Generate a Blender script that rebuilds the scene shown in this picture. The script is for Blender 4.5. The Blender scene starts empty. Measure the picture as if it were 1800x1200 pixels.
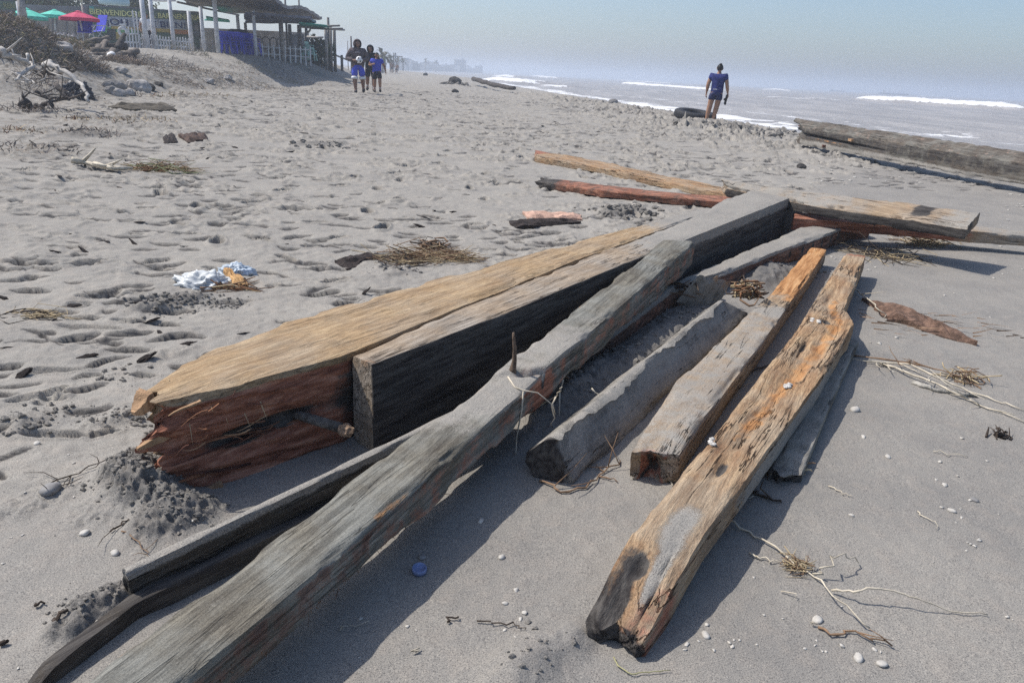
SUN_E, SKY_S, SKY_DUST, HAZE_D, EXPO = 3.9, .128, 1.9, .0021, .27
import bpy, bmesh, math, random
import numpy as np
from mathutils import Vector, Matrix, Euler
random.seed(7); RNG = np.random.default_rng(11)
scene = bpy.context.scene
COL = scene.collection
rad = math.radians

# ------------------------------------------------------------------ camera
FPX, PITCH, ROLL, CAMZ = 1300.0, rad(19.9), rad(2.95), 1.25
CC = np.array([0, 0, CAMZ])
cf = np.array([0, math.cos(PITCH), -math.sin(PITCH)])
_r0 = np.array([1.0, 0, 0]); _u0 = np.array([0, math.sin(PITCH), math.cos(PITCH)])
cr = math.cos(ROLL) * _r0 + math.sin(ROLL) * _u0
cu = -math.sin(ROLL) * _r0 + math.cos(ROLL) * _u0
cam_d = bpy.data.cameras.new('camera'); cam = bpy.data.objects.new('camera', cam_d); COL.objects.link(cam)
cam_d.sensor_width = 36; cam_d.lens = 36 * FPX / 1800; cam_d.clip_end = 20000; cam_d.clip_start = 0.05
M = Matrix(((cr[0], cu[0], -cf[0], 0), (cr[1], cu[1], -cf[1], 0), (cr[2], cu[2], -cf[2], CAMZ), (0, 0, 0, 1)))
cam.matrix_world = M
scene.camera = cam

def ray(x, y): return cf + (x - 900) / FPX * cr + (600 - y) / FPX * cu
def at(x, y, z=0.0):
    d = ray(x, y); return CC + d * ((z - CAMZ) / d[2])
def atd(x, y, D):
    d = ray(x, y); return CC + d * (D / math.hypot(d[0], d[1]))
def proj(p):
    v = np.asarray(p, float) - CC; k = v @ cf
    return 900 + FPX * (v @ cr) / k, 600 - FPX * (v @ cu) / k
def ztop(x, y, py):                       # height on the vertical at (x, y) that is seen at picture row py
    lo, hi = -3.0, min(30.0, CAMZ + .75 * math.hypot(x, y))
    for _ in range(40):
        m = (lo + hi) / 2
        if proj((x, y, m))[1] > py: lo = m
        else: hi = m
    return lo

# ------------------------------------------------------------------ noise
def _h(ix, iy, iz, seed):
    n = (ix * 374761393 + iy * 668265263 + iz * 2147483647 + seed * 974634211) & 0xFFFFFFFF
    n = ((n ^ (n >> 13)) * 1274126177) & 0xFFFFFFFF
    n = ((n ^ (n >> 15)) * 2246822519) & 0xFFFFFFFF
    return ((n ^ (n >> 16)) & 0xFFFFFF) / float(0xFFFFFF)
def n2(x, y, seed=0):
    x = np.asarray(x, float); y = np.asarray(y, float)
    fx = np.floor(x); fy = np.floor(y); ix = fx.astype(np.int64); iy = fy.astype(np.int64)
    u = x - fx; v = y - fy; u = u * u * u * (u * (u * 6 - 15) + 10); v = v * v * v * (v * (v * 6 - 15) + 10)
    a = _h(ix, iy, 0, seed); b = _h(ix + 1, iy, 0, seed); c = _h(ix, iy + 1, 0, seed); d = _h(ix + 1, iy + 1, 0, seed)
    return (a + (b - a) * u) * (1 - v) + (c + (d - c) * u) * v
def n3(x, y, z, seed=0):
    x = np.asarray(x, float); y = np.asarray(y, float); z = np.asarray(z, float)
    fx = np.floor(x); fy = np.floor(y); fz = np.floor(z)
    ix = fx.astype(np.int64); iy = fy.astype(np.int64); iz = fz.astype(np.int64)
    u = x - fx; v = y - fy; w = z - fz
    u = u * u * (3 - 2 * u); v = v * v * (3 - 2 * v); w = w * w * (3 - 2 * w)
    def L(k):
        a = _h(ix, iy, iz + k, seed); b = _h(ix + 1, iy, iz + k, seed); c = _h(ix, iy + 1, iz + k, seed); d = _h(ix + 1, iy + 1, iz + k, seed)
        return (a + (b - a) * u) * (1 - v) + (c + (d - c) * u) * v
    return L(0) * (1 - w) + L(1) * w
def fbm2(x, y, oct=4, seed=0, g=.5):
    s = 0; a = 1; t = 0
    for i in range(oct):
        s = s + a * n2(x * 2 ** i + 17.3 * i, y * 2 ** i - 9.1 * i, seed + i); t += a; a *= g
    return s / t
def fbm3(x, y, z, oct=3, seed=0):
    s = 0; a = 1; t = 0
    for i in range(oct):
        s = s + a * n3(x * 2 ** i + 5.7 * i, y * 2 ** i + 3.1 * i, z * 2 ** i + 8.3 * i, seed + i); t += a; a *= .5
    return s / t
def ss(a, b, x):
    t = np.clip((np.asarray(x, float) - a) / (b - a), 0, 1); return t * t * (3 - 2 * t)

# ------------------------------------------------------------------ object helpers
def tag(o, label=None, cat=None, group=None, kind=None):
    if label: o['label'] = label
    if cat: o['category'] = cat
    if group: o['group'] = group
    if kind: o['kind'] = kind
    return o
def link(name, me, parent=None, mats=()):
    o = bpy.data.objects.new(name, me); COL.objects.link(o)
    for m in mats: me.materials.append(m)
    if parent is not None: o.parent = parent
    return o
def empty(name, loc=(0, 0, 0), rz=0.0):
    o = bpy.data.objects.new(name, None); COL.objects.link(o); o.location = loc; o.rotation_euler = (0, 0, rz); o.empty_display_size = .1
    return o
def mesh_np(name, V, F, smooth=True):
    me = bpy.data.meshes.new(name)
    V = np.asarray(V, np.float32); F = np.asarray(F, np.int32)
    me.vertices.add(len(V)); me.vertices.foreach_set('co', V.ravel())
    k = F.shape[1]
    me.loops.add(F.size); me.loops.foreach_set('vertex_index', F.ravel())
    me.polygons.add(len(F)); me.polygons.foreach_set('loop_start', np.arange(0, F.size, k, dtype=np.int32))
    me.polygons.foreach_set('loop_total', np.full(len(F), k, np.int32))
    if smooth: me.polygons.foreach_set('use_smooth', np.ones(len(F), bool))
    me.update(calc_edges=True); me.validate()
    return me
class MB:                                   # collects shapes into ONE mesh
    def __init__(s): s.v = []; s.f = []; s.mi = []
    def add(s, vs, fs, mi=0):
        b = len(s.v); s.v += [tuple(map(float, v)) for v in vs]; s.f += [tuple(b + i for i in f) for f in fs]; s.mi += [mi] * len(fs); return s
    def box(s, c, size, R=None, mi=0, taper=1.0):
        x, y, z = [q / 2 for q in size]
        P = [(-x, -y, -z), (x, -y, -z), (x, y, -z), (-x, y, -z), (-x * taper, -y * taper, z), (x * taper, -y * taper, z), (x * taper, y * taper, z), (-x * taper, y * taper, z)]
        if R is not None: P = [tuple(R @ Vector(p)) for p in P]
        P = [(p[0] + c[0], p[1] + c[1], p[2] + c[2]) for p in P]
        return s.add(P, [(3, 2, 1, 0), (4, 5, 6, 7), (0, 1, 5, 4), (1, 2, 6, 5), (2, 3, 7, 6), (3, 0, 4, 7)], mi)
    def tube(s, pts, rads, n=6, mi=0, caps=True):
        pts = [Vector(p) for p in pts]
        if not hasattr(rads, '__len__'): rads = [rads] * len(pts)
        ring = []; up = Vector((0.13, 0.21, 1)).normalized()
        for i, p in enumerate(pts):
            d = (pts[min(i + 1, len(pts) - 1)] - pts[max(i - 1, 0)])
            if d.length < 1e-9: d = Vector((0, 0, 1))
            d.normalize(); a = d.cross(up)
            if a.length < .05: a = d.cross(Vector((1, 0, 0)))
            a.normalize(); b = d.cross(a)
            ring.append([p + (a * math.cos(2 * math.pi * k / n) + b * math.sin(2 * math.pi * k / n)) * rads[i] for k in range(n)])
        vs = [q for r in ring for q in r]; fs = []
        for i in range(len(pts) - 1):
            for k in range(n):
                k2 = (k + 1) % n; fs.append((i * n + k, i * n + k2, (i + 1) * n + k2, (i + 1) * n + k))
        if caps: fs += [tuple(range(n))[::-1], tuple((len(pts) - 1) * n + k for k in range(n))]
        return s.add(vs, fs, mi)
    def blob(s, c, r, seed=0, sub=2, rough=.25, mi=0, freq=1.6, R=None):
        bm = bmesh.new(); bmesh.ops.create_icosphere(bm, subdivisions=sub, radius=1)
        P = np.array([v.co[:] for v in bm.verts]); F = [tuple(v.index for v in f.verts) for f in bm.faces]; bm.free()
        k = 1 + rough * (fbm3(P[:, 0] * freq + seed * 3.7, P[:, 1] * freq + 9, P[:, 2] * freq + seed, 3, seed) - .5) * 2
        P = P * k[:, None] * np.array(r)
        if R is not None: P = P @ np.array(R.to_3x3()).T
        return s.add(P + np.array(c), F, mi)
    def build(s, name, mats, parent=None, smooth=False, loc=None):
        me = bpy.data.meshes.new(name); me.from_pydata(s.v, [], s.f)
        if not isinstance(mats, (list, tuple)): mats = [mats]
        for m in mats: me.materials.append(m)
        me.polygons.foreach_set('material_index', s.mi)
        if smooth: me.polygons.foreach_set('use_smooth', [True] * len(s.f))
        me.update(); me.validate()
        o = bpy.data.objects.new(name, me); COL.objects.link(o)
        if parent is not None: o.parent = parent
        if loc is not None: o.location = loc
        return o
def copy_tree(o, parent=None):
    c = o.copy(); COL.objects.link(c)
    if parent is not None: c.parent = parent
    for ch in list(o.children): copy_tree(ch, c)
    return c

# ------------------------------------------------------------------ node helpers
class NT:
    def __init__(s, name):
        s.m = bpy.data.materials.new(name); s.m.use_nodes = True; s.t = s.m.node_tree; s.t.nodes.clear()
        s.out = s.t.nodes.new('ShaderNodeOutputMaterial'); s.b = s.t.nodes.new('ShaderNodeBsdfPrincipled')
        s.t.links.new(s.b.outputs[0], s.out.inputs[0]); s.tc = s.t.nodes.new('ShaderNodeTexCoord')
    def L(s, a, b): s.t.links.new(a, b)
    def put(s, sock, v):
        if hasattr(v, 'is_linked') or isinstance(v, bpy.types.NodeSocket): s.L(v, sock)
        elif v is not None:
            if isinstance(v, (tuple, list)) and len(v) == 3 and sock.type == 'RGBA': v = (*v, 1)
            sock.default_value = v
    def noise(s, co, scale, detail=3, rough=.55, dist=0):
        n = s.t.nodes.new('ShaderNodeTexNoise'); s.put(n.inputs['Vector'], co)
        n.inputs['Scale'].default_value = scale; n.inputs['Detail'].default_value = detail; n.inputs['Roughness'].default_value = rough; n.inputs['Distortion'].default_value = dist
        return n.outputs[0]
    def voro(s, co, scale, feat='F1'):
        n = s.t.nodes.new('ShaderNodeTexVoronoi'); n.feature = feat; s.put(n.inputs['Vector'], co); n.inputs['Scale'].default_value = scale
        return n
    def map(s, co, scale, loc=(0, 0, 0)):
        n = s.t.nodes.new('ShaderNodeMapping'); s.put(n.inputs['Vector'], co); n.inputs['Scale'].default_value = scale; n.inputs['Location'].default_value = loc
        return n.outputs[0]
    def mix(s, f, a, b, mode='MIX'):
        n = s.t.nodes.new('ShaderNodeMix'); n.data_type = 'RGBA'; n.blend_type = mode
        s.put(n.inputs[0], f); s.put(n.inputs[6], a); s.put(n.inputs[7], b); return n.outputs[2]
    def math(s, op, a, b=None, clamp=False):
        n = s.t.nodes.new('ShaderNodeMath'); n.operation = op; n.use_clamp = clamp
        s.put(n.inputs[0], a)
        if b is not None: s.put(n.inputs[1], b)
        return n.outputs[0]
    def ramp(s, f, stops):
        n = s.t.nodes.new('ShaderNodeValToRGB'); s.put(n.inputs[0], f); e = n.color_ramp.elements
        while len(e) < len(stops): e.new(.5)
        for el, (p, c) in zip(e, stops): el.position = p; el.color = (*c, 1) if not isinstance(c, (int, float)) else (c, c, c, 1)
        return n.outputs[0]
    def rng(s, f, a, b, c=0., d=1.):
        n = s.t.nodes.new('ShaderNodeMapRange'); n.clamp = True; n.interpolation_type = 'SMOOTHSTEP'; s.put(n.inputs[0], f)
        for i, q in enumerate((a, b, c, d)): n.inputs[i + 1].default_value = q
        return n.outputs[0]
    def attr(s, name):
        n = s.t.nodes.new('ShaderNodeAttribute'); n.attribute_name = name; return n
    def bump(s, h, st, dist, prev=None):
        n = s.t.nodes.new('ShaderNodeBump'); n.inputs['Strength'].default_value = st; n.inputs['Distance'].default_value = dist
        s.put(n.inputs['Height'], h)
        if prev is not None: s.L(prev, n.inputs['Normal'])
        return n.outputs[0]
    def fin(s, col=None, rough=.8, spec=.3, normal=None, **kw):
        s.put(s.b.inputs['Base Color'], col); s.put(s.b.inputs['Roughness'], rough); s.b.inputs['Specular IOR Level'].default_value = spec
        if normal is not None: s.L(normal, s.b.inputs['Normal'])
        for k, v in kw.items(): s.put(s.b.inputs[k], v)
        return s.m
def plain(name, c, rough=.7, var=.25, scale=8., spec=.3, bump=.0, **kw):      # one colour, uneven with wear
    n = NT(name); f = n.noise(n.tc.outputs['Object'], scale, 5)
    col = n.mix(n.rng(f, .3, .75), tuple(q * (1 - var) for q in c), tuple(min(1, q * (1 + var)) for q in c))
    nb = n.bump(n.noise(n.tc.outputs['Object'], scale * 6, 4), bump, .01) if bump else None
    return n.fin(col, rough, spec, nb, **kw)

SAND_L, SAND_D = (.245, .232, .212), (.150, .143, .135)
def sand_colour(n, co, wet=None):
    g = n.noise(co, 300, 3, .8); p = n.noise(co, 2.2, 5, .6); q = n.noise(co, 14, 4, .6)
    c = n.mix(n.rng(p, .35, .7), (.325, .303, .266), (.268, .252, .226))
    c = n.mix(n.rng(q, .42, .72, 0, .35), c, (.36, .315, .265))
    c = n.mix(n.rng(g, .35, .5), n.mix(1.0, c, (.36, .36, .38), 'MULTIPLY'), c)
    c = n.mix(n.rng(g, .57, .7), c, n.mix(1.0, c, (1.85, 1.78, 1.66), 'MULTIPLY'))
    return c, g, q
def mat_sand():
    n = NT('beach_sand'); co = n.tc.outputs['Object']
    c, g, q = sand_colour(n, co)
    a = n.attr('mask'); sep = n.t.nodes.new('ShaderNodeSeparateColor'); n.L(a.outputs['Color'], sep.inputs[0])
    wet = sep.outputs[0]; deb = sep.outputs[1]; sh = sep.outputs[2]
    c = n.mix(n.math('MULTIPLY', wet, n.rng(n.noise(co, .9, 4), .2, .7, .6, 1.)), c, n.mix(1., c, (.50, .50, .53), 'MULTIPLY'))
    dn = n.noise(co, 7, 6, .75)                                            # litter of bark and straw worked into the sand
    c = n.mix(n.math('MULTIPLY', deb, n.rng(dn, .46, .58)), c, (.085, .075, .062))
    c = n.mix(n.math('MULTIPLY', deb, n.rng(n.noise(co, 9, 6, .75), .54, .64)), c, (.25, .19, .13))
    dp = n.math('MULTIPLY', n.math('SUBTRACT', 1.0, a.outputs['Alpha']), n.rng(n.noise(co, 26, 4, .7), .26, .46)); c = n.mix(dp, c, n.mix(1., c, (.27, .27, .29), 'MULTIPLY'))      # shade painted into prints and crust breaks; damp on crumbled mounds
    v = n.voro(co, 22); sw = n.math('MULTIPLY', n.rng(v.outputs['Distance'], .11, .16, 1, 0), n.rng(n.noise(co, 1.3, 4), .45, .6))
    c = n.mix(n.math('MULTIPLY', sw, sh), c, (.62, .60, .56))                # crushed shell
    nb = n.bump(q, .25, .02); nb = n.bump(n.noise(co, 90, 4, .7), .3, .006, nb); nb = n.bump(g, .55, .003, nb)
    return n.fin(c, n.mix(wet, (.92,) * 3, (.45,) * 3), .25, nb)

def mat_wood(name, light, dark, grey=(.20, .20, .19), greyf=.3, sandf=.0, gs=1.0, rough=.85, fibre=1.0, crack=.85):
    """plank wood; local X runs along the grain. mask: R sand, G rot (red), B black stain, in places painted shade, A fresh orange wood"""
    n = NT(name); co = n.tc.outputs['Object']
    a = n.attr('mask'); sep = n.t.nodes.new('ShaderNodeSeparateColor'); n.L(a.outputs['Color'], sep.inputs[0])
    R, G, B, A = sep.outputs[0], sep.outputs[1], sep.outputs[2], a.outputs['Alpha']
    wob = n.noise(n.map(co, (1.2, 4, 4)), 1.0, 3)
    cw = n.t.nodes.new('ShaderNodeVectorMath'); cw.operation = 'MULTIPLY_ADD'; n.L(wob, cw.inputs[0]); cw.inputs[1].default_value = (0, .05, .05); n.L(co, cw.inputs[2])
    g1 = n.noise(n.map(cw.outputs[0], (3.2 * gs, 42 * gs, 42 * gs)), 1.0, 6, .65)
    g2 = n.noise(n.map(cw.outputs[0], (16 * gs, 190 * gs, 190 * gs)), 1.0, 4, .7)
    big = n.noise(co, 3.1, 5, .62); mid = n.noise(co, 11, 5, .65)
    c = n.ramp(g1, [(.28, dark), (.5, tuple((p + q) / 2 for p, q in zip(light, dark))), (.68, light)])
    c = n.mix(n.rng(g2, .36, .6, .55, 0), c, tuple(q * .35 for q in dark))
    c = n.mix(n.math('MULTIPLY', n.rng(big, .38, .66), greyf * 1.3, True), c, n.mix(n.rng(g1, .3, .65), tuple(q * .45 for q in grey), tuple(q * 1.15 for q in grey)))
    sc0 = n.noise(co, 330, 3, .8); c = n.mix(n.rng(sc0, .40, .52, .5, 0), c, n.mix(1., c, (.35, .35, .36), 'MULTIPLY')); c = n.mix(n.rng(sc0, .56, .70, 0, .55), c, n.mix(.6, c, (.33, .31, .28)))
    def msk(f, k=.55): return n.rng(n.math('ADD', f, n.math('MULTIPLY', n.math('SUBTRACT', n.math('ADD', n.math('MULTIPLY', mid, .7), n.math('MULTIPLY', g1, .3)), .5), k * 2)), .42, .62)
    fo = n.ramp(g1, [(.3, (.20, .085, .030)), (.5, (.42, .21, .085)), (.7, (.58, .35, .17))])
    ck = n.noise(n.map(cw.outputs[0], (.9, 17, 17), (3, 7, 1)), 1.0, 4, .6); ckm = n.math('MULTIPLY', n.rng(n.math('ABSOLUTE', n.math('SUBTRACT', ck, .5)), .004, .014, 1, 0), n.rng(n.noise(n.map(co, (1.5, 3, 3)), 1.0, 3), .42, .56))
    c = n.mix(n.math('MULTIPLY', ckm, crack), c, tuple(q * .16 for q in dark))
    c = n.mix(msk(A), c, fo)
    ro = n.ramp(g1, [(.3, (.095, .036, .024)), (.50, (.30, .125, .078)), (.68, (.47, .25, .165))])
    c = n.mix(msk(G), c, ro)
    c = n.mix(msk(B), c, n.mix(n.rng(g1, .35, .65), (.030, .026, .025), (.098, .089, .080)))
    sc, sg, sq = sand_colour(n, co); sc = n.mix(1., sc, (.98, .98, .98), 'MULTIPLY')
    sm = n.rng(n.math('ADD', n.math('ADD', R, sandf), n.math('MULTIPLY', n.math('SUBTRACT', n.math('ADD', n.math('MULTIPLY', mid, .55), n.math('MULTIPLY', sg, .45)), .5), 1.3)), .38, .66)
    c = n.mix(sm, c, sc)
    h = n.math('ADD', n.math('MULTIPLY', g1, .6), n.math('MULTIPLY', g2, .4))
    h = n.math('SUBTRACT', h, n.math('MULTIPLY', ckm, 1.4 * crack)); h = n.math('MULTIPLY', h, n.math('SUBTRACT', 1.0, n.math('MULTIPLY', sm, .85))); nb = n.bump(mid, .3, .02); nb = n.bump(h, .9 * fibre, .007, nb); nb = n.bump(n.math('MULTIPLY', sg, sm), .5, .004, nb)
    return n.fin(c, rough, .2, nb)
# ------------------------------------------------------------------ terrain shape
CY = [-60, 0, 12, 15.4, 20, 25, 35, 47, 68, 90, 159, 208, 690, 3000, 6000]
CX = [12, 11, 9.4, 8.6, 7.1, 6.4, 4.7, 2.8, -1.0, -4.2, -18.9, -31, -130, -560, -1150]
BY = [-60, 0, 7, 12.8, 14.75, 19, 22, 26.6, 38, 50, 60, 100, 208, 690, 3000, 6000]
BX = [-14, -12, -10.6, -9.6, -9.2, -8.9, -8.7, -8.3, -7.9, -8.6, -10.5, -21, -52, -170, -640, -1250]
SEA_Z = -.30
def hbase(x, y):
    x = np.asarray(x, float); y = np.asarray(y, float)
    xc = np.interp(y, CY, CX) + .5 * (n2(y * .12, y * 0 + 3, 5) - .5) * np.clip(y / 20, 0, 1); xb = np.interp(y, BY, BX)
    h = .15 * ss(8, 24, y) + .2 * ss(0, 8, -x)
    s = x - xc
    h = h - .17 * np.clip(s, 0, 7) - .03 * np.clip(s - 7, 0, 120)
    h = h + .05 * np.exp(-((s + 1.2) / 1.3) ** 2) * ss(10, 20, y)
    k = xb - x; w = 2.2 + 2.5 * ss(27, 36, y)
    wob = (fbm2(x * .35, y * .35, 3, 77) - .5) * 1.6
    h = h + .50 * ss(0, 1, (k + wob) / w) + .58 * ss(0, 1, (k + wob - 2.0) / (4.6 - 1.0 * ss(24, 32, y)))
    h = h + .80 * np.exp(-(((x + 12.3) / 1.25) ** 2 + ((y - 18.7) / 1.5) ** 2) ** 1.5) + .18 * np.exp(-(((x + 11.6) / .8) ** 2 + ((y - 22.6) / .9) ** 2))
    return h
def hit(px, py, rmax=600):
    d = ray(px, py); t = np.geomspace(.6, rmax, 1500)
    X = CC[0] + d[0] * t; Y = CC[1] + d[1] * t; Z = CC[2] + d[2] * t
    g = Z - hbase(X, Y); i = int(np.argmax(g < 0))
    if i == 0: return None
    lo, hi = t[i - 1], t[i]
    for _ in range(25):
        m = (lo + hi) / 2
        if CC[2] + d[2] * m > float(hbase(CC[0] + d[0] * m, CC[1] + d[1] * m)): lo = m
        else: hi = m
    return CC + d * lo

# polar sheet round the camera: fine where the photograph looks, coarse behind
th = np.concatenate([np.linspace(-rad(46), rad(46), 780), np.linspace(rad(46), 2 * math.pi - rad(46), 92)[1:-1]])
rr = np.concatenate([np.linspace(.04, .75, 16), np.geomspace(.78, 46, 1450), np.geomspace(46, 7000, 150)[1:]])
TH, RR = np.meshgrid(th, rr)
GX = RR * np.sin(TH); GY = RR * np.cos(TH)
GZ = hbase(GX, GY)
near = RR < 75
def timber_zone(x, y):                     # the strip the long timbers lie on, smoother sand
    d = .545 * x + .838 * y; nn = .838 * x - .545 * y
    return ss(-2.35, -1.9, nn)
tz = timber_zone(GX, GY)
xcg = np.interp(GY, CY, CX); xbg = np.interp(GY, BY, BX)
beach = ss(0, 2.5, xcg - GX + .3)
churn = np.exp(-((xcg - GX - 2.2) / 2.0) ** 2) * ss(13, 19, GY)      # trampled berm at the water's edge
left = 1 - tz
# soft undulation, trampled crust, small clods
GZ += .030 * (fbm2(GX * .7, GY * .7, 3, 21) - .5) * ss(1, 4, RR) * beach
a2 = (.011 * left + .005 * tz + .012 * left * ss(6, 15, RR)) * ss(1.3, 5, RR) * beach + .05 * churn
GZ += a2 * (fbm2(GX * 3.3, GY * 3.3, 4, 31) - .5) * 2
t = fbm2(GX * 2.1, GY * 2.1, 4, 41); r_ = 1 - np.abs(2 * fbm2(GX * 5.2, GY * 5.2, 3, 47) - 1)
GZ += ((.018 + .022 * ss(6, 14, RR)) * left * ss(2.5, 7, RR) + .07 * churn) * beach * ss(.45, .62, t) * (ss(.80, .97, r_))
GZ += .004 * (fbm2(GX * 22, GY * 22, 2, 53) - .5) * (RR < 14) * (1 + 2 * left)
# drainage ripples on the smooth right-hand sand
GZ += .006 * tz * ss(1.2, 1.8, GX) * (fbm2((GX + .5 * GY) * 1.6, (GY - .5 * GX) * 6.5, 3, 61) - .5) * (RR < 16)

SHADE_DAMP = np.zeros_like(GZ); DB = np.zeros_like(GZ)                       # first mask: painted shade in prints and breaks, damp mounds; second: debris litter
def sub(x, y, R):
    r0 = math.hypot(x, y); 
    i0 = int(np.searchsorted(rr, max(r0 - R, .01))); i1 = int(np.searchsorted(rr, r0 + R)) + 1
    a = math.atan2(x, y); da = R / max(r0, R) * 1.1
    j0 = int(np.searchsorted(th[:780], a - da)); j1 = int(np.searchsorted(th[:780], a + da)) + 1
    return slice(i0, min(i1, len(rr))), slice(j0, min(j1, 780))
def dent(x, y, a, b, ang, dep, rim=.35, shift=.0):
    sl = sub(x, y, max(a, b) * 1.7)
    if sl[0].stop - sl[0].start < 2 or sl[1].stop - sl[1].start < 2: return
    X = GX[sl] - x; Y = GY[sl] - y; c, s_ = math.cos(ang), math.sin(ang)
    u = (X * c + Y * s_) / a; v = (-X * s_ + Y * c) / b
    v = v * (1 + .25 * u); q = np.sqrt(u * u + v * v) + .12 * (n2(GX[sl] * 8, GY[sl] * 8, 3) - .5)
    floor = 1 - .35 * np.exp(-((u) / .28) ** 2)                        # heel and ball press deeper than the arch
    SHADE_DAMP[sl] = np.maximum(SHADE_DAMP[sl], (.62 * np.exp(-((q - .72) / .30) ** 2) * (n2(GX[sl] * 5 + 3, GY[sl] * 5, 17) > .36)) * min(1, dep / .04))  # dark ring paints shade along the wall of the print
    GZ[sl] += -dep * (1 - ss(.80, 1.0, q)) * floor + rim * dep * np.exp(-((q - 1.18) / .17) ** 2) * (.6 + .8 * n2(GX[sl] * 9, GY[sl] * 9, 8))
def scarp(x, y, a, ang, dep, w, bend):
    """a short broken lip in the crust: sheer on one side, running out flat on the other, its shadow painted dark along the break"""
    sl = sub(x, y, a * 1.3)
    if sl[0].stop - sl[0].start < 2 or sl[1].stop - sl[1].start < 2: return
    X = GX[sl] - x; Y = GY[sl] - y; c, s_ = math.cos(ang), math.sin(ang)
    u = (X * c + Y * s_) / a; v = -X * s_ + Y * c - bend * a * (u * u - .4) - .022 * (n2(GX[sl] * 13, GY[sl] * 13, 5) - .5)
    e = np.clip(1 - u * u, 0, 1) ** .7
    GZ[sl] -= 1.25 * dep * e * np.where(v > 0, ss(w * .6, 0, v), np.exp(np.minimum(v, 0) / .07))
    SHADE_DAMP[sl] = np.maximum(SHADE_DAMP[sl], np.where(e > .02, 1, 0) * ss(1.0, .5, np.abs(v + w * .3) / (w * (.35 + .65 * e))))  # paints a thin shadow line along the lip
def mound(x, y, a, b, ang, hgt, rough=.0, f=14, seed=1, flat=False):
    sl = sub(x, y, max(a, b) * 2.2)
    X = GX[sl] - x; Y = GY[sl] - y; c, s_ = math.cos(ang), math.sin(ang)
    u = (X * c + Y * s_) / a; v = (-X * s_ + Y * c) / b
    e = np.exp(-(u * u + v * v) ** (1.0 if not flat else 2.0))
    r1 = 1 - np.abs(2 * fbm2(GX[sl] * f, GY[sl] * f, 3, seed) - 1)
    if rough > .028: SHADE_DAMP[sl] = np.maximum(SHADE_DAMP[sl], .5 * ss(.12, .5, e))
    GZ[sl] += hgt * e + rough * ss(.08, .5, e) * (r1 - .45)
# walkers' tracks, mostly along the beach, and loose prints
def free_left(x, y): return float(timber_zone(x, y)) < .35
cnt = 0
for k in range(95):
    y = RNG.uniform(2.2, 40) if k < 80 else RNG.uniform(10, 30); xb0 = np.interp(y, BY, BX); xc0 = np.interp(y, CY, CX)
    x = RNG.uniform(xb0 + .2, xc0 - .6); ang = RNG.normal(rad(100), .35) if RNG.random() < .75 else RNG.uniform(0, 6.3)
    nst = RNG.integers(5, 22); side = 1
    for i in range(nst):
        x += .66 * math.cos(ang); y += .66 * math.sin(ang); ang += RNG.normal(0, .05); side = -side
        px_, py_ = x - side * .11 * math.sin(ang), y + side * .11 * math.cos(ang)
        if not free_left(px_, py_) and py_ < 11 and px_ > -1: continue
        if math.hypot(px_, py_) < 2.1 or px_ > np.interp(py_, CY, CX) - .3 or px_ < np.interp(py_, BY, BX): continue
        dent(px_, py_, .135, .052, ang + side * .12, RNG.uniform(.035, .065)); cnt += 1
for k in range(8200):
    y = 1.9 + 34 * RNG.random() ** 1.65; xb0 = np.interp(y, BY, BX); xc0 = np.interp(y, CY, CX); x = RNG.uniform(xb0, xc0 - .3)
    if (not free_left(x, y)) and (y < 10.5) : continue
    if math.hypot(x, y) < 2.5: continue
    if float(fbm2(x * .33, y * .33, 2, 123)) < .44 and RNG.random() < .85: continue
    if k % 10 < 8:
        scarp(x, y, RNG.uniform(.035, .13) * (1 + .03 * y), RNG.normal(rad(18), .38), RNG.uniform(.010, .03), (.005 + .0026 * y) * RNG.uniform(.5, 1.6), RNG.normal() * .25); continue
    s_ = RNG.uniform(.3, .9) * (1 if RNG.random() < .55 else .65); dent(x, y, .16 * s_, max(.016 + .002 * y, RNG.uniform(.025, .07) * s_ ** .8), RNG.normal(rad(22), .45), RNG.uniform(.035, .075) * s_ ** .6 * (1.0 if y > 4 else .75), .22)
for k in range(420):                        # the trampled crest
    y = RNG.uniform(14, 40); x = np.interp(y, CY, CX) - abs(RNG.normal(1.3, 1.3)); s_ = RNG.uniform(.7, 1.5)
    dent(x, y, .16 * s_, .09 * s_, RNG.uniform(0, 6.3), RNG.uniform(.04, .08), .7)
# crumbled sand: px, py, half sizes, height, roughness
for px, py, a, b, h_, ro, f in [(250, 862, .085, .16, .095, .060, 30), (310, 915, .12, .07, .045, .035, 34), (300, 535, .20, .06, .035, .03, 22), (175, 1085, .10, .055, .06, .035, 32), (925, 1165, .12, .06, .035, .010, 14), (1010, 1128, .05, .04, .022, .005, 16),
                             (700, 480, .12, .05, .02, .02, 22), (650, 640, .08, .06, .012, .02, 30), (1090, 375, .30, .12, .03, .05, 14), (190, 895, .10, .08, .01, .015, 30), (60, 880, .1, .06, .0, .02, 26), (430, 740, .09, .05, .01, .02, 30), (200, 735, .10, .05, .012, .02, 30), (20, 745, .1, .06, .015, .025, 26), (300, 620, .12, .05, .01, .02, 28), (1300, 165 + 65, .5, .3, .06, .06, 9), (800, 150, .9, .5, .22, .1, 4), (690, 150, .5, .3, .06, .05, 6), (160, 240, .5, .2, .05, .03, 9), (560, 255, .4, .2, .04, .03, 9)]:
    p = hit(px, py)
    if p is not None: mound(p[0], p[1], a, b, .9, h_, ro, f, int(px))
p = at(1130, 620, .05); mound(p[0], p[1], .95, .13, rad(61), .085, .035, 16, 5); p = at(1345, 480, .05); mound(p[0], p[1], .45, .13, rad(58), .075, .04, 13, 6)
p = at(990, 690, .0); mound(p[0], p[1], .35, .10, rad(63), .05, .03, 18, 7)
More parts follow.
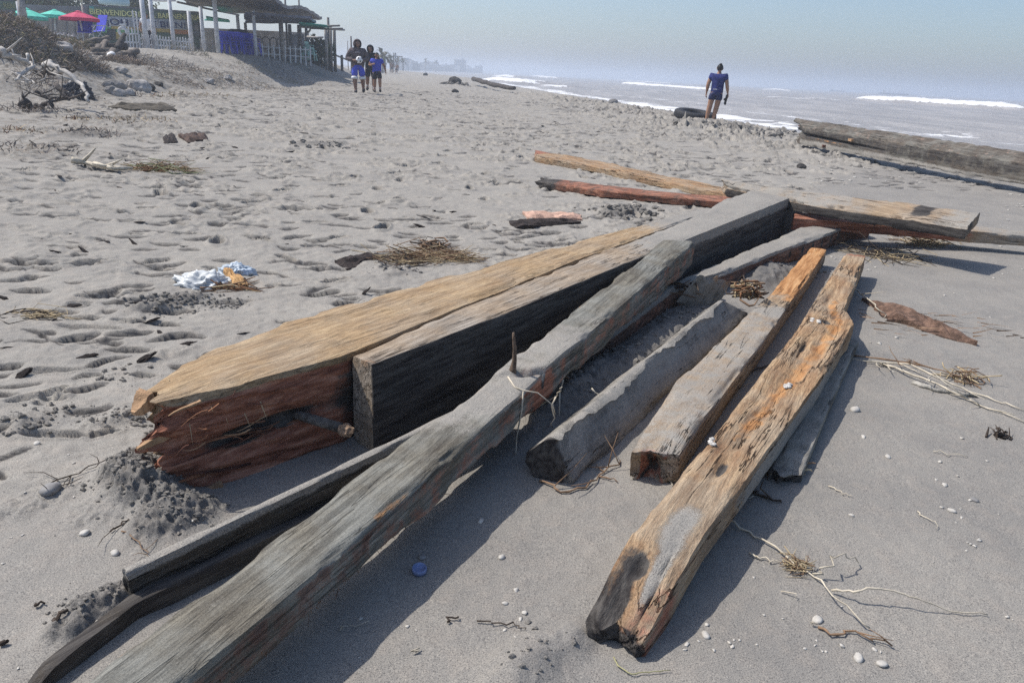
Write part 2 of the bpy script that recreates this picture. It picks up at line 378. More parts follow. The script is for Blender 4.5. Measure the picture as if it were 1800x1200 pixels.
for (px, py, a, b, ang, dp) in [(60, 700, .10, .035, .5, .025), (330, 490, .14, .03, .1, .02), (160, 575, .16, .03, .05, .02), (690, 470, .09, .04, .6, .03), (590, 495, .10, .03, .9, .03), (480, 505, .05, .03, 1, .02), (95, 650, .12, .03, .3, .02)]:
    q = hit(px, py); dent(q[0], q[1], a, b, ang, dp)
def gz(x, y):                                # height of the finished sheet
    r0 = math.hypot(x, y); i = float(np.interp(r0, rr, np.arange(len(rr)))); j = float(np.interp(math.atan2(x, y), th[:780], np.arange(780)))
    i0 = min(int(i), len(rr) - 2); j0 = min(int(j), 778); u = i - i0; v = j - j0
    return float((GZ[i0, j0] * (1 - v) + GZ[i0, j0 + 1] * v) * (1 - u) + (GZ[i0 + 1, j0] * (1 - v) + GZ[i0 + 1, j0 + 1] * v) * u)
def on(px, py, dz=0.0):
    p = hit(px, py)
    if p is None: p = atd(px, py, 33.0)
    return Vector((p[0], p[1], gz(p[0], p[1]) + dz))
for px, py, R, k in [(60, 80, 3.0, 1), (200, 100, 2.2, .9), (250, 130, 2.0, .8), (420, 135, 3.5, .85), (330, 150, 1.6, .8), (100, 175, 1.8, .6), (260, 205, 1.0, .5), (100, 215, 1.2, .6), (500, 125, 3, .8), (560, 150, 2.5, .6), (30, 260, .9, .7), (290, 300, .5, .5), (300, 170, 1.6, .8), (440, 160, 1.5, .7), (600, 135, 2, .5), (0, 230, 1.0, .6)]:
    p = hit(px, py)
    if p is None: continue
    DB = np.maximum(DB, k * np.exp(-((GX - p[0]) ** 2 + (GY - p[1]) ** 2) / R ** 2))
s_ = GX - xcg
WET = np.maximum(ss(-.6, .9, s_ + .8 * (fbm2(GX * .5, GY * .5, 3, 90) - .5)), .30 * tz)
SH = np.clip(np.exp(-(((.9 * GY + .35 * GX) - 8.2) / 1.7) ** 2) * ss(1.8, 3.2, GX) * .95 + .10 * tz * ss(1, 2, GX), 0, 1)
nr, nc = TH.shape
V = np.stack([GX, GY, GZ], -1).reshape(-1, 3)
I = np.arange(nr * nc).reshape(nr, nc); J = np.roll(I, -1, 1)
F = np.stack([I[:-1], J[:-1], J[1:], I[1:]], -1).reshape(-1, 4)[:, ::-1]
V = np.concatenate([V, [[0, 0, float(GZ[0].mean())]]]); c0 = nr * nc
me = mesh_np('beach_sand', V, F)
bmv = [(c0, int(I[0, j]), int(J[0, j])) for j in range(nc)]
at_ = me.attributes.new('mask', 'FLOAT_COLOR', 'POINT')
mk = np.zeros((len(me.vertices), 4), np.float32); mk[:nr * nc, 0] = WET.ravel(); mk[:nr * nc, 1] = DB.ravel(); mk[:nr * nc, 2] = SH.ravel(); mk[:, 3] = 1; mk[:nr * nc, 3] = 1 - np.clip(SHADE_DAMP, 0, 1).ravel()
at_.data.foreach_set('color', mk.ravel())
M_SAND = mat_sand()
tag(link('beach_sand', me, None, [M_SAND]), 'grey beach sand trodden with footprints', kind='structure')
# the little disc of sand under the photographer's feet closes the sheet
me = bpy.data.meshes.new('beach_sand_centre'); me.from_pydata([tuple(V[c0])] + [tuple(V[I[0, j]]) for j in range(nc)], [], [(0, 1 + j, 1 + (j + 1) % nc)[::-1] for j in range(nc)]); me.update()
tag(link('beach_sand', me, None, [M_SAND]), 'grey beach sand at the photographer\'s feet', kind='structure')

# ------------------------------------------------------------------ sea
sth = np.linspace(-rad(50), rad(60), 620); srr = np.concatenate([np.geomspace(9, 260, 560), np.geomspace(260, 7000, 150)[1:]])
T2, R2 = np.meshgrid(sth, srr); SX = R2 * np.sin(T2); SY = R2 * np.cos(T2)
sd = SX - np.interp(SY, CY, CX)                                   # metres seaward of the berm
SZ = np.full_like(SX, SEA_Z)
dep = ss(2, 14, sd)
ph = sd * .55 + 2.2 * fbm2(SX * .03, SY * .03, 3, 5) * 3
SZ += dep * .07 * np.sin(ph) * (R2 < 400) + dep * .10 * (fbm2(SX * .25, SY * .25, 3, 6) - .5) + .03 * (fbm2(SX * 1.1, SY * 1.1, 2, 7) - .5) * (R2 < 120)
FO = np.zeros_like(SX)
nz = fbm2(SX * .9, SY * .9, 4, 8); nz2 = fbm2(SX * .22, SY * .22, 3, 9)
edge = 3.0 + 3.5 * nz2                                            # swash reaching up the berm
FO = np.maximum(FO, ss(2.2, .5, np.abs(sd - edge - 1.0)) * ss(.40, .56, nz + .06) * .9)
FO = np.maximum(FO, .75 * ss(4.5, 0, np.abs(sd - edge - 8)) * ss(.56, .66, nz))
def breaker(pa, pb, hgt, wid, foam=1.0, z=SEA_Z):
    global SZ, FO
    a = at(pa[0], pa[1], z + hgt * .4)[:2]; b = at(pb[0], pb[1], z + hgt * .4)[:2]; L = np.linalg.norm(b - a); u = (b - a) / L; nrm = np.array([u[1], -u[0]])
    if nrm @ a < 0: nrm = -nrm                                     # pointing away from the beach camera
    s = ((SX - a[0]) * u[0] + (SY - a[1]) * u[1]) / L; d = (SX - a[0]) * nrm[0] + (SY - a[1]) * nrm[1] + (nz2 - .5) * wid * .8
    env = ss(-.10, .08, s) * ss(1.12, .9, s)
    prof = np.where(d > 0, np.exp(-(d / (wid * 1.5)) ** 2), np.exp(-(d / (wid * .55)) ** 2)) * env
    SZ += hgt * prof * (.75 + .5 * nz)
    FO = np.maximum(FO, foam * ss(.30, .55, prof * (np.where(d < wid * .35, 1, .4)) * (.55 + .9 * nz)))
for q in [((1520, 173), (1795, 191), .95, 3.0), ((1100, 147), (1245, 158), .75, 3.4), ((1215, 150), (1385, 159), .95, 3.4), ((1085, 141), (1180, 147), .7, 4.5), ((872, 141), (930, 146), .75, 4.0), ((940, 134), (972, 137), .9, 6), ((880, 134), (900, 135.5), .9, 6), ((905, 127), (1000, 132.5), .9, 9), ((820, 124), (900, 128), 1, 12), ((925, 144), (955, 146), .45, 3), ((1350, 172), (1480, 176), .22, 2.0, .55), ((960, 150), (990, 152), .3, 2.5)]:
    breaker(*q)
keep = (sd > -1.0)
nr, nc = SX.shape; I = np.arange(nr * nc).reshape(nr, nc)
F = np.stack([I[:-1, :-1], I[:-1, 1:], I[1:, 1:], I[1:, :-1]], -1); kf = keep[:-1, :-1] | keep[1:, 1:]
F = F[kf][:, ::-1]; used = np.unique(F); remap = np.full(nr * nc, -1); remap[used] = np.arange(len(used))
V = np.stack([SX, SY, SZ], -1).reshape(-1, 3)[used]
me = mesh_np('sea_water', V, remap[F])
at_ = me.attributes.new('foam', 'FLOAT', 'POINT'); at_.data.foreach_set('value', FO.ravel()[used].astype(np.float32)[:len(me.vertices)])
n = NT('sea_water'); co = n.tc.outputs['Object']; fo = n.attr('foam').outputs['Fac']
fm = n.rng(n.math('ADD', fo, n.math('MULTIPLY', n.math('SUBTRACT', n.noise(co, 1.7, 6, .72), .5), 1.3)), .36, .80)
streak = n.noise(n.map(co, (.5, .10, 1)), 1.0, 5, .6)
c = n.mix(n.rng(streak, .35, .7), (.275, .258, .242), (.385, .36, .335)); c = n.mix(fm, c, (.74, .74, .74))
nb = n.bump(n.noise(n.map(co, (1.0, .35, 1)), 1.3, 6, .62), .5, .35); nb = n.bump(n.noise(n.map(co, (1, .5, 1)), 7, 4, .6), .35, .05, nb); nb = n.bump(n.noise(co, 3, 5), .6, .2, nb)
M_SEA = n.fin(c, n.mix(fm, (.42,) * 3, (.9,) * 3), .28, nb)
tag(link('sea_water', me, None, [M_SEA]), 'grey sea with white breakers', kind='structure')

# ------------------------------------------------------------------ light, sky, air
SUN_EL, SHX, SHY = rad(54), 1.0, -.28                              # shadows fall towards +x
v = Vector((-SHX, -SHY, 0)).normalized() * math.cos(SUN_EL) + Vector((0, 0, math.sin(SUN_EL)))
sl = bpy.data.lights.new('sun', 'SUN'); sl.energy = SUN_E; sl.angle = rad(.6); sl.color = (1.0, .955, .89)
so = bpy.data.objects.new('sun', sl); COL.objects.link(so); so.rotation_euler = v.to_track_quat('Z', 'Y').to_euler(); so.location = (0, 0, 30)
w = bpy.data.worlds.new('World'); scene.world = w; w.use_nodes = True; wt = w.node_tree
sky = wt.nodes.new('ShaderNodeTexSky'); sky.sky_type = 'NISHITA'; sky.sun_disc = False; sky.sun_elevation = SUN_EL
sky.sun_rotation = math.atan2(v.x, v.y); sky.air_density = 1.0; sky.dust_density = SKY_DUST; sky.ozone_density = 4.2; sky.altitude = 0
bg = wt.nodes['Background']; wt.links.new(sky.outputs[0], bg.inputs[0]); bg.inputs[1].default_value = SKY_S
# sea air: pale haze that the far coast fades into
mb = MB(); hz0, hz1 = -9.0, 14.0
mb.box((0, 0, (hz0 + hz1) / 2), (15000, 15000, hz1 - hz0))
hm = bpy.data.materials.new('haze'); hm.use_nodes = True; ht = hm.node_tree; ht.nodes.clear(); ho = ht.nodes.new('ShaderNodeOutputMaterial'); hv = ht.nodes.new('ShaderNodeVolumePrincipled')
hv.inputs['Color'].default_value = (.80, .87, .97, 1); hv.inputs['Density'].default_value = HAZE_D; hv.inputs['Anisotropy'].default_value = .45
ht.links.new(hv.outputs[0], ho.inputs['Volume'])
hz = mb.build('haze', hm); tag(hz, 'pale sea haze', kind='stuff')
scene.cycles.use_denoising = False
try: scene.cycles.denoiser = 'OPENIMAGEDENOISE'
except Exception: pass
scene.cycles.volume_bounces = 1; scene.cycles.max_bounces = 6; scene.cycles.diffuse_bounces = 3; scene.cycles.volume_step_rate = 1
scene.view_settings.view_transform = 'Standard'; scene.view_settings.look = 'None'; scene.view_settings.gamma = 1; scene.view_settings.exposure = EXPO
# ------------------------------------------------------------------ timbers
def poly(pts, T):
    P = np.array(pts, float); d = np.r_[0, np.cumsum(np.linalg.norm(np.diff(P, axis=0), axis=1))]; d /= d[-1]
    return np.stack([np.interp(T, d, P[:, k]) for k in range(3)], -1)
def timber(name, Lp, Rp, h, mat, label, cat, ns=160, nv=14, nw=10, mod=None, seed=0, wav=.004, chip=.010, jag=(.02, .02), rough=.0016, group=None, dvec=None, parent=None):
    """squared timber from the two top edges (near end first); L/R are 3D points, h the depth (or near, far)"""
    Lp = [np.array(p, float) for p in Lp]; Rp = [np.array(p, float) for p in Rp]
    o = (Lp[0] + Rp[0]) / 2; e = (Lp[-1] + Rp[-1]) / 2; ax = (e - o); LEN = np.linalg.norm(ax); ax /= LEN
    lat = np.cross([0, 0, 1], ax); lat /= np.linalg.norm(lat); up = np.cross(ax, lat)
    B = np.stack([ax, lat, up])                               # rows = local axes
    loc = lambda P: (np.array(P) - o) @ B.T
    LL = [loc(p) for p in Lp]; RR_ = [loc(p) for p in Rp]
    hh = h if hasattr(h, '__len__') else (h, h)
    per = [(j / nv, 0.) for j in range(nv)] + [(1., j / nw) for j in range(nw)] + [(1 - j / nv, 1.) for j in range(nv)] + [(0., 1 - j / nw) for j in range(nw)]
    per = np.array(per); npz = len(per); Ts = np.linspace(0, 1, ns + 1)
    T = np.repeat(Ts, npz); V = np.tile(per[:, 0], ns + 1); W = np.tile(per[:, 1], ns + 1)
    faces = []
    for i in range(ns):
        a = i * npz
        for j in range(npz):
            j2 = (j + 1) % npz; faces.append((a + j, a + j2, a + npz + j2, a + npz + j))
    caps = 5
    for end in (0, 1):
        prev = [end * ns * npz + j for j in range(npz)]
        for k in range(1, caps + 1):
            f = 1 - k / caps; b = len(T)
            if k < caps:
                T = np.r_[T, np.full(npz, float(end))]; V = np.r_[V, .5 + (per[:, 0] - .5) * f]; W = np.r_[W, .5 + (per[:, 1] - .5) * f]
                cur = list(range(b, b + npz))
                for j in range(npz):
                    j2 = (j + 1) % npz; q = (prev[j], cur[j], cur[j2], prev[j2]); faces.append(q if end == 0 else q[::-1])
                prev = cur
            else:
                T = np.r_[T, float(end)]; V = np.r_[V, .5]; W = np.r_[W, .5]
                for j in range(npz):
                    j2 = (j + 1) % npz; q = (prev[j], b, prev[j2], prev[j2])[:3]; faces.append(q if end == 0 else q[::-1])
    PL = poly(LL, T); PR = poly(RR_, T); P = PL + (PR - PL) * V[:, None]
    H = hh[0] + (hh[1] - hh[0]) * T; dl = np.array([0, 0, -1.0]) if dvec is None else B @ (np.array(dvec) / np.linalg.norm(dvec)); P = P + (H * W)[:, None] * dl
    X, Y, Z = P.T.copy(); wd = np.linalg.norm(PR - PL, axis=1)
    cy = -(V - .5) * 2; cz = (.5 - W) * 2; m_ = np.maximum(np.abs(cy), np.abs(cz)) + 1e-6
    surf = ss(.80, .999, m_)
    oy = np.where(np.abs(cy) >= m_ - 1e-4, np.sign(cy), 0) * surf; oz = np.where(np.abs(cz) >= m_ - 1e-4, np.sign(cz), 0) * surf
    q = wav * 2 * (fbm3(X * 2.3, Y * 3 + seed, Z * 3, 3, seed) - .5) + rough * 2 * (fbm3(X * 2.5, Y * 55, Z * 55 + seed, 3, seed + 4) - .5)
    Y = Y + oy * q; Z = Z + oz * q
    corner = np.minimum(np.abs(cy), np.abs(cz))              # 1 at an arris
    ch = chip * ss(.70, 1.0, corner) * (.35 + 1.6 * ss(.42, .75, fbm3(X * 7, Y * 9, Z * 9 + seed, 3, seed + 9)))
    Y = Y - np.sign(cy) * ch * .8; Z = Z - np.sign(cz) * ch * .8
    jn = fbm3(Y * 34 + seed, Z * 34, X * 0, 3, seed + 14) - .35
    X = X + jag[0] * jn * 2 * np.exp(-np.maximum(X, 0) / .10) - jag[1] * jn * 2 * np.exp(-np.maximum(LEN - X, 0) / .10)
    mk = np.zeros((len(X), 4)); mk[:, 3] = 0
    inf = dict(LEN=LEN, V=V, W=W, T=T, top=ss(.35, .0, W), seed=seed, wd=wd)
    if mod: X, Y, Z = mod(X, Y, Z, mk, inf)
    me = bpy.data.meshes.new(name); me.from_pydata(np.stack([X, Y, Z], -1).tolist(), [], faces); me.materials.append(mat)
    me.polygons.foreach_set('use_smooth', [True] * len(faces))
    at_ = me.attributes.new('mask', 'FLOAT_COLOR', 'POINT'); at_.data.foreach_set('color', np.clip(mk, 0, 1).astype(np.float32).ravel())
    me.update()
    try: me.set_sharp_from_angle(angle=rad(50))
    except Exception: pass
    ob = bpy.data.objects.new(name, me); COL.objects.link(ob)
    ob.matrix_world = Matrix(((B[0][0], B[1][0], B[2][0], o[0]), (B[0][1], B[1][1], B[2][1], o[1]), (B[0][2], B[1][2], B[2][2], o[2]), (0, 0, 0, 1)))
    tag(ob, label, cat, group); ob['_len'] = float(LEN)
    if parent: ob.parent = parent
    return ob
def blob_(c, r, X): return np.exp(-((X - c) / r) ** 2)
def fringe(parent, mat, base, dirs, lens, w=.0012, name='frayed_fibres', curl=.5):
    """torn fibres: thin bent blades hanging from points in the parent's own axes"""
    mb = MB()
    for b, d, l in zip(base, dirs, lens):
        b = Vector(b); d = Vector(d).normalized(); s = d.cross(Vector((RNG.normal(), RNG.normal(), RNG.normal()))).normalized() * w * RNG.uniform(.6, 1.6)
        k = Vector((RNG.normal(), RNG.normal(), RNG.normal())) * l * .25 * curl
        p1 = b + d * l * .5 + k * .4; p2 = b + d * l + k
        mb.add([b - s, b + s, p1 + s * .7, p1 - s * .7, p2], [(0, 1, 2, 3), (3, 2, 4)])
    return mb.build(name, mat, parent)
at3 = lambda px, py, z: at(px, py, z)
W_GOLD = mat_wood('golden_weathered_wood', (.56, .41, .24), (.33, .205, .105), (.36, .31, .25), .30, crack=.35)
W_DARKSIDE = mat_wood('sandy_beam_wood', (.50, .40, .29), (.27, .19, .12), (.34, .31, .27), .5)
W_GREY = mat_wood('silver_grey_wood', (.27, .245, .19), (.085, .072, .056), (.24, .235, .205), .95, gs=1.1, crack=.45)
W_BLACK = mat_wood('wet_black_wood', (.14, .115, .085), (.04, .033, .028), (.10, .10, .09), .6)
W_ORANGE = mat_wood('orange_worn_wood', (.57, .40, .23), (.27, .14, .07), (.42, .35, .26), .45, fibre=1.6)
W_RED = mat_wood('reddish_wood', (.29, .155, .095), (.105, .045, .030), (.20, .17, .15), .35)
W_TAN = mat_wood('tan_driftwood', (.52, .39, .25), (.26, .175, .11), (.42, .38, .33), .35)
W_LOG = mat_wood('dull_grey_wood', (.21, .20, .18), (.09, .08, .07), (.2, .2, .19), .8)
W_MUD = mat_wood('waterlogged_wood', (.20, .165, .13), (.065, .052, .042), (.19, .18, .155), .7)
M_FIB = plain('torn_bark_fibre', (.20, .10, .05), .9, .5, 30); M_STRAW = plain('dry_straw', (.42, .33, .20), .85, .35, 20); M_DKTW = plain('dark_twig', (.060, .045, .035), .9, .4, 30)

dA = np.array([.545, .838]); nA = np.array([.838, -.545])
def dn(d, n, z): p = dA * d + nA * n; return np.array([p[0], p[1], z])
# A: the big left timber with the rotten end
def modA(X, Y, Z, mk, I):
    V, W, T = I['V'], I['W'], I['T']
    side = ss(.5, .95, V) * ss(.02, .10, W)                            # right-hand face
    nearf = ss(.95, .25, X)
    lay = fbm3(X * 1.6, Z * 26 + X * 3.0, Y * 0 + 2, 4, 5); lay2 = fbm3(X * 3.0, Z * 60 + X * 6, Y * 3, 3, 15)
    Wl = W + .16 * X                                                   # the split runs slightly uphill along the grain
    gap = np.exp(-((Wl - .56) / .09) ** 2) * ss(.70, .35, np.abs(X - .36))
    rdg = 1 - np.abs(2 * fbm3(X * 5, Z * 95 + X * 5, Y * 2, 3, 25) - 1)
    Y = Y + side * nearf * (.050 * (lay - .35) + .030 * (lay2 - .5) + .014 * (rdg - .6)) + side * .045 * gap * blob_(.30, .2, X)
    below = ss(.42, .50, W)                                            # lower half is broken back behind the upper slab
    X = X + np.exp(-np.maximum(X, 0) / .22) * (below * (.03 + .08 * (lay - .5) * 2 + .015 * np.sin(Z * 60)) + (1 - below) * .10 * (fbm3(Y * 16, Z * 20, X * 0, 3, 33) - .5))
    notch = np.exp(-(((V - .28) / .18) ** 2)) * ss(.15, .5, W) * np.exp(-np.maximum(X, 0) / .07); X = X + .09 * notch
    Z = Z - ss(.25, 0, X) * .012 * I['top'] + .01 * I['top'] * (fbm2(X * 9, Y * 9, 3, 8) - .5) * ss(.5, 0, X)
    Y = Y - ss(.98, 1, V) * I['top'] * .006
    g = side * ss(1.05, .55, X + .25 * (lay - .5)) * (.75 + .5 * (lay - .5))
    mk[:, 1] = 1.15 * g + np.exp(-np.maximum(X, 0) / .05) * .9 * (1 - .6 * I['top'])
    patch = side * np.exp(-(((X - .15) / .13) ** 2 + ((W - .25) / .16) ** 2)); mk[:, 3] = .62 * patch + .75 * side * np.exp(-(((X - .10) / .12) ** 2 + ((W - .88) / .12) ** 2)) + .28 * I['top'] * ss(1.2, .2, X)
    mk[:, 2] = side * (ss(.36, .75, X) * .72 + 1.2 * gap * blob_(.30, .18, X) + .35 * ss(.1, .05, W) * ss(.0, .2, X)) + .12 * I['top'] * np.exp(-((V - .75) / .3) ** 2) * blob_(1.6, .8, X)  # dark void of the split painted black as shade in the recess
    mk[:, 0] = I['top'] * (.10 + .85 * ss(2.6, 4.6, X)) + .35 * ss(.9, 1, W)
    Y = Y + .008 * (fbm3(X * 4, Z * 0, Y * 0, 3, 51) - .5) * ss(.05, 0, V)
    return X, Y, Z
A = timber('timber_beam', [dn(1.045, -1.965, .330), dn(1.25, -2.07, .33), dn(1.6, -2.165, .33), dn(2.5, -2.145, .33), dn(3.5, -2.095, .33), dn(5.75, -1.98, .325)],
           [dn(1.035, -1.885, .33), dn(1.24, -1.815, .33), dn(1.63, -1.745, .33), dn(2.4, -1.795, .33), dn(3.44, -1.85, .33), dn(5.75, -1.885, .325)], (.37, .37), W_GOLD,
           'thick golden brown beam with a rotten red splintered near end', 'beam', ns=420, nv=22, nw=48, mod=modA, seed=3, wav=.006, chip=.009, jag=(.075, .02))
Ainv = A.matrix_world.inverted()
def in_local(o, p): return o.matrix_world.inverted() @ Vector(p)
# splinters and the wood peg on the rotten end
def sliver(parent, name, p0, p1, w, t, mat, seed=0, label=None, n=10):
    a = in_local(parent, p0); b = in_local(parent, p1); d = (b - a); L = d.length; d.normalize(); s = d.cross(Vector((0, 0, 1))).normalized(); u = s.cross(d)
    vs = []; fs = []
    for i in range(n + 1):
        f = i / n; k = (1 - .75 * f ** 2.2); ww = w * k * (1 + .25 * (random.random() - .5)); tt = t * k * (1 + .3 * (random.random() - .5)); c = a + d * L * f + u * .01 * math.sin(f * 3 + seed)
        vs += [c + s * ww / 2 + u * tt / 2, c - s * ww / 2 + u * tt / 2 * .8, c - s * ww / 2 - u * tt / 2, c + s * ww / 2 - u * tt * .35]
    for i in range(n):
        for k in range(4): fs.append((4 * i + k, 4 * i + (k + 1) % 4, 4 * i + 4 + (k + 1) % 4, 4 * i + 4 + k))
    fs += [(3, 2, 1, 0), (4 * n, 4 * n + 1, 4 * n + 2, 4 * n + 3)]
    o = MB().add(vs, fs).build(name, mat, parent)
    if label: tag(o, label)
    return o
M_SPL = plain('split_red_wood', (.30, .135, .070), .85, .45, 14, bump=.6); M_SPL2 = plain('pale_split_wood', (.42, .26, .145), .85, .35, 14, bump=.6); M_SPL3 = plain('dark_red_wood', (.12, .05, .035), .9, .5, 14, bump=.6)
def Aside(px, py, n): d = ray(px, py); t = (n) / (d[:2] @ nA); return CC + d * t          # point on the beam's right face
sliver(A, 'splinter', Aside(345, 745, -1.90), at(240, 785, .20), .028, .036, M_SPL2, 1, 'pale square splinter sticking out of the end')
sliver(A, 'splinter', at(262, 700, .30), at(232, 722, .285), .05, .05, M_SPL2, 2)
for i, (x0, y0, x1, y1, w_, m_) in enumerate([(560, 705, 400, 745, .013, M_SPL), (520, 745, 300, 815, .014, M_SPL3), (470, 790, 290, 850, .018, M_SPL), (390, 850, 290, 882, .022, M_SPL2), (440, 810, 320, 838, .012, M_SPL3), (350, 700, 300, 735, .012, M_SPL2), (460, 755, 330, 790, .010, M_SPL)]):
    sliver(A, 'splinter', Aside(x0, y0, -1.815), Aside(x1, y1, -1.835 - .01 * (i % 4)), w_ * .9, w_ * .6, m_, i)
for i in range(26):                                             # fine torn slivers along the split
    x0 = RNG.uniform(300, 540); y0 = 905 - .42 * x0 + RNG.uniform(-50, 75); l = RNG.uniform(15, 60)
    sliver(A, 'splinter', Aside(x0 + l, y0 - .42 * l, -1.79), Aside(x0, y0 + RNG.uniform(-4, 4), -1.795 - RNG.uniform(0, .02)), RNG.uniform(.0015, .0045), RNG.uniform(.0015, .004), [M_SPL, M_SPL3, M_SPL2, M_SPL][i % 4], i, n=5)
base = []; dirs = []; lens = []
for i in range(7):
    p = in_local(A, Aside(RNG.uniform(330, 540), RNG.uniform(700, 760), -1.80)); base.append(p); dirs.append((RNG.normal() * .4, -.5, -1)); lens.append(RNG.uniform(.015, .06))
for i in range(90):
    x = RNG.uniform(.1, 4); base.append((x, -.5 * 0 + float(np.interp(x, [0, .3, .7, 1.5, 4.7], [.03, .10, .21, .2, .1])), RNG.uniform(-.02, 0))); dirs.append((RNG.normal(), 1, .3)); lens.append(RNG.uniform(.004, .016))
fringe(A, M_STRAW, base, dirs, lens, .0012)
mb = MB(); p = [in_local(A, q) for q in (Aside(520, 728, -1.80), Aside(560, 740, -1.72), Aside(600, 752, -1.665))]
mb.tube(p, [.016, .017, .018], 10); peg = mb.build('peg', plain('crusted_iron', (.20, .18, .16), .9, .5, 60, bump=1.), A, True)
hd = MB(); pc = in_local(A, Aside(608, 756, -1.64)); hd.blob(pc, (.024, .030, .021), 4, 3, .42, freq=2.6); hd.build('peg_head', plain('rust_crust', (.40, .27, .175), .9, .5, 50, bump=1.), peg, False)

# B: the right-hand half with the sand-covered far end
def modB(X, Y, Z, mk, I):
    V, W, T = I['V'], I['W'], I['T']; L = I['LEN']
    mk[:, 0] = I['top'] * (.16 + .95 * ss(1.7, 3.3, X) + .12 * (V > .5) * ss(1, 2, X)) + .22 * ss(.9, 1, V) * ss(.0, .5, W) * ss(3.6, 4.6, X)
    mk[:, 2] = ss(.97, 1., V) * 1.0 + .3 * ss(.02, 0, X)  # right face blackened: its own dark grey plus painted shade
    mk[:, 1] = .5 * ss(.03, 0, X) * ss(.55, .0, W) * (1 - I['top']) 
    mk[:, 3] = .45 * ss(.06, .0, X) * I['top']
    e = ss(.28, 0, L - X); Z = Z + e * .03 * (fbm3(X * 12, Y * 12, Z * 0, 3, 3) - .45) * I['top']; Y = Y - .02 * e * (fbm3(X * 12, Z * 14, Y, 3, 6) - .5)
    return X, Y, Z
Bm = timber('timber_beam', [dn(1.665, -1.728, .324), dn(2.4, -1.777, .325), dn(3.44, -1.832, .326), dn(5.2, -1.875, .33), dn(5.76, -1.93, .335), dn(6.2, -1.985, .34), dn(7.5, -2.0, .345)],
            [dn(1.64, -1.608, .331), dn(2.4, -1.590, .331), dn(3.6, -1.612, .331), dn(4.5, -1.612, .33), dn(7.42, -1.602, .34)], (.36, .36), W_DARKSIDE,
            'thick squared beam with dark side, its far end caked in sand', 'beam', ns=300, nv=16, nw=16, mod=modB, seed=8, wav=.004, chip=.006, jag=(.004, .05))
base = []; dirs = []; lens = []
for i in range(130):
    x = RNG.uniform(.0, 3.2); base.append((x, -.135 + .0 * x, RNG.uniform(-.015, .002))); dirs.append((RNG.normal(), -.6, RNG.normal() * .6)); lens.append(RNG.uniform(.006, .03))
# C: plank standing on edge, and the black board below it
def modC(X, Y, Z, mk, I):
    mk[:, 0] = I['top'] * .95; mk[:, 2] = (1 - I['top']) * .45; mk[:, 1] = .30 * blob_(.18, .12, X) * (1 - I['top'])  # faces below the sandy top edge darkened to paint their shade
    Z = Z + ss(.05, 0, X) * .0; mk[:, 3] = .3 * blob_(.25, .12, X) * (1 - I['top'])
    return X, Y, Z
p0 = at(211, 1008, .115); p1 = at(765, 738, .175); u_ = (p1 - p0)[:2]; u_ /= np.linalg.norm(u_); pr = np.array([-u_[1], u_[0], 0]); p1 = p1 + np.array([u_[0], u_[1], .02]) * .35
timber('plank', [p0 + pr * .02, p1 + pr * .02], [p0 - pr * .010, p1 - pr * .010], (.125, .165), W_BLACK, 'thin dark plank standing on its edge between the golden beam and the grey board', 'plank', ns=120, nv=4, nw=12, mod=modC, seed=12, wav=.004, chip=.003, jag=(.02, .0))
q0 = at(70, 1195, .03); q1 = p1 - np.array([0, 0, .11]); q0b = p0 - np.array([0, 0, .078]) - np.array([u_[0], u_[1], 0]) * .30
def modC2(X, Y, Z, mk, I):
    mk[:, 2] = .6; mk[:, 0] = .25 * I['top']; return X, Y, Z
c2 = [at(48, 1215, .02), at(80, 1168, .045), at(130, 1128, .05), at(232, 1052, .055), q1]
timber('plank', [q + pr * .014 for q in c2], [q - pr * .022 for q in c2], (.10, .12), W_BLACK, 'black wet plank half buried beneath the thin dark plank', 'plank', ns=90, nv=4, nw=10, mod=modC2, seed=13, wav=.005, chip=.003, jag=(.03, 0))
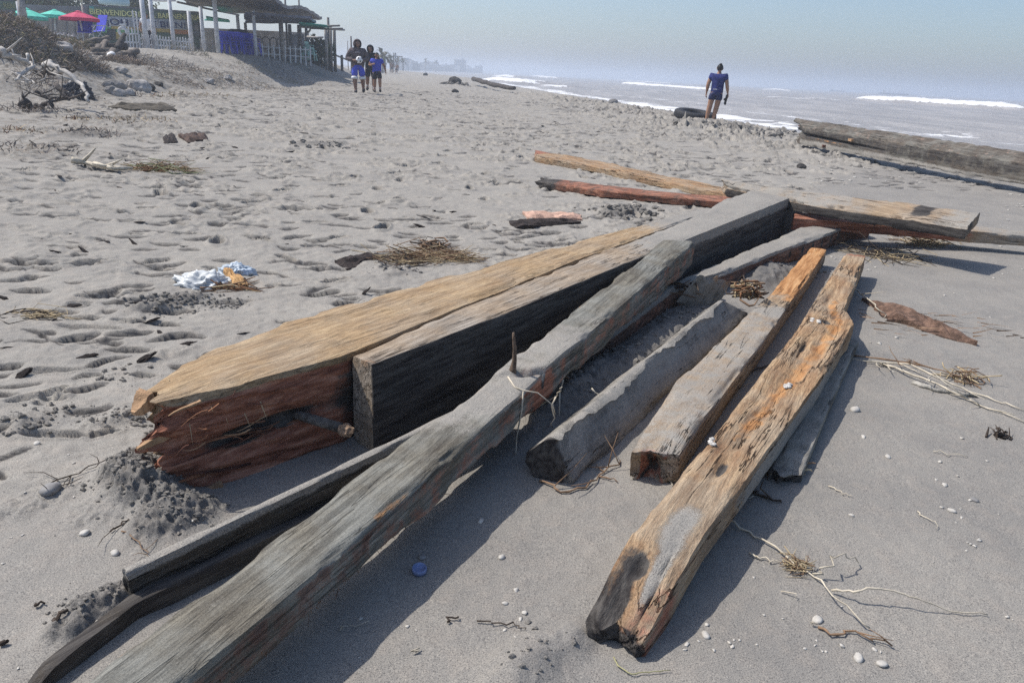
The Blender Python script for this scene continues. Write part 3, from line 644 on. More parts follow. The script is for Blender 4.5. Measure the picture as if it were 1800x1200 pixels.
# D: long grey board, cracked where the nail stands
dD = np.array([.4226, .9063]); nD = np.array([.9063, -.4226])
def dd(d, n, z): p = dD * d + nD * n; return np.array([p[0], p[1], z])
zD = lambda y: .19 + .052 * (y - 1.3)
def Dpt(px, py):
    z = .2
    for _ in range(8): z = zD(at(px, py, z)[1])
    return at(px, py, z)
def extend(a, b, m): v = (a - b); return a + v / np.linalg.norm(v) * m
DL = [Dpt(140, 1200), Dpt(700, 782), Dpt(885, 648), Dpt(932, 605), Dpt(1166, 421)]
DR = [Dpt(323, 1200), Dpt(700, 880), Dpt(908, 697), Dpt(981, 633), Dpt(1222, 424)]
DL = [extend(DL[0], DL[1], .55)] + DL; DR = [extend(DR[0], DR[1], .55)] + DR
Dlen = None
def modD(X, Y, Z, mk, I):
    V, W = I['V'], I['W']; L = I['LEN']; T = I['T']; xc = CRX
    d = X - xc - .06 * (V - .5) * 2
    crk = np.exp(-((d + .012 * (fbm3(Y * 40, Z * 20, X * 0, 3, 2) - .5) * 4) / .018) ** 2) * ss(.25, .7, V) * ss(.7, .0, W); Z = Z - .03 * crk
    step = ss(-.03, .012, d + .03 * (fbm3(Y * 50, Z * 0, X * 0, 3, 7) - .5)); Z = Z + .011 * step * ss(.35, 0, d - .15) * I['top']
    bot = ss(.5, 1, W) * ss(.6, 1, V)
    Z = Z - bot * .030 * (fbm3(X * 5, Y * 0, X * 0, 4, 9) - .45) * 2; Y = Y - ss(.9, 1, V) * .012 * (fbm3(X * 6, Z * 18, X * 0, 4, 12) - .5)
    side = ss(.95, 1, V) * ss(.0, .12, W)
    mk[:, 1] = side * .46 + .95 * np.exp(-(d / .055) ** 2) * ss(.1, .6, V) * (1 - .3 * step) + .4 * np.exp(-((d + .14) / .06) ** 2) * ss(.7, 1, V) * I['top']
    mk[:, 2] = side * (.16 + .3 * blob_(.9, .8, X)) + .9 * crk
    mk[:, 0] = I['top'] * (.30 + .45 * np.exp(-((d + .22) / .22) ** 2) + .38 * np.exp(-((d - .3) / .3) ** 2))
    mk[:, 3] = I['top'] * (.52 * ss(.75, 1, V) * ss(2.2, .6, X) * (.3 + 1.2 * ss(.45, .6, fbm3(X * 4, Y * 0, X * 0, 3, 18))) + .38 * ss(.2, .0, V) * (fbm3(X * 5, Y * 0, X * 0, 3, 28) > .5)) + .3 * np.exp(-((d + .1) / .06) ** 2) * ss(.3, 0, V)
    return X, Y, Z
o_ = (DL[0] + DR[0]) / 2; e_ = (DL[-1] + DR[-1]) / 2; ax_ = (e_ - o_) / np.linalg.norm(e_ - o_)
CRX = float((Dpt(905, 655) - o_) @ ax_)
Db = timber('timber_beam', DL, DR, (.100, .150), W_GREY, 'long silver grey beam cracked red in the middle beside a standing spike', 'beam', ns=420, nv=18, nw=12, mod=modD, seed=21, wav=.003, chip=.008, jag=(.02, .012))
base = []; dirs = []; lens = []
for i in range(900):
    x = RNG.uniform(.3, Db['_len'] * .8); f = x / Db['_len']; 
    y = -.5 * float(np.interp(f, [0, .3, .6, 1], [.165, .165, .13, .15])); hh_ = float(np.interp(f, [0, 1], [.1, .15]))
    k = RNG.random(); base.append((x, y + RNG.uniform(-.004, .006), -hh_ * (.35 + .65 * k ** .5) )); dirs.append((RNG.normal() * .8 - .5, -RNG.random() * .9, -1)); lens.append(RNG.uniform(.004, .016) + (RNG.random() < .05) * RNG.uniform(.015, .045))
fringe(Db, M_FIB, base, dirs, lens, .0011)
# spike on D, root strands hanging from it
mb = MB(); p = Dpt(900, 655); top = np.array([p[0] + .002, p[1] - .01, ztop(p[0], p[1], 583)])
pl = [in_local(Db, p + (np.array(top) - p) * f + np.array([.006 * math.sin(f * 4), 0, 0])) for f in (-.05, .1, .3, .6, .85, 1)]
mb.tube(pl, [.022, .012, .0085, .0075, .006, .004], 8); mb.build('spike', plain('rusty_spike', (.20, .14, .10), .9, .45, 70, bump=1.), Db, True)

# F: slumped square log in the shade, sand on it
def px_z(px, py, z): return at(px, py, z)
def modF(X, Y, Z, mk, I):
    end = ss(.012, 0, X); mk[:, 0] = (1 - end) * (.40 + .35 * fbm2(X * 3, Y * 5, 3, 6)) ; mk[:, 2] = end * .95 + .25 * ss(.5, 1, I['W']); mk[:, 3] = .3 * end * ss(.6, .2, I['V'])  # near end face blackened: paints the grey beam's shadow on it
    return X, Y, Z
fr0 = at(1012, 850, .005); fr1 = at(1322, 553, .03); fl0 = at(966, 768, .165); fl1 = at(1268, 524, .17)
fdv = at(916, 806, .085) - fl0; fdv[1] += .02
timber('square_log', [fl0, fl1], [fr0, fr1], float(np.linalg.norm(fdv)), W_LOG, 'short square log caked with sand lying in shade beside the cracked beam', 'log', ns=120, nv=14, nw=10, mod=modF, seed=31, wav=.020, chip=.020, rough=.0035, jag=(.004, .02), dvec=fdv)
# E: long sandy timber with reddish bolted side
def modE(X, Y, Z, mk, I):
    L = I['LEN']; top = I['top']; V = I['V']
    mk[:, 0] = top * .95 + .15; mk[:, 1] = (1 - top) * (.45 * ss(.5, 1, V)); mk[:, 0] -= .4 * (1 - top) * ss(1.2, 1.8, X)
    h = np.zeros_like(X)
    for c in (2.15, 2.35, 2.52, 2.68, 2.86, 3.0): h = np.maximum(h, np.exp(-(((X - c * L / 3.5) / .028) ** 2 + ((I['W'] - .45) / .25) ** 2)))
    mk[:, 2] = h * ss(.9, 1, V) * 1.1; Y = Y + h * ss(.9, 1, V) * .012; mk[:, 3] = .5 * top * blob_(L - .45, .2, X)
    Z = Z + .015 * top * (fbm2(X * 6, Y * 10, 3, 2) - .5)
    return X, Y, Z
Et = timber('timber_beam', [at(1010, 600, .12), at(1130, 520, .135), at(1260, 462, .145), at(1410, 398, .145), at(1508, 386, .13)], [at(1075, 585, .11), at(1180, 508, .13), at(1277, 477, .14), at(1357, 444, .145), at(1500, 394, .14), at(1532, 395, .12)], .15, W_RED,
            'long reddish timber with dark bolt holes, lying under the edge of the thick dark sided beam', 'beam', ns=220, nv=12, nw=10, mod=modE, seed=41, wav=.006, chip=.012, jag=(.03, .05))
# broken stub between E and F
def modS(X, Y, Z, mk, I): mk[:, 0] = .55; mk[:, 3] = .8 * ss(.06, 0, I['LEN'] - X); mk[:, 2] = .2; return X, Y, Z
timber('wood_stub', [at(1190, 530, .06), at(1230, 484, .215)], [at(1250, 530, .05), at(1277, 484, .20)], .07, W_GREY, 'short broken grey stub rising between the square log and the bolted timber', 'stub', ns=30, nv=10, nw=6, mod=modS, seed=44, jag=(.02, .05), wav=.01)
# G
def modG(X, Y, Z, mk, I):
    L = I['LEN']; top = I['top']; mk[:, 0] = top * (.40 - .34 * ss(1.5, 2.4, X) + .25 * blob_(1.9, .12, X)) + .14; mk[:, 3] = top * (.12 + .75 * ss(1.6, 2.7, X) * (.4 + fbm2(X * 3, Y * 6, 3, 4)) - .2 * blob_(1.9, .1, X)) + .25 * top * blob_(.35, .3, X) * ss(.3, .9, I['V'])
    e = ss(.03, 0, X); mk[:, 1] = .9 * e * ss(.85, .5, np.abs(I['V'] - .5) * 2) + .35 * blob_(.1, .09, X) * ss(.3, 1, I['V']); mk[:, 2] = e * .6 * (np.abs(I['V'] - .45) < .25)
    X = X + .09 * np.exp(-((I['V'] - .42) / .2) ** 2 - ((I['W'] - .6) / .35) ** 2) * np.exp(-np.maximum(X, 0) / .03)
    Z = Z + .012 * top * (fbm2(X * 5, Y * 9, 3, 3) - .5); Z = Z + ss(.13, .10, L - X) * 0 - .012 * top * np.exp(-((L - X - .16) / .03) ** 2)
    return X, Y, Z
Gb = timber('timber_beam', [at(1110, 790, .115), at(1189, 668, .12), at(1356, 512, .12), at(1424, 435, .12)], [at(1196, 798, .115), at(1232, 741, .12), at(1336, 607, .12), at(1412, 500, .12), at(1453, 439, .12)], .115, W_TAN,
            'straight sandy timber between the square log and the orange beam, bright orange far half', 'beam', ns=260, nv=14, nw=9, mod=modG, seed=51, wav=.005, chip=.008, jag=(.03, .015))
# H: the orange worn beam nearest on the right
def modH(X, Y, Z, mk, I):
    V, W = I['V'], I['W']; L = I['LEN']; top = I['top']; k = L / 4.5
    tr = np.exp(-((V - (.55 - .12 * np.sin(X * 2))) / .22) ** 2) * ss(.75, 1.0, X) * ss(3.6 * k, 2.9 * k, X); rg = fbm2(X * 6, Y * 22, 4, 5)
    Z = Z - top * tr * (.012 + .03 * (rg - .4)) + top * .010 * (fbm2(X * 7, Y * 14, 4, 9) - .5)
    pit = np.zeros_like(X)
    for c, v_, a, b, dp in [(.72, .52, .07, .10, 1), (.92, .5, .05, .08, .7), (2.05, .35, .16, .07, .9), (2.55, .45, .05, .14, 1.0), (.17, .38, .03, .12, .8), (3.0, .4, .1, .1, .5)]:
        pit = np.maximum(pit, dp * np.exp(-(((X - c) / a) ** 2 + ((V - v_) / b) ** 2)))
    grv = .55 * np.exp(-((V - .30 - .06 * np.sin(X * 30)) / .11) ** 2) * ss(.17, .05, X) + .5 * np.exp(-((V - .80 + .3 * X) / .022) ** 2) * ss(.33, .1, X)
    Z = Z - top * (.022 * pit + .022 * grv * (0.6 + .8 * fbm2(X * 14, Y * 110, 3, 2)))
    Y = Y - ss(.9, 1, V) * .012 * (fbm3(X * 7, Z * 22, X * 0, 4, 12) - .5) * ss(.6, 1.4, X)
    X = X + np.exp(-np.maximum(X, 0) / .03) * (.03 * (fbm2(Y * 60, Z * 30, 3, 4) - .5) - .012 * np.sin(V * 9))
    endz = ss(.42, .06, X); mk[:, 1] = .62 * endz * (1 - .3 * top) + .35 * blob_(3.25 * k, .12, X) * ss(.5, 0, V) + .8 * ss(.12, 0, L - X)
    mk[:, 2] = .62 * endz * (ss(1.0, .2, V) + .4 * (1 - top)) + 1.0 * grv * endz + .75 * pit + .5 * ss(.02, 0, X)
    mk[:, 0] = top * (.82 * np.exp(-(((X - .36) / .17) ** 2 + ((V - .60) / .34) ** 2)) + .75 * np.exp(-(((X - .15) / .1) ** 2 + ((V - .68) / .12) ** 2))) + (1 - top) * ss(.9, 1, V) * (.80 * ss(.4, .8, X) * ss(2.6, 1.6, X))
    mk[:, 3] = (.42 * tr + .16) * ss(.4, .7, X) * (1 - pit)
    far = ss(3.1 * k, 3.5 * k, X); mk[:, 3] -= .4 * far; mk[:, 0] += .22 * far * top
    return X, Y, Z
HL = [at(1030, 1082, .055), at(1068, 1012, .105), at(1110, 935, .145), at(1245, 772, .16), at(1350, 640, .165), at(1405, 570, .165), at(1425, 538, .155), at(1484, 446, .15)]
HR = [at(1133, 1130, .050), at(1178, 1045, .10), at(1240, 935, .145), at(1320, 832, .16), at(1440, 668, .165), at(1503, 566, .165), at(1486, 540, .155), at(1522, 449, .15)]
Hb = timber('timber_beam', HL, HR, (.115, .125), W_ORANGE, 'bright orange shredded beam propped nearest the camera, purple rotten near end', 'beam', ns=420, nv=26, nw=12, mod=modH, seed=61, wav=.004, chip=.010, jag=(.03, .03))
base = []; dirs = []; lens = []
Hl = Hb['_len']
for i in range(1500):
    x = RNG.uniform(.5, Hl * .78); v = RNG.random()
    if RNG.random() < .5: base.append((x, -.075 + RNG.uniform(-.012, .008), -RNG.random() ** .7 * .10)); dirs.append((RNG.normal(), -1, RNG.normal() * .7 - .3)); lens.append(RNG.uniform(.004, .017) * (1.6 if 2.0 < x < 3.3 else .8))
    else: base.append((x, -.01 + RNG.normal() * .025, -.006)); dirs.append((RNG.normal(), RNG.normal(), .5)); lens.append(RNG.uniform(.004, .014))
fringe(Hb, plain('orange_fibre', (.34, .165, .070), .9, .4, 30), base, dirs, lens, .0009)
def stone(px, py, z, r, seed, name='white_pebble', lab=None, cat='pebble', mat=None, parent=None, sq=.55, group=None, sub=2):
    p = at(px, py, z) if z is not None else on(px, py, r * .25)
    o = MB().blob((0, 0, 0), (r, r * random.uniform(.55, .9), r * sq), seed, sub, .30, R=Euler((random.uniform(-.3, .3), random.uniform(-.3, .3), random.uniform(0, 6))).to_matrix()).build(name, mat or M_PEB, None, True, loc=tuple(p))
    if lab: tag(o, lab, cat, group)
    return o
M_PEB = plain('pale_pebble', (.50, .47, .42), .6, .25, 40); M_PEBG = plain('grey_pebble', (.25, .24, .23), .6, .3, 30); M_BARN = plain('barnacle_white', (.60, .57, .52), .8, .3, 60, bump=.6)
for (px, py, w_) in [(1252, 774, .020), (1433, 563, .026), (1388, 678, .024)]:
    p = in_local(Hb, at(px, py, .165)); mb = MB()
    for k in range(5): mb.blob(p + Vector((RNG.normal() * w_ * .5, RNG.normal() * w_ * .4, -.003)), (w_ * .55, w_ * .42, w_ * .18), k, 3, .6, freq=3)
    mb.build('barnacle_crust', M_BARN, Hb, True)
# K: small grey board beneath H
def modK(X, Y, Z, mk, I): mk[:, 0] = .45 * I['top'] + .1; mk[:, 2] = .75 * ss(.16, 0, X); X = X + .08 * np.exp(-np.maximum(X, 0) / .05) * (fbm2(I['V'] * 6, I['W'] * 4, 3, 4) - .5); Z = Z - .02 * ss(.12, 0, X) * (fbm2(X * 20, Y * 40, 3, 5)); return X, Y, Z
timber('plank', [at(1352, 825, .05), at(1432, 690, .055), at(1490, 590, .055)], [at(1408, 835, .045), at(1446, 740, .055), at(1510, 600, .055)], .05, W_GREY, 'small grey board with a charred end trapped beneath the orange beam', 'plank', ns=80, nv=10, nw=6, mod=modK, seed=71, jag=(.05, .0))
# I: two battens lying on the sand behind the golden beam
def modI(X, Y, Z, mk, I): mk[:, 3] = .42 * I['top'] * ss(.1, .5, X); mk[:, 1] = .8 * ss(.35, 0, X) + .3 * (1 - I['top']); mk[:, 2] = .4 * ss(.15, 0, X); mk[:, 0] = .25 * I['top'] * blob_(1.4, .5, X); return X, Y, Z
def modI2(X, Y, Z, mk, I): mk[:, 1] = .55; mk[:, 2] = .6 * ss(.5, 0, X) + .3; mk[:, 0] = .3 * I['top']; return X, Y, Z
timber('batten', [at(941, 263, .12), at(1060, 284, .11), at(1180, 310, .10), at(1330, 340, .10)], [at(940, 275, .10), at(1060, 295, .10), at(1180, 322, .09), at(1300, 346, .09)], .09, W_ORANGE, 'orange batten with a peeled top, the farther of two lying behind the beams', 'batten', ns=110, nv=8, nw=6, mod=modI, seed=81, wav=.012, chip=.012, jag=(.06, .02))
timber('batten', [at(948, 311, .11), at(1060, 324, .11), at(1180, 337, .11), at(1320, 346, .11)], [at(942, 318, .08), at(1060, 335, .09), at(1180, 346, .09), at(1300, 356, .09)], .08, W_RED, 'dark red batten, the nearer of two lying behind the beams', 'batten', ns=110, nv=8, nw=6, mod=modI2, seed=83, wav=.012, chip=.012, jag=(.10, .02))
# J: the plank crossing behind the far end, and the reddish timber below it
def modJ(X, Y, Z, mk, I):
    L = I['LEN']; mk[:, 0] = I['top'] * (.62 - .45 * ss(1.0, 1.8, X) * ss(L - .3, L - .9, X)); mk[:, 3] = I['top'] * (.55 * blob_(L - 1.15, .35, X) + .45 * blob_(L - .18, .10, X)); mk[:, 2] = I['top'] * .9 * blob_(L - .37, .09, X) * ss(.9, .2, np.abs(I['V'] - .35)) + .5 * ss(.02, 0, L - X) + .95 * (1 - I['top']) * ss(.9, 1, I['V'])  # real burn on top; near side blackened as painted underside shade
    mk[:, 0] -= I['top'] * .9 * blob_(L - .40, .14, X); mk[:, 1] = .3 * blob_(L - .5, .1, X) + .5 * I['top'] * np.exp(-(((X - L + 1.7) / .05) ** 2 + ((I['V'] - .7) / .15) ** 2)); return X, Y, Z
timber('plank', [at(1270, 314, .395), at(1424, 335, .41), at(1600, 356, .415), at(1724, 372, .41)], [at(1275, 328, .33), at(1428, 359, .325), at(1600, 384, .33), at(1699, 400, .335)], .10, W_TAN, 'sandy tan plank with a blunt burnt end crossing behind the big beams', 'plank', ns=150, nv=14, nw=6, mod=modJ, seed=91, wav=.014, chip=.028, jag=(.06, .006))
def modJ2(X, Y, Z, mk, I): mk[:, 1] = .72 * ss(1.9, 1.2, X); mk[:, 0] = .45 * ss(1.0, 1.9, X) + .2 * I['top']; return X, Y, Z
timber('timber_beam', [at(1395, 372, .22), at(1520, 380, .215), at(1660, 390, .20), at(1830, 408, .19)], [at(1395, 384, .20), at(1520, 392, .195), at(1660, 402, .18), at(1830, 416, .17)], .10, W_TAN, 'reddish timber running out to the right under the sandy tan plank', 'beam', ns=120, nv=6, nw=8, mod=modJ2, seed=93, wav=.010, chip=.010)
# M: huge waterlogged beam by the water
def modM(X, Y, Z, mk, I):
    L = I['LEN']; V, W = I['V'], I['W']; top = I['top']; lay = fbm3(X * 1.2, Z * 14, Y * 9, 4, 6)
    X = X + np.exp(-np.maximum(X, 0) / .25) * (.9 * (fbm3(Y * 5, Z * 16, X * 0, 3, 3) - .5) + .55 * np.exp(-((W - .38) / .10) ** 2))
    crk = np.exp(-((W - .36 - .05 * X) / .05) ** 2) * ss(3.2, 1.2, X) * ss(.85, 1, V); Y = Y + .10 * crk + .02 * (lay - .5) * ss(.9, 1, V)
    mk[:, 0] = top * .34 * (W < .01) + .72 * ss(.50, .75, W + .15 * (lay - .5) - .02 * X) * ss(.9, 1, V); mk[:, 1] = .35 * ss(.3, .05, W) * (1 - top) + .35 * top; mk[:, 2] = .55 * (W > .02) * ss(.9, .5, W) + .8 * crk
    mk[:, 3] = .95 * ss(.9, 1, V) * np.exp(-((W - .47 - .05 * X) / .045) ** 2) * ss(2.4, 1.0, X) * ss(.3, .6, X); return X, Y, Z
a0 = at(1412, 224, .50); b0 = at(1800, 287, .42); a1 = at(1406, 208, .655); b1 = at(1800, 266, .555); vM = (b0 - a0) / np.linalg.norm(b0 - a0)
Mb = timber('timber_beam', [a1, b1 + vM * 2.5], [a0, b0 + vM * 2.5], (.35, .29), W_MUD, 'huge dark waterlogged beam lying at the water\'s edge, its end splintered', 'beam', ns=200, nv=10, nw=20, mod=modM, seed=101, wav=.015, chip=.02, jag=(.15, .02))
for i, (x0, y0, x1, y1) in enumerate([(1470, 262, 1408, 245), (1480, 266, 1412, 252), (1450, 258, 1405, 236), (1476, 272, 1520, 262), (1440, 232, 1403, 221), (1500, 246, 1440, 231)]):
    z0 = [.12, .08, .2, .05, .4, .4][i]; sliver(Mb, 'splinter', at(x0, y0, z0), at(x1, y1, z0 + .03), .07, .05, [M_SPL2, M_SPL2, M_SPL3, M_STRAW, M_SPL3, M_SPL2][i], i)
# ------------------------------------------------------------------ litter on the sand
def twig(name, pts, r, mat, label, cat='twig', group=None, side=0, n=5, z0=.006, jig=.006):
    """a dry stem lying on the sand through picture points (px, py, height)"""
    P = []
    for q in pts:
        p = on(q[0], q[1]); 
        hgt = q[2] if len(q) > 2 else z0
        if hgt > .02: p = Vector(at(q[0], q[1], gz(p[0], p[1]) + hgt))
        else: p.z += hgt
        P.append(p)
    Q = []
    for a, b in zip(P[:-1], P[1:]):
        for k in range(4): Q.append(a.lerp(b, k / 4) + Vector((RNG.normal(), RNG.normal(), abs(RNG.normal()) * .5)) * jig * (k > 0))
    Q.append(P[-1]); o = Q[0].copy(); mb = MB()
    mb.tube([q - o for q in Q], [r * (1 - .55 * i / len(Q)) * RNG.uniform(.8, 1.2) for i in range(len(Q))], n)
    for k in range(side):
        i = RNG.integers(1, len(Q) - 1); d = Vector((RNG.normal(), RNG.normal(), abs(RNG.normal()) * .3)).normalized(); l = min(RNG.uniform(.03, .12) * (r / .003), .20)
        mb.tube([Q[i] - o, Q[i] - o + d * l * .5 + Vector((RNG.normal(), RNG.normal(), 0)) * .01, Q[i] - o + d * l], [r * .6, r * .45, r * .2], 4)
    return tag(mb.build(name, mat, None, True, loc=o), label, cat, group)
M_BONE = plain('bleached_stem', (.52, .46, .36), .8, .25, 20); M_BR = plain('brown_stem', (.22, .14, .085), .85, .35, 25)
twig('dry_stalk', [(1275, 915), (1325, 947), (1390, 990), (1430, 1018), (1475, 1055, .03), (1528, 1108, .008)], .0042, M_BONE, 'long straight dry stem with a brown root tuft on the smooth sand', 'stalk')
twig('dry_stalk', [(1427, 1014, .01), (1450, 996, .035), (1475, 976, .055), (1490, 980, .04), (1508, 993)], .003, M_BONE, 'short bent side stem arching up from the long straight stem', 'stalk')
twig('dry_stalk', [(1460, 1043, .01), (1500, 1040, .03), (1530, 1033, .045), (1580, 1041, .04), (1620, 1054, .03), (1670, 1078), (1735, 1084)], .0034, M_BONE, 'pale curved stem trailing right from the long straight stem', 'stem', jig=.003)
twig('twig', [(1437, 1105), (1470, 1118), (1490, 1113), (1530, 1125), (1566, 1137)], .0035, M_BR, 'reddish brown kinked twig below the long straight stem', side=2)
twig('twig', [(1078, 1158), (1085, 1172), (1110, 1187), (1140, 1184), (1178, 1180)], .0022, plain('green_stalk', (.30, .28, .15), .8, .3), 'thin olive stalk curving away from the orange beam\'s rotten end', 'stalk', jig=.001)
twig('twig', [(1317, 975), (1335, 985), (1352, 990), (1372, 992)], .0030, M_BONE, 'small white feather like sliver beside the brown root tuft')
twig('twig', [(1372, 1042), (1398, 1055)], .002, M_BONE, 'tiny straight white straw on the sand between the beam shadow and the long stem')
twig('twig', [(1612, 902), (1630, 915), (1645, 932)], .0022, M_BONE, 'short wavy white root alone on the smooth sand right of the long stem')
twig('twig', [(1455, 857), (1480, 872), (1497, 876)], .0022, M_BONE, 'short pale twig near the charred end of the small grey board')
twig('twig', [(1322, 868), (1345, 877), (1372, 886)], .006, M_DKTW, 'dark thick twig lying in the orange beam\'s shadow', side=1)
twig('twig', [(1300, 886), (1312, 880), (1325, 876)], .0022, M_BONE, 'thin pale root against the dark thick twig')
twig('twig', [(598, 1112), (612, 1104), (650, 1100)], .0015, M_BONE, 'hair thin pale straw in the grey beam\'s shadow')
twig('twig', [(786, 1097), (800, 1090), (806, 1087)], .0028, M_DKTW, 'short black twig at the rim of the grey beam\'s shadow')
twig('twig', [(838, 1095), (880, 1098), (905, 1104), (922, 1117)], .0022, M_DKTW, 'slender dark stalk bending down on the lit sand between the two long beams')
twig('twig', [(730, 1148), (737, 1142)], .0028, M_BONE, 'stubby pale straw at the shadow edge by the picture\'s lower rim')
twig('twig', [(1522, 640, .01), (1600, 640, .03), (1650, 665, .03), (1700, 690), (1760, 712), (1800, 725)], .005, M_BONE, 'long pale root, upper strand of the root drift right of the orange beam', 'root', side=6)
twig('twig', [(1545, 640), (1605, 668, .02), (1660, 690, .02), (1720, 715), (1800, 745)], .006, M_BONE, 'long pale root, lower strand of the root drift right of the orange beam', 'root', side=5)
twig('twig', [(1500, 628), (1560, 632, .03), (1620, 650, .02), (1690, 662, .03), (1720, 672)], .0045, M_BR, 'brown twiggy strand tangled on top of the pale root drift', 'root', side=8)
twig('driftwood_piece', [(1602, 675), (1640, 688), (1690, 697), (1718, 700)], .012, plain('two_tone_bark', (.34, .32, .28), .85, .5, 20, bump=.6), 'grey and white scrap of driftwood in the pale root drift', 'driftwood')
twig('twig', [(1640, 795), (1670, 800), (1700, 803)], .0022, M_BONE, 'thin white twig on the open sand at the picture\'s right')
twig('twig', [(1290, 670), (1290, 676)], .002, M_DKTW, 'tiny dark twig between the sandy timber and the orange beam')
twig('twig', [(1230, 700), (1270, 690), (1310, 672)], .004, M_DKTW, 'dark crooked twig on the shaded sand between the sandy timber and the orange beam', side=3)
twig('twig', [(1300, 660), (1340, 650), (1372, 640)], .004, M_DKTW, 'farther of two dark twigs in the shade between the sandy timber and orange beam', side=3)
twig('twig', [(1118, 808), (1150, 828), (1182, 856)], .005, M_BONE, 'pale stick poking from the sandy timber\'s rotten end', side=1)
twig('twig', [(948, 850), (985, 868), (1030, 860), (1062, 832), (1090, 812)], .004, M_BR, 'thin brown root curled round the foot of the square log', 'root', side=6)
twig('twig', [(1052, 840), (1085, 850)], .003, M_BR, 'pinkish brown splinter lying just right of the square log\'s foot')
twig('twig', [(935, 740), (980, 695, .10), (988, 680, .17)], .0035, M_BONE, 'pale upright twig in the gap beneath the cracked grey beam')
twig('twig', [(1040, 682, .06), (1062, 715, .03)], .003, M_BONE, 'pale slanting twig on the sand heap left of the square log')
twig('twig', [(1425, 1100), (1430, 1102)], .002, M_BONE, 'speck of white straw near the reddish kinked twig')
twig('straw_bunch', [(80, 870), (95, 850), (140, 838), (190, 825)], .003, M_DKTW, 'fan of dry dark stalks on the sand left of the rotten beam end', 'stalks', side=9)
twig('twig', [(195, 940), (215, 930), (228, 928)], .003, M_DKTW, 'short dark stalk just left of the standing thin plank', side=2)
twig('twig', [(215, 945), (250, 970), (265, 985)], .002, M_BR, 'thin brown stalk against the corner of the standing thin plank', side=2)
twig('twig', [(100, 1108), (126, 1104)], .006, M_DKTW, 'stubby black stick on the sand above the half buried black plank')
twig('twig', [(0, 1135), (8, 1133)], .006, M_DKTW, 'black stick cut by the picture\'s left edge')
twig('twig', [(64, 1066), (80, 1064)], .004, M_DKTW, 'short dark stick on the open sand near the lower left corner')
twig('twig', [(1505, 515, .02), (1525, 525, .04), (1545, 545, .04), (1560, 560)], .005, M_BONE, 'pale double root at the tip of the brown bark slab', 'root', side=3)
twig('twig', [(1640, 500 - 84), (1680, 425), (1690, 432)], .003, M_STRAW, 'curl of yellow straw on the sand under the reddish timber', side=8)
def tangle(name, px, py, R, nst, mat, label, cat, r=.003, hgt=.06, flat=1.0, curl=.16, group=None, z=None, ang=None, ln=(.6, 1.4)):
    """a heap of loose dry stems"""
    c = on(px, py) if z is None else Vector(at(px, py, z)); mb = MB()
    for k in range(nst):
        a = RNG.uniform(0, 6.3) if ang is None else RNG.normal(ang, .35); L = R * RNG.uniform(*ln); p = Vector((RNG.normal() * R * .38, RNG.normal() * R * .38 * flat, RNG.random() ** 1.5 * hgt))
        d = Vector((math.cos(a), math.sin(a), RNG.normal() * .25)); b = Vector((RNG.normal(), RNG.normal(), RNG.normal() * .5)) * L * curl
        P = [p - d * L / 2, p - d * L / 6 + b, p + d * L / 6 + b * .6, p + d * L / 2]
        for q in P: q.z = max(q.z, .002)
        rr_ = r * RNG.uniform(.5, 1.3); mb.tube(P, [rr_, rr_, rr_ * .8, rr_ * .4], 4, RNG.integers(0, len(mat)) if isinstance(mat, (list, tuple)) else 0, caps=False)
    return tag(mb.build(name, mat, None, True, loc=c), label, cat, group)
tangle('root_tuft', 1398, 998, .045, 60, [M_BR, M_STRAW], 'brown frizzy root tuft on the long straight stem', 'root tuft', .0016, .03)
tangle('root_clump', 1308, 522, .085, 75, [M_BR, M_FIB, M_STRAW, M_DKTW], 'tangle of brown roots draped over the far end of the square log', 'roots', .0055, .10, z=.13, curl=.45)
tangle('root_clump', 1200, 512, .13, 10, [M_BR, M_DKTW], 'few thick bent roots at the foot of the broken grey stub', 'roots', .007, .05, z=.10)
tangle('root_clump', 765, 455, .30, 190, [M_STRAW, M_BR, M_BR], 'spread of straw coloured roots on the sand behind the golden beam', 'roots', .0028, .022, .4, ang=.15)
tangle('root_clump', 762, 437, .11, 110, [M_DKTW, M_BR], 'dark knotted root ball on top of the straw coloured roots', 'roots', .006, .06)
tangle('straw_bunch', 700, 462, .22, 60, [M_BR, M_DKTW, M_STRAW], 'brown straw trail between the black wood chunk and the knotted root ball', 'straw', .0028, .015, .4, ang=.2)
tangle('grass_clump', 290, 300, .32, 110, [M_STRAW, plain('green_straw', (.22, .24, .12), .85, .3), M_FIB], 'clump of dry grass with a rusty heart beside the white driftwood branch', 'grass', .0045, .05, .45, ang=.2)
tangle('straw_bunch', 60, 555, .18, 40, [M_STRAW, M_DKTW], 'flattened yellow straw on the trodden sand at the left', 'straw', .0028, .012, .4, ang=.15)
tangle('straw_bunch', 1625, 428, .28, 70, [M_STRAW, M_BONE, M_BR], 'loose bed of yellow straw under the reddish timber', 'straw', .0035, .02, .6, ang=-.1)
tangle('straw_bunch', 1560, 450, .40, 60, [M_STRAW, M_DKTW], 'scattered straw crumbs between the far beam shadows', 'straw', .003, .012, .9)
tangle('straw_bunch', 1690, 668, .10, 40, [M_STRAW, M_BR], 'little curled straw nest on the pale root drift', 'straw', .003, .04)
tangle('straw_bunch', 1400, 825, .05, 18, [M_BR, M_STRAW], 'torn brown bark curl at the charred end of the small grey board', 'bark', .004, .03, ang=.0)
tangle('straw_bunch', 1150, 815, .06, 16, [M_STRAW, M_BR], 'frayed straw beneath the sandy timber\'s rotten end', 'straw', .003, .02)
tangle('straw_bunch', 1755, 765, .05, 22, [M_DKTW], 'small dark bundle of fibres alone on the sand near the right edge', 'fibres', .004, .03, .4, ang=1.3)
tangle('straw_bunch', 410, 510, .16, 40, [M_STRAW, M_BR, M_FIB], 'splintery straw beneath the torn orange wood scrap', 'straw', .004, .02, .4, ang=.1)
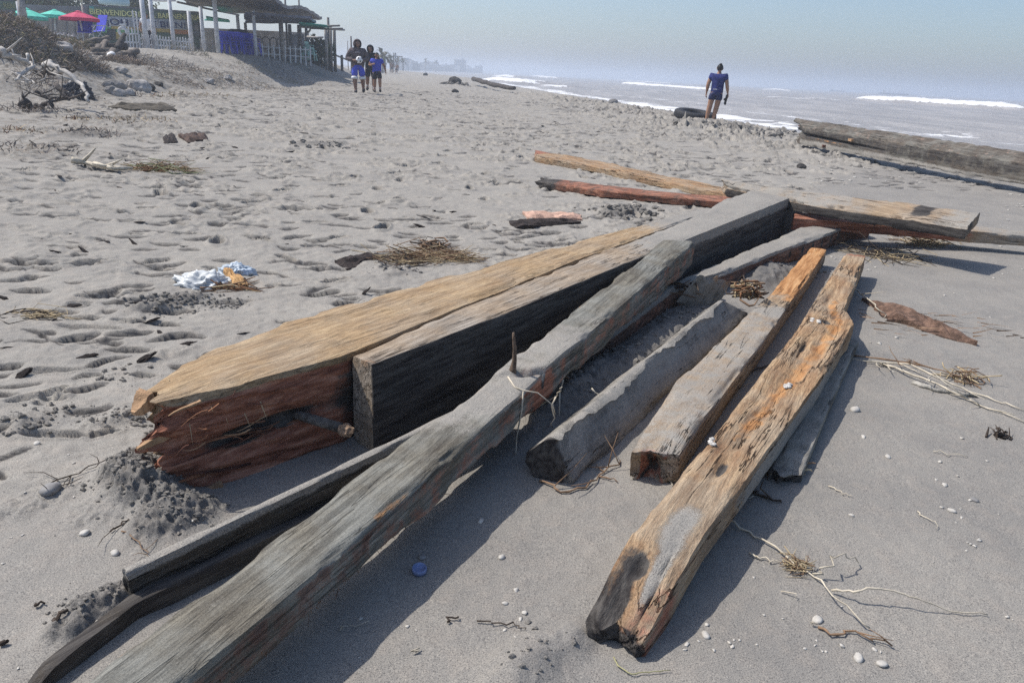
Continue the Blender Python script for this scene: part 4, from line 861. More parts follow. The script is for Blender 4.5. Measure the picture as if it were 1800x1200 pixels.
# roots hanging from the spike
for k, pts in enumerate([[(893, 662, .25), (905, 680, .245), (921, 686, .25), (945, 690, .24), (972, 712, .2), (976, 728, .14)], [(920, 688, .25), (917, 720, .18), (908, 770, .07), (907, 800, .02), (920, 830, .005)], [(977, 697, .20), (970, 712, .17), (975, 735, .12), (968, 745, .1), (972, 752, .08)], [(990, 668, .18), (984, 690, .12), (983, 735, .05)]]):
    P = [Vector(at(a, b, c)) for a, b, c in pts]; o = P[0]; mb = MB(); mb.tube([p - o for p in P], [.0032, .003, .0026, .002, .0018, .0014][:len(P)], 5)
    tag(mb.build('hanging_root', M_BONE, None, True, loc=o), ['pale root looping out to the right from the standing spike', 'long thin root hanging straight down from the crack to the sand', 'short crusted white root hanging in the gap below the crack', 'straight pale root hanging farthest right below the cracked grey beam'][k], 'root')
def bark(name, quad, t, mat, label, cat, seed=0, bumpy=.02):
    """a slab of torn wood lying on the sand: picture outline, real thickness"""
    P = [on(x, y) for x, y in quad]; o = sum(P, Vector()) / len(P); n = 14; m = 8; vs = []; fs = []
    for lay in (1, 0):
        for i in range(n + 1):
            for j in range(m + 1):
                u, v = i / n, j / m; p = (P[0].lerp(P[1], u)).lerp(P[3].lerp(P[2], u), v) - o
                e = min(1, 6 * min(v, 1 - v)) * min(1, 9 * min(u, 1 - u)); k = float(fbm2(u * 6 + seed, v * 5, 3, seed))
                p += Vector((float(n2(u * 9, v * 9, seed)) - .5, float(n2(u * 9, v * 9, seed + 1)) - .5, 0)) * bumpy * 1.4 * (1 - e)
                p.z = (p.z + t * (.35 + .65 * e) * (.5 + k) + bumpy * (k - .5)) if lay else p.z - .006
                vs.append(p)
    s = (n + 1) * (m + 1); I = lambda l, i, j: l * s + i * (m + 1) + j
    for i in range(n):
        for j in range(m): fs += [(I(0, i, j), I(0, i + 1, j), I(0, i + 1, j + 1), I(0, i, j + 1)), (I(1, i, j), I(1, i, j + 1), I(1, i + 1, j + 1), I(1, i + 1, j))]
    for i in range(n): fs += [(I(0, i, 0), I(1, i, 0), I(1, i + 1, 0), I(0, i + 1, 0)), (I(0, i, m), I(0, i + 1, m), I(1, i + 1, m), I(1, i, m))]
    for j in range(m): fs += [(I(0, 0, j), I(0, 0, j + 1), I(1, 0, j + 1), I(1, 0, j)), (I(0, n, j), I(1, n, j), I(1, n, j + 1), I(0, n, j + 1))]
    me = bpy.data.meshes.new(name); me.from_pydata(vs, [], fs); me.materials.append(mat); me.update(); ob = bpy.data.objects.new(name, me); COL.objects.link(ob); ob.location = o
    return tag(ob, label, cat)
M_BARK = plain('brown_bark', (.17, .105, .075), .9, .5, 26, bump=1.); M_BARK2 = plain('umber_bark', (.085, .055, .042), .9, .5, 12, bump=1.); M_BARKD = plain('black_bark', (.045, .034, .03), .9, .5, 26, bump=1.); M_PINK = plain('fresh_pink_wood', (.50, .32, .24), .85, .25, 14, bump=.5)
bs = bark('bark_slab', [(1520, 530), (1640, 572), (1722, 610), (1560, 566)], .045, M_BARK, 'brown fibrous slab of bark lying right of the orange beam\'s far end', 'bark', 3, .03)
fringe(bs, M_BR, [(RNG.uniform(-.35, .5), RNG.uniform(-.3, .15), .02) for _ in range(60)], [(1, -.6 + RNG.normal() * .4, .1) for _ in range(60)], [RNG.uniform(.04, .13) for _ in range(60)], .003)
bark('wood_chunk', [(588, 463), (650, 447), (672, 452), (610, 473)], .03, M_BARKD, 'black charred chunk of wood left of the straw coloured roots', 'wood', 5)
bark('wood_chunk', [(893, 391), (1000, 388), (1020, 394), (905, 401)], .035, M_BARKD, 'dark bar of broken wood in front of the pink split wood', 'wood', 6)
bark('wood_chunk', [(918, 377), (1020, 380), (1022, 388), (930, 385)], .035, M_PINK, 'pink freshly split wood on the sand behind the golden beam', 'wood', 7)
bark('wood_chunk', [(390, 482), (402, 484), (436, 508), (412, 510)], .05, plain('orange_scrap', (.50, .30, .13), .85, .3, 20, bump=.5), 'torn orange scrap of wood leaning on the white plastic bag', 'wood', 8)
bark('wood_chunk', [(285, 243), (305, 240), (312, 250), (290, 252)], .04, M_BARKD, 'smaller, blacker of the two wood chunks far out on the trodden sand', 'wood', 9)
bark('wood_chunk', [(314, 242), (360, 238), (366, 248), (330, 251)], .055, M_BARK2, 'larger, browner of the two wood chunks far out on the trodden sand', 'wood', 10)
bark('plank', [(190, 190), (300, 190), (312, 196), (230, 194)], .10, plain('dark_plank', (.10, .085, .065), .9, .4, 10, bump=.5), 'lone dark plank lying flat on the sand below the dune rocks', 'plank', 11, .01)
for i, (pts, lab) in enumerate([([(125, 281), (150, 286), (185, 294), (215, 295)], 'white forked driftwood branch on the trodden sand'), ([(165, 288), (200, 297), (232, 296)], 'grey driftwood stick lying against the white forked branch')]):
    twig('driftwood_branch', pts, .035 - .008 * i, M_BONE, lab, 'branch', side=2, z0=.03)
# rubbish
def crumple(name, px, py, r, mat, label, seed, cat, sq=.5, dz=0):
    p = on(px, py); bm = bmesh.new(); bmesh.ops.create_icosphere(bm, subdivisions=5, radius=1); P = np.array([v.co[:] for v in bm.verts]); Fc = [tuple(v.index for v in f.verts) for f in bm.faces]; bm.free()
    k = 1 + .75 * (1 - np.abs(2 * fbm3(P[:, 0] * 2.6 + seed, P[:, 1] * 2.6, P[:, 2] * 2.6, 4, seed) - 1)) - .55 + .35 * (np.abs(2 * fbm3(P[:, 0] * 6 + seed, P[:, 1] * 6, P[:, 2] * 6, 3, seed + 3) - 1)) - .1 + .3 * (fbm3(P[:, 0] * 1.2, P[:, 1] * 1.2 + seed, P[:, 2], 2, seed) - .5)
    P = P * k[:, None] * np.array([r[0], r[1], r[2]]); P[:, 2] = np.maximum(P[:, 2], -.3 * r[2])
    return tag(MB().add(P, Fc).build(name, mat, None, True, loc=(p.x, p.y, p.z + dz)), label, cat)
M_BAG = plain('white_plastic', (.56, .58, .58), .5, .15, 10, .5); M_BAGB = plain('blue_plastic', (.42, .49, .56), .5, .3, 12, .5)
crumple('plastic_bag', 362, 500, (.18, .12, .085), M_BAG, 'crumpled white plastic bag on the trodden sand', 3, 'bag'); crumple('plastic_bag', 415, 483, (.10, .075, .06), M_BAGB, 'crumpled pale blue plastic bag behind the orange wood scrap', 8, 'bag')
bp = on(737, 1006, .004); n_ = 28; prof = [(.0, .004), (.0135, .004), (.0150, .0065), (.0165, .012), (.0185, .0125), (.0195, .011), (.0205, .0), (.0, .0)]
vs = [(r_ * math.cos(2 * math.pi * k / n_), r_ * math.sin(2 * math.pi * k / n_), z_) for r_, z_ in prof for k in range(n_)]
fs = [(i * n_ + k, i * n_ + (k + 1) % n_, (i + 1) * n_ + (k + 1) % n_, (i + 1) * n_ + k) for i in range(len(prof) - 1) for k in range(n_)]
o = MB().add(vs, fs).build('bottle_cap', plain('faded_blue_plastic', (.20, .25, .42), .5, .2, 60), None, True, loc=bp); o.rotation_euler = (.12, .05, 0); tag(o, 'faded blue bottle cap lying upside down in the beam shadow', 'bottle cap')
# pebbles and shells one can pick out
stone(742, 983, None, .012, 5, 'grey_pebble', 'round grey pebble touching the blue bottle cap', 'pebble', M_PEBG)
for i, (x, y, r_, lab) in enumerate([(1240, 1118, .012, 'largest white pebble at the rim of the orange beam\'s shadow'), (1437, 1091, .014, 'long white shell fragment above the reddish kinked twig'), (1508, 1158, .015, 'cluster shaped white shell at the bottom right'), (1550, 1168, .014, 'flat pointed white shell piece at the bottom right'), (1496, 908, .009, 'single white pebble above the long straight stem'), (1560, 805, .012, 'bright oval pebble on open sand right of the small grey board'), (1502, 722, .022, 'knobbly white shell at the edge of the orange beam\'s far shadow'), (90, 868, .034, 'long white bone like pebble under the fan of dark stalks'), (203, 975, .013, 'white pebble left of the standing plank, nearest to it'), (150, 939, .016, 'oval pale pebble left of the sand crumble'), (845, 920, .012, 'pale pebble near the top of the grey beam\'s shadow'), (882, 980, .012, 'lens shaped pale pebble near the right rim of the grey beam\'s shadow'), (1672, 900, .014, 'chunky pebble in the pebble group at the right'), (1712, 881, .014, 'dark oval pebble paired with a white one at the right')]):
    stone(x, y, None, r_, i + 20, 'grey_pebble' if 'dark' in lab else 'white_pebble', lab, 'pebble', M_PEBG if 'dark' in lab else M_PEB, sq=.5)
spots = [(1705, 880), (1688, 896), (1655, 893), (1690, 912), (1680, 921), (1700, 955), (1712, 962), (1698, 970), (1705, 958), (1720, 950), (1720, 952), (1645, 845), (1660, 855), (1652, 812), (1683, 838), (1735, 810), (1330, 1133), (1290, 1125), (1300, 1125), (1282, 1130), (1287, 1137), (1255, 1143), (1242, 1099), (1207, 1132), (1204, 1142), (1228, 1127), (1343, 1081), (1376, 1088), (1435, 1126), (1433, 1134), (1415, 1140), (1446, 1144), (1452, 1145), (1537, 1142), (1548, 1147), (1479, 1067), (1325, 1015), (1480, 1135), (1444, 745), (1503, 652), (1530, 605), (1545, 607), (1575, 596), (1518, 770), (1570, 655), (1632, 668), (634, 1089), (716, 1101), (732, 1108), (632, 1155), (888, 1061), (907, 1038), (922, 1078), (915, 1090), (905, 1128), (887, 1109), (45, 870), (130, 815), (40, 940), (20, 945), (340, 930), (5, 990), (175, 1110), (32, 1175), (140, 850), (130, 875), (120, 800), (65, 780), (320, 1132 - 100), (1640, 990), (1770, 1085), (1780, 1090), (1755, 905), (1690, 770), (1715, 590), (1740, 560), (1660, 520), (1640, 460), (1755, 480), (1700, 470)]
pm = [MB().blob((0, 0, 0), (1, RNG.uniform(.5, .9), .45), 40 + k, 2, .75, freq=2.2).build('white_pebble', M_PEB, None, True) for k in range(5)]
pmesh = [o.data for o in pm]
for o in pm: bpy.data.objects.remove(o)
for i, (x, y) in enumerate(spots):
    p = on(x, y); r_ = RNG.uniform(.003, .0075) * (1 if p.length < 2.6 else 1.5); ob = bpy.data.objects.new('white_pebble', pmesh[i % 5]); COL.objects.link(ob)
    ob.location = (p.x, p.y, p.z + r_ * .2); ob.scale = (r_, r_, r_); ob.rotation_euler = (RNG.normal() * .2, RNG.normal() * .2, RNG.uniform(0, 6)); tag(ob, 'very small white pebble lying loose on the smooth sand near the beams', 'pebble', 'tiny white pebbles on the near sand')
k = 0
while k < 130:
    x, y = RNG.uniform(1420, 1800), RNG.uniform(262, 520); band = abs(y - (285 + .10 * (x - 1420))) < 22 or abs(y - (322 + .10 * (x - 1500))) < 16 or RNG.random() < .18
    if not band or (y > 325 and y < 430 and x < 1760): continue
    p = on(x, y); r_ = RNG.uniform(.010, .030) * (p.length / 11); ob = bpy.data.objects.new('shell_fragment', pmesh[k % 5]); COL.objects.link(ob); ob.location = (p.x, p.y, p.z + r_ * .15)
    ob.scale = (r_, r_ * .7, r_ * .6); ob.rotation_euler = (0, 0, RNG.uniform(0, 6)); tag(ob, 'bit of white shell in the strewn bands before the huge waterlogged beam', 'shell', 'white shell bits strewn below the huge beam'); k += 1
# dark bark chips trodden into the sand
cm = []
for k in range(5):
    o = MB().blob((0, 0, 0), (1, .20, .12), 60 + k, 3, .95, freq=2.2).build('bark_chip', M_BARKD, None, False); cm.append(o.data); bpy.data.objects.remove(o)
k = 0
while k < 120:
    x, y = RNG.uniform(0, 1250), 165 + 520 * RNG.random() ** 1.7; p = hit(x, y)
    if p is None or (not free_left(p[0], p[1]) and p[1] < 9) or p[0] > np.interp(p[1], CY, CX) - .5: continue
    p = on(x, y); r_ = RNG.uniform(.012, .045) * (1 + p.length / 18); ob = bpy.data.objects.new('bark_chip', cm[k % 5]); COL.objects.link(ob); ob.location = (p.x, p.y, p.z + r_ * .06)
    ob.scale = (r_, r_, r_); ob.scale = (r_, r_ * RNG.uniform(.6, 2), r_ * RNG.uniform(.5, 1.5)); ob.rotation_euler = (RNG.normal() * .3, RNG.normal() * .25, RNG.normal() * .7 + .2); tag(ob, 'dark bark chip lying on the trodden sand behind the beams', 'bark chip', 'dark bark chips over the trodden sand'); k += 1
# loose crumbs of damp sand: nobody could count them
mb = MB()
for (px, py, R, nn_, r0) in [(252, 858, .12, 380, .0065), (300, 915, .13, 200, .005), (345, 900, .09, 90, .0045), (285, 800, .05, 90, .007), (300, 535, .20, 260, .009), (390, 533, .12, 120, .007), (165, 1075, .09, 120, .0045), (215, 1045, .05, 70, .0045), (930, 1160, .10, 40, .005), (1100, 375, .35, 110, .022), (1090, 640, .25, 150, .008), (1000, 700, .15, 100, .007), (1180, 560, .25, 120, .009), (1345, 475, .35, 120, .012), (700, 477, .15, 50, .010), (1340, 235, 1.0, 130, .05), (1250, 222, 1.2, 90, .05), (800, 150, 1.1, 90, .09), (560, 257, .5, 60, .03), (640, 645, .1, 40, .007), (200, 660, .12, 40, .008), (430, 745, .1, 50, .008), (200, 735, .12, 60, .008), (120, 720, .12, 50, .007), (30, 745, .12, 60, .009), (245, 740, .10, 60, .006)]:
    c = hit(px, py)
    for _ in range(nn_):
        x, y = c[0] + RNG.normal() * R * .55, c[1] + RNG.normal() * R * .42; s_ = r0 * (.25 + 1.5 * RNG.random() ** 2.2)
        mb.blob((x, y, gz(x, y) + s_ * .3), (s_, s_ * RNG.uniform(.6, 1), s_ * RNG.uniform(.5, .9)), int(RNG.integers(0, 99)), 1 if r0 < .02 else 2, .75, freq=2.4)
nsd = NT('damp_sand_crumb'); cc, g_, q_ = sand_colour(nsd, nsd.tc.outputs['Object']); M_CR = nsd.fin(nsd.mix(1., cc, (.72, .72, .73), 'MULTIPLY'), .95, .15, nsd.bump(g_, .5, .003))
tag(mb.build('sand_crumbs', M_CR, None, False), 'crumbled lumps of damp grey sand', kind='stuff')
# ------------------------------------------------------------------ people
def skin(name, nodes, edges, mat, parent, sub=1, flat=1.0):
    """one continuous surface grown round joints: nodes = [(x, y, z, rx, ry)]"""
    me = bpy.data.meshes.new(name); me.from_pydata([n[:3] for n in nodes], edges, []); o = bpy.data.objects.new(name, me); COL.objects.link(o)
    md = o.modifiers.new('skin', 'SKIN'); md.use_smooth_shade = True; lay = me.skin_vertices[0].data if me.skin_vertices else None
    if lay is None:
        bm = bmesh.new(); bm.from_mesh(me); bm.verts.layers.skin.verify(); bm.to_mesh(me); bm.free(); lay = me.skin_vertices[0].data
    for i, n_ in enumerate(nodes): lay[i].radius = (n_[3], n_[4] if len(n_) > 4 else n_[3])
    lay[0].use_root = True
    if sub:
        sd_ = o.modifiers.new('sub', 'SUBSURF'); sd_.levels = sub; sd_.render_levels = sub
    bpy.context.view_layer.update(); dg = bpy.context.evaluated_depsgraph_get(); m2 = bpy.data.meshes.new_from_object(o.evaluated_get(dg)); bpy.data.objects.remove(o)
    m2.name = name; m2.materials.clear(); m2.materials.append(mat); m2.polygons.foreach_set('use_smooth', [True] * len(m2.polygons)); m2.update()
    return link(name, m2, parent)
M_SKIN = plain('brown_skin', (.34, .19, .12), .55, .12, 20); M_SKIND = plain('deep_brown_skin', (.24, .14, .10), .55, .15, 20); M_HAIR = plain('black_hair', (.012, .011, .012), .6, .3, 60)
M_WHITE = plain('white_cloth', (.72, .72, .72), .8, .08, 20); M_EYE = plain('dark_eye', (.02, .016, .014), .4, .1, 20); M_LIP = plain('lips', (.17, .07, .055), .5, .1, 20); M_SHOE = plain('black_shoe', (.018, .017, .018), .6, .3, 20)
def lerp(a, b, f): return tuple(a[i] + (b[i] - a[i]) * f for i in range(3))
def person(label, loc, rz, H, J, M, hood=False, hair='short', sleeves='long', shorts=None, socks=False, shoes=True, group=None):
    """J: joints in metres for a 1.75 m figure that faces -Y; M: materials"""
    r = empty('person', loc, rz); r.scale = (1.16, 1.12, 1.0); tag(r, label, 'person', group); s = H / 1.75; S = lambda p: (p[0] * s, p[1] * s, p[2] * s)
    nodes = []; edges = []
    def N(p, a, b=None): nodes.append((*S(p), a * s, (b if b else a) * s)); return len(nodes) - 1
    def E(*ids): edges.extend([(ids[i], ids[i + 1]) for i in range(len(ids) - 1)])
    pel = N(J['pelvis'], .135, .10); wst = N(lerp(J['pelvis'], J['chest'], .5), .125, .095); che = N(J['chest'], .15, .105); nb_ = N(J['neck'], .06); hd0 = N(lerp(J['neck'], J['head'], .5), .055)
    E(pel, wst, che, nb_, hd0)
    for k in 'LR':
        sh = N(J['sh' + k], .068); el = N(J['el' + k], .052); mid = N(lerp(J['el' + k], J['wr' + k], .35), .052); wr = N(J['wr' + k], .028, .022)
        E(che, sh, el, mid, wr)
        d = Vector(J['wr' + k]) - Vector(J['el' + k]); d.normalize(); side = Vector(J.get('palm' + k, (1 if k == 'L' else -1, 0, 0))); side = (side - d * side.dot(d)).normalized(); w_ = d.cross(side)
        pm = Vector(J['wr' + k]) + d * .05; pl = N(tuple(pm), .034, .020); E(wr, pl)
        for fi, (off, ln) in enumerate([(-.027, .060), (-.009, .070), (.010, .066), (.028, .052)]):
            b0 = pm + d * .035 + w_ * off; b1 = b0 + d * ln * .5 - side * ln * .12; b2 = b1 + d * ln * .45 - side * ln * .38
            a1 = N(tuple(b0), .011); a2 = N(tuple(b1), .0095); a3 = N(tuple(b2), .008); E(pl, a1, a2, a3)
        t0 = pm - w_ * .035 * 1 - d * .01 - side * .01; t1 = t0 - w_ * .022 + d * .035 - side * .012; a1 = N(tuple(t0), .013); a2 = N(tuple(t1), .010); E(pl, a1, a2)
        hp = N(J['hip' + k], .105, .10); kn = N(J['kn' + k], .072); cf_ = N(lerp(J['kn' + k], J['an' + k], .32), .075); an = N(J['an' + k], .038); E(pel, hp, kn, cf_, an)
        td = J.get('toe' + k); hl = N(tuple(Vector(J['an' + k]) + Vector((0, .03, -.045))), .034); bl = N(lerp(J['an' + k], td, .65), .040, .03); to = N(td, .030, .022); E(an, bl, to); E(an, hl)
    body = skin('body', nodes, edges, M['skin'], r, 1)
    # head with face
    bm = bmesh.new(); bmesh.ops.create_uvsphere(bm, u_segments=22, v_segments=16, radius=1)
    yaw = Matrix.Rotation(J.get('yaw', 0), 3, 'Z') @ Matrix.Rotation(J.get('nod', 0), 3, 'X')
    for v in bm.verts:
        x, y, z = v.co; w_ = .076 * (1 - .20 * max(0, -z)); f = .098
        if z < 0: f *= 1 - .10 * (-z)
        p = Vector((x * w_, y * f, z * .118)); front = max(0, -y)
        if front > .35: p.y -= .004
        p += Vector((0, -.026, 0)) * math.exp(-((x / .16) ** 2 + ((z + .12) / .16) ** 2)) * (y < 0)          # nose
        p += Vector((0, .010, 0)) * (math.exp(-(((abs(x) - .38) / .15) ** 2 + ((z - .06) / .11) ** 2))) * (y < 0)   # eye sockets
        p += Vector((0, -.010, 0)) * math.exp(-((x / .3) ** 2 + ((z + .85) / .2) ** 2)) * (y < 0)                # chin
        p += Vector((0, -.007, 0)) * math.exp(-((x / .28) ** 2 + ((z + .48) / .09) ** 2)) * (y < 0)              # lips
        p += Vector((math.copysign(.020, x), .004, 0)) * math.exp(-(((abs(x) - 1) / .12) ** 2 + ((y - .1) / .16) ** 2 + ((z + .05) / .26) ** 2))  # ears
        v.co = yaw @ p
    hm_ = bpy.data.meshes.new('head'); bm.to_mesh(hm_); bm.free(); hm_.polygons.foreach_set('use_smooth', [True] * len(hm_.polygons)); ho_ = link('head', hm_, r, [M['skin']]); ho_.location = S(J['head']); ho_.scale = (s, s, s)
    for sx in (-1, 1):
        e = MB().blob(yaw @ Vector((sx * .030, -.083, .008)), (.012, .006, .007), 1, 2, .0).build('eye', M_EYE, ho_, True)
        MB().box(yaw @ Vector((sx * .030, -.092, .028)), (.03, .008, .006), yaw).build('eyebrow', M_HAIR, ho_, True)
    MB().blob(yaw @ Vector((0, -.098, -.058)), (.022, .006, .008), 2, 2, .0).build('mouth', M_LIP, ho_, True)
    def cap(k, cut, y0, name, mat, extra=0):
        bm = bmesh.new(); bmesh.ops.create_uvsphere(bm, u_segments=20, v_segments=14, radius=1)
        bmesh.ops.delete(bm, geom=[v for v in bm.verts if (v.co.z < cut(v.co.y) if callable(cut) else v.co.z < cut)], context='VERTS')
        for v in bm.verts: v.co = yaw @ Vector((v.co.x * .080 * k, v.co.y * .104 * k + y0, v.co.z * .124 * k)) + Vector((RNG.normal(), RNG.normal(), RNG.normal())) * .0015
        m_ = bpy.data.meshes.new(name); bm.to_mesh(m_); bm.free(); o = link(name, m_, ho_ if name == 'hair' else r, [mat]); md = o.modifiers.new('s', 'SOLIDIFY'); md.thickness = .012
        if name != 'hair': o.location = S(J['head']); o.scale = (s, s, s)
        m_.polygons.foreach_set('use_smooth', [True] * len(m_.polygons)); return o
    if hair: cap(1.03, lambda y: .28 if y < -.45 else (-.05 + .0 if y < .1 else -.62), .004, 'hair', M_HAIR)
    if hair == 'bun': MB().blob(yaw @ Vector((0, .07, .115)), (.035, .035, .03), 3, 2, .2).build('hair', M_HAIR, ho_, True)
    # clothes follow the same joints, a little wider
    tn = []; te = []
    def N2(p, a, b=None): tn.append((*S(p), a * s, (b if b else a) * s)); return len(tn) - 1
    hem = N2(lerp(J['pelvis'], J['chest'], J.get('hem', -.12)), J.get('hemw', .165), .125); w2 = N2(lerp(J['pelvis'], J['chest'], .5), J.get('hemw', .165) - .012, .125); c2 = N2(J['chest'], .215 if hood else .20, .15); n2_ = N2(lerp(J['neck'], J['chest'], .22), .095, .085)
    te += [(hem, w2), (w2, c2), (c2, n2_)]
    for k in 'LR':
        a = N2(J['sh' + k], .105 if hood else .098); b = N2(lerp(J['sh' + k], J['el' + k], .62), .09 if hood else .082); te += [(c2, a), (a, b)]
        if sleeves == 'long': e = N2(J['el' + k], .084); f = N2(lerp(J['el' + k], J['wr' + k], .5), .074); g = N2(lerp(J['el' + k], J['wr' + k], .92), .045); te += [(b, e), (e, f), (f, g)]
    top = skin('hooded_top' if hood else 'shirt', tn, te, M['top'], r, 1)
    if hood:
        bm = bmesh.new(); bmesh.ops.create_uvsphere(bm, u_segments=22, v_segments=16, radius=1)
        bmesh.ops.delete(bm, geom=[v for v in bm.verts if (v.co.y < -.52 and abs(v.co.x) < .70 and v.co.z < .62)], context='VERTS')
        for v in bm.verts: v.co = yaw @ Vector((v.co.x * .112, v.co.y * .128 + .010, v.co.z * (.150 if v.co.z > 0 else .165)))
        m_ = bpy.data.meshes.new('hood'); bm.to_mesh(m_); bm.free(); m_.polygons.foreach_set('use_smooth', [True] * len(m_.polygons)); o = link('hood', m_, top, [M['top']]); o.location = S(J['head']); o.scale = (s, s, s); md = o.modifiers.new('s', 'SOLIDIFY'); md.thickness = -.014
    sn = []; se = []
    def N3(p, a, b=None): sn.append((*S(p), a * s, (b if b else a) * s)); return len(sn) - 1
    p0_ = N3(J['pelvis'], .160, .122); w3 = N3(lerp(J['pelvis'], J['chest'], .22), .150, .115); se.append((p0_, w3))
    ln = shorts or .7
    for k in 'LR':
        a = N3(J['hip' + k], .125, .118); b = N3(lerp(J['hip' + k], J['kn' + k], ln * .6), .112, .108); c = N3(lerp(J['hip' + k], J['kn' + k], ln), .112, .108); se += [(p0_, a), (a, b), (b, c)]
        if ln > 1.2: pass
    sh_ = skin('shorts', sn, se, M['bottom'], r, 1)
    if M.get('hem'):
        for k in 'LR':
            c = Vector(S(lerp(J['hip' + k], J['kn' + k], ln))); d = (Vector(S(J['kn' + k])) - Vector(S(J['hip' + k]))).normalized(); mb = MB(); mb.tube([c - d * .010 * s, c + d * .075 * s], [.096 * s, .100 * s], 14, caps=True); mb.build('hem_band', M['hem'], sh_, True)
    for k in 'LR':
        if socks: MB().tube([S(lerp(J['kn' + k], J['an' + k], .68)), S(lerp(J['kn' + k], J['an' + k], 1.02))], [.050 * s, .046 * s], 10).build('sock', M_WHITE, r, True)
        if shoes:
            a = Vector(J['an' + k]); t_ = Vector(J['toe' + k]); d = t_ - a; dh = Vector((d.x, d.y, 0)); mb = MB()
            pts = [a + Vector((0, 0, -.045)) - dh * .22, a + Vector((0, 0, -.035)), a + d * .6, t_ + dh * .06]; mb.tube([S(p) for p in pts], [.040 * s, .052 * s, .050 * s, .034 * s], 10); mb.build('shoe', M.get('shoe', M_SHOE), r, True)
    return r, body, top
def plant(px, py, hpy, H0):                                              # where a figure stands and how tall it is, from its feet and crown in the picture
    p = on(px, py); return p, ztop(p.x, p.y, hpy) - p.z
def facing(p): return math.atan2(p[0], -p[1]) * -1 + 0.0
def face_cam(p): return math.atan2(-p[0], p[1]) * 1.0                     # figures face -Y; turn them to the photographer
base_ = dict(pelvis=(0, 0, .93), chest=(0, -.01, 1.28), neck=(0, 0, 1.47), head=(0, -.02, 1.615), shL=(.19, 0, 1.40), shR=(-.19, 0, 1.40))
# the man with the ball (his left is +X as he faces us)
J1 = dict(base_); J1.update(elL=(.30, .02, 1.15), wrL=(.13, -.20, 1.09), elR=(-.31, .03, 1.14), wrR=(-.12, -.22, 1.08), palmL=(1, 0, 0), palmR=(-1, 0, 0), hipL=(.095, 0, .90), knL=(.13, -.05, .50), anL=(.155, .16, .16), toeL=(.16, .10, .03), hipR=(-.095, 0, .90), knR=(-.10, -.12, .50), anR=(-.075, -.05, .09), toeR=(-.08, -.22, .035), yaw=rad(18), nod=0, hem=-.5, hemw=.21)
p, H = plant(630, 163, 70, 1.78)
M_HOOD = plain('dark_brown_fleece', (.11, .088, .092), .9, .35, 12); M_BLUE = plain('royal_blue_cloth', (.06, .085, .50), .8, .15, 12)
P1, b1_, t1_ = person('man in a dark brown hooded top and blue shorts walking with a white football', p, face_cam(p), H / 1.0, J1, dict(skin=M_SKIND, top=M_HOOD, bottom=M_BLUE, hem=M_WHITE), hood=True, hair=None, shorts=.92)
mb = MB(); s_ = H / 1.75
for k in range(9):
    a = (k - 4) * .16; mb.box((.20 * math.sin(a) * .62 * s_, (-.158 - .02 * math.cos(a)) * s_, (1.315 + .035 * math.cos(a * 1.9)) * s_), (.020 * s_, .012 * s_, (.032 if k % 2 else .042) * s_), Matrix.Rotation(a * .5, 3, 'Y'))
mb.build('chest_print', plain('faded_print', (.30, .27, .28), .8, .2), t1_)
fw = Matrix.Rotation(face_cam(p), 3, 'Z'); bc = Vector(p) + fw @ (Vector((.05, -.30, 1.10)) * s_)
bm = bmesh.new(); bmesh.ops.create_icosphere(bm, subdivisions=3, radius=.118 * s_); me = bpy.data.meshes.new('football'); bm.to_mesh(me); bm.free(); me.materials.append(plain('white_leather', (.80, .80, .80), .5, .06, 10)); me.polygons.foreach_set('use_smooth', [True] * len(me.polygons))
ball = bpy.data.objects.new('football', me); COL.objects.link(ball); ball.location = bc; tag(ball, 'white football with dark patches held in the man\'s hands', 'ball')
g_ = (1 + 5 ** .5) / 2
for k, v in enumerate([(0, 1, g_), (0, -1, g_), (0, 1, -g_), (0, -1, -g_), (1, g_, 0), (-1, g_, 0), (1, -g_, 0), (-1, -g_, 0), (g_, 0, 1), (-g_, 0, 1), (g_, 0, -1), (-g_, 0, -1)]):
    n_ = (Matrix.Rotation(.5, 3, 'X') @ Vector(v)).normalized(); a = n_.cross(Vector((.3, .2, .9))).normalized(); b = n_.cross(a); R_ = .119 * s_
    MB().add([n_ * R_ * 1.004] + [(n_ + (a * math.cos(2 * math.pi * i / 5) + b * math.sin(2 * math.pi * i / 5)) * .33).normalized() * R_ * 1.003 for i in range(5)], [(0, 1 + i, 1 + (i + 1) % 5) for i in range(5)]).build('patch', M_SHOE, ball)
# the man in black behind, and the running boy
J2 = dict(base_); J2.update(elL=(.29, .02, 1.13), wrL=(.33, -.06, .89), elR=(-.27, .02, 1.13), wrR=(-.26, -.08, .90), palmL=(1, 0, 0), palmR=(-1, 0, 0), hipL=(.095, 0, .90), knL=(.10, -.10, .50), anL=(.10, -.02, .09), toeL=(.11, -.19, .035), hipR=(-.095, 0, .90), knR=(-.11, -.02, .50), anR=(-.12, .20, .16), toeR=(-.13, .12, .03), nod=rad(8), hem=-.5, hemw=.195)
p, H = plant(652, 161, 80, 1.72)
person('hooded man in a black top and black shorts walking behind the boy', p, face_cam(p), H, J2, dict(skin=M_SKIND, top=plain('black_fleece', (.020, .023, .028), .9, .3, 12), bottom=plain('black_cloth', (.016, .017, .02), .85, .3, 12)), hood=True, hair=None, shorts=.95, socks=True)
J3 = dict(base_); J3.update(elL=(.29, .06, 1.17), wrL=(.34, .02, .95), elR=(-.30, .03, 1.17), wrR=(-.17, -.16, 1.22), palmL=(1, 0, 0), palmR=(-1, 0, 0), hipL=(.09, 0, .90), knL=(.11, -.16, .54), anL=(.12, .0, .12), toeL=(.13, -.17, .05), hipR=(-.09, 0, .90), knR=(-.09, -.03, .50), anR=(-.10, .05, .09), toeR=(-.10, -.12, .035), nod=rad(10), hem=-.5, hemw=.195)
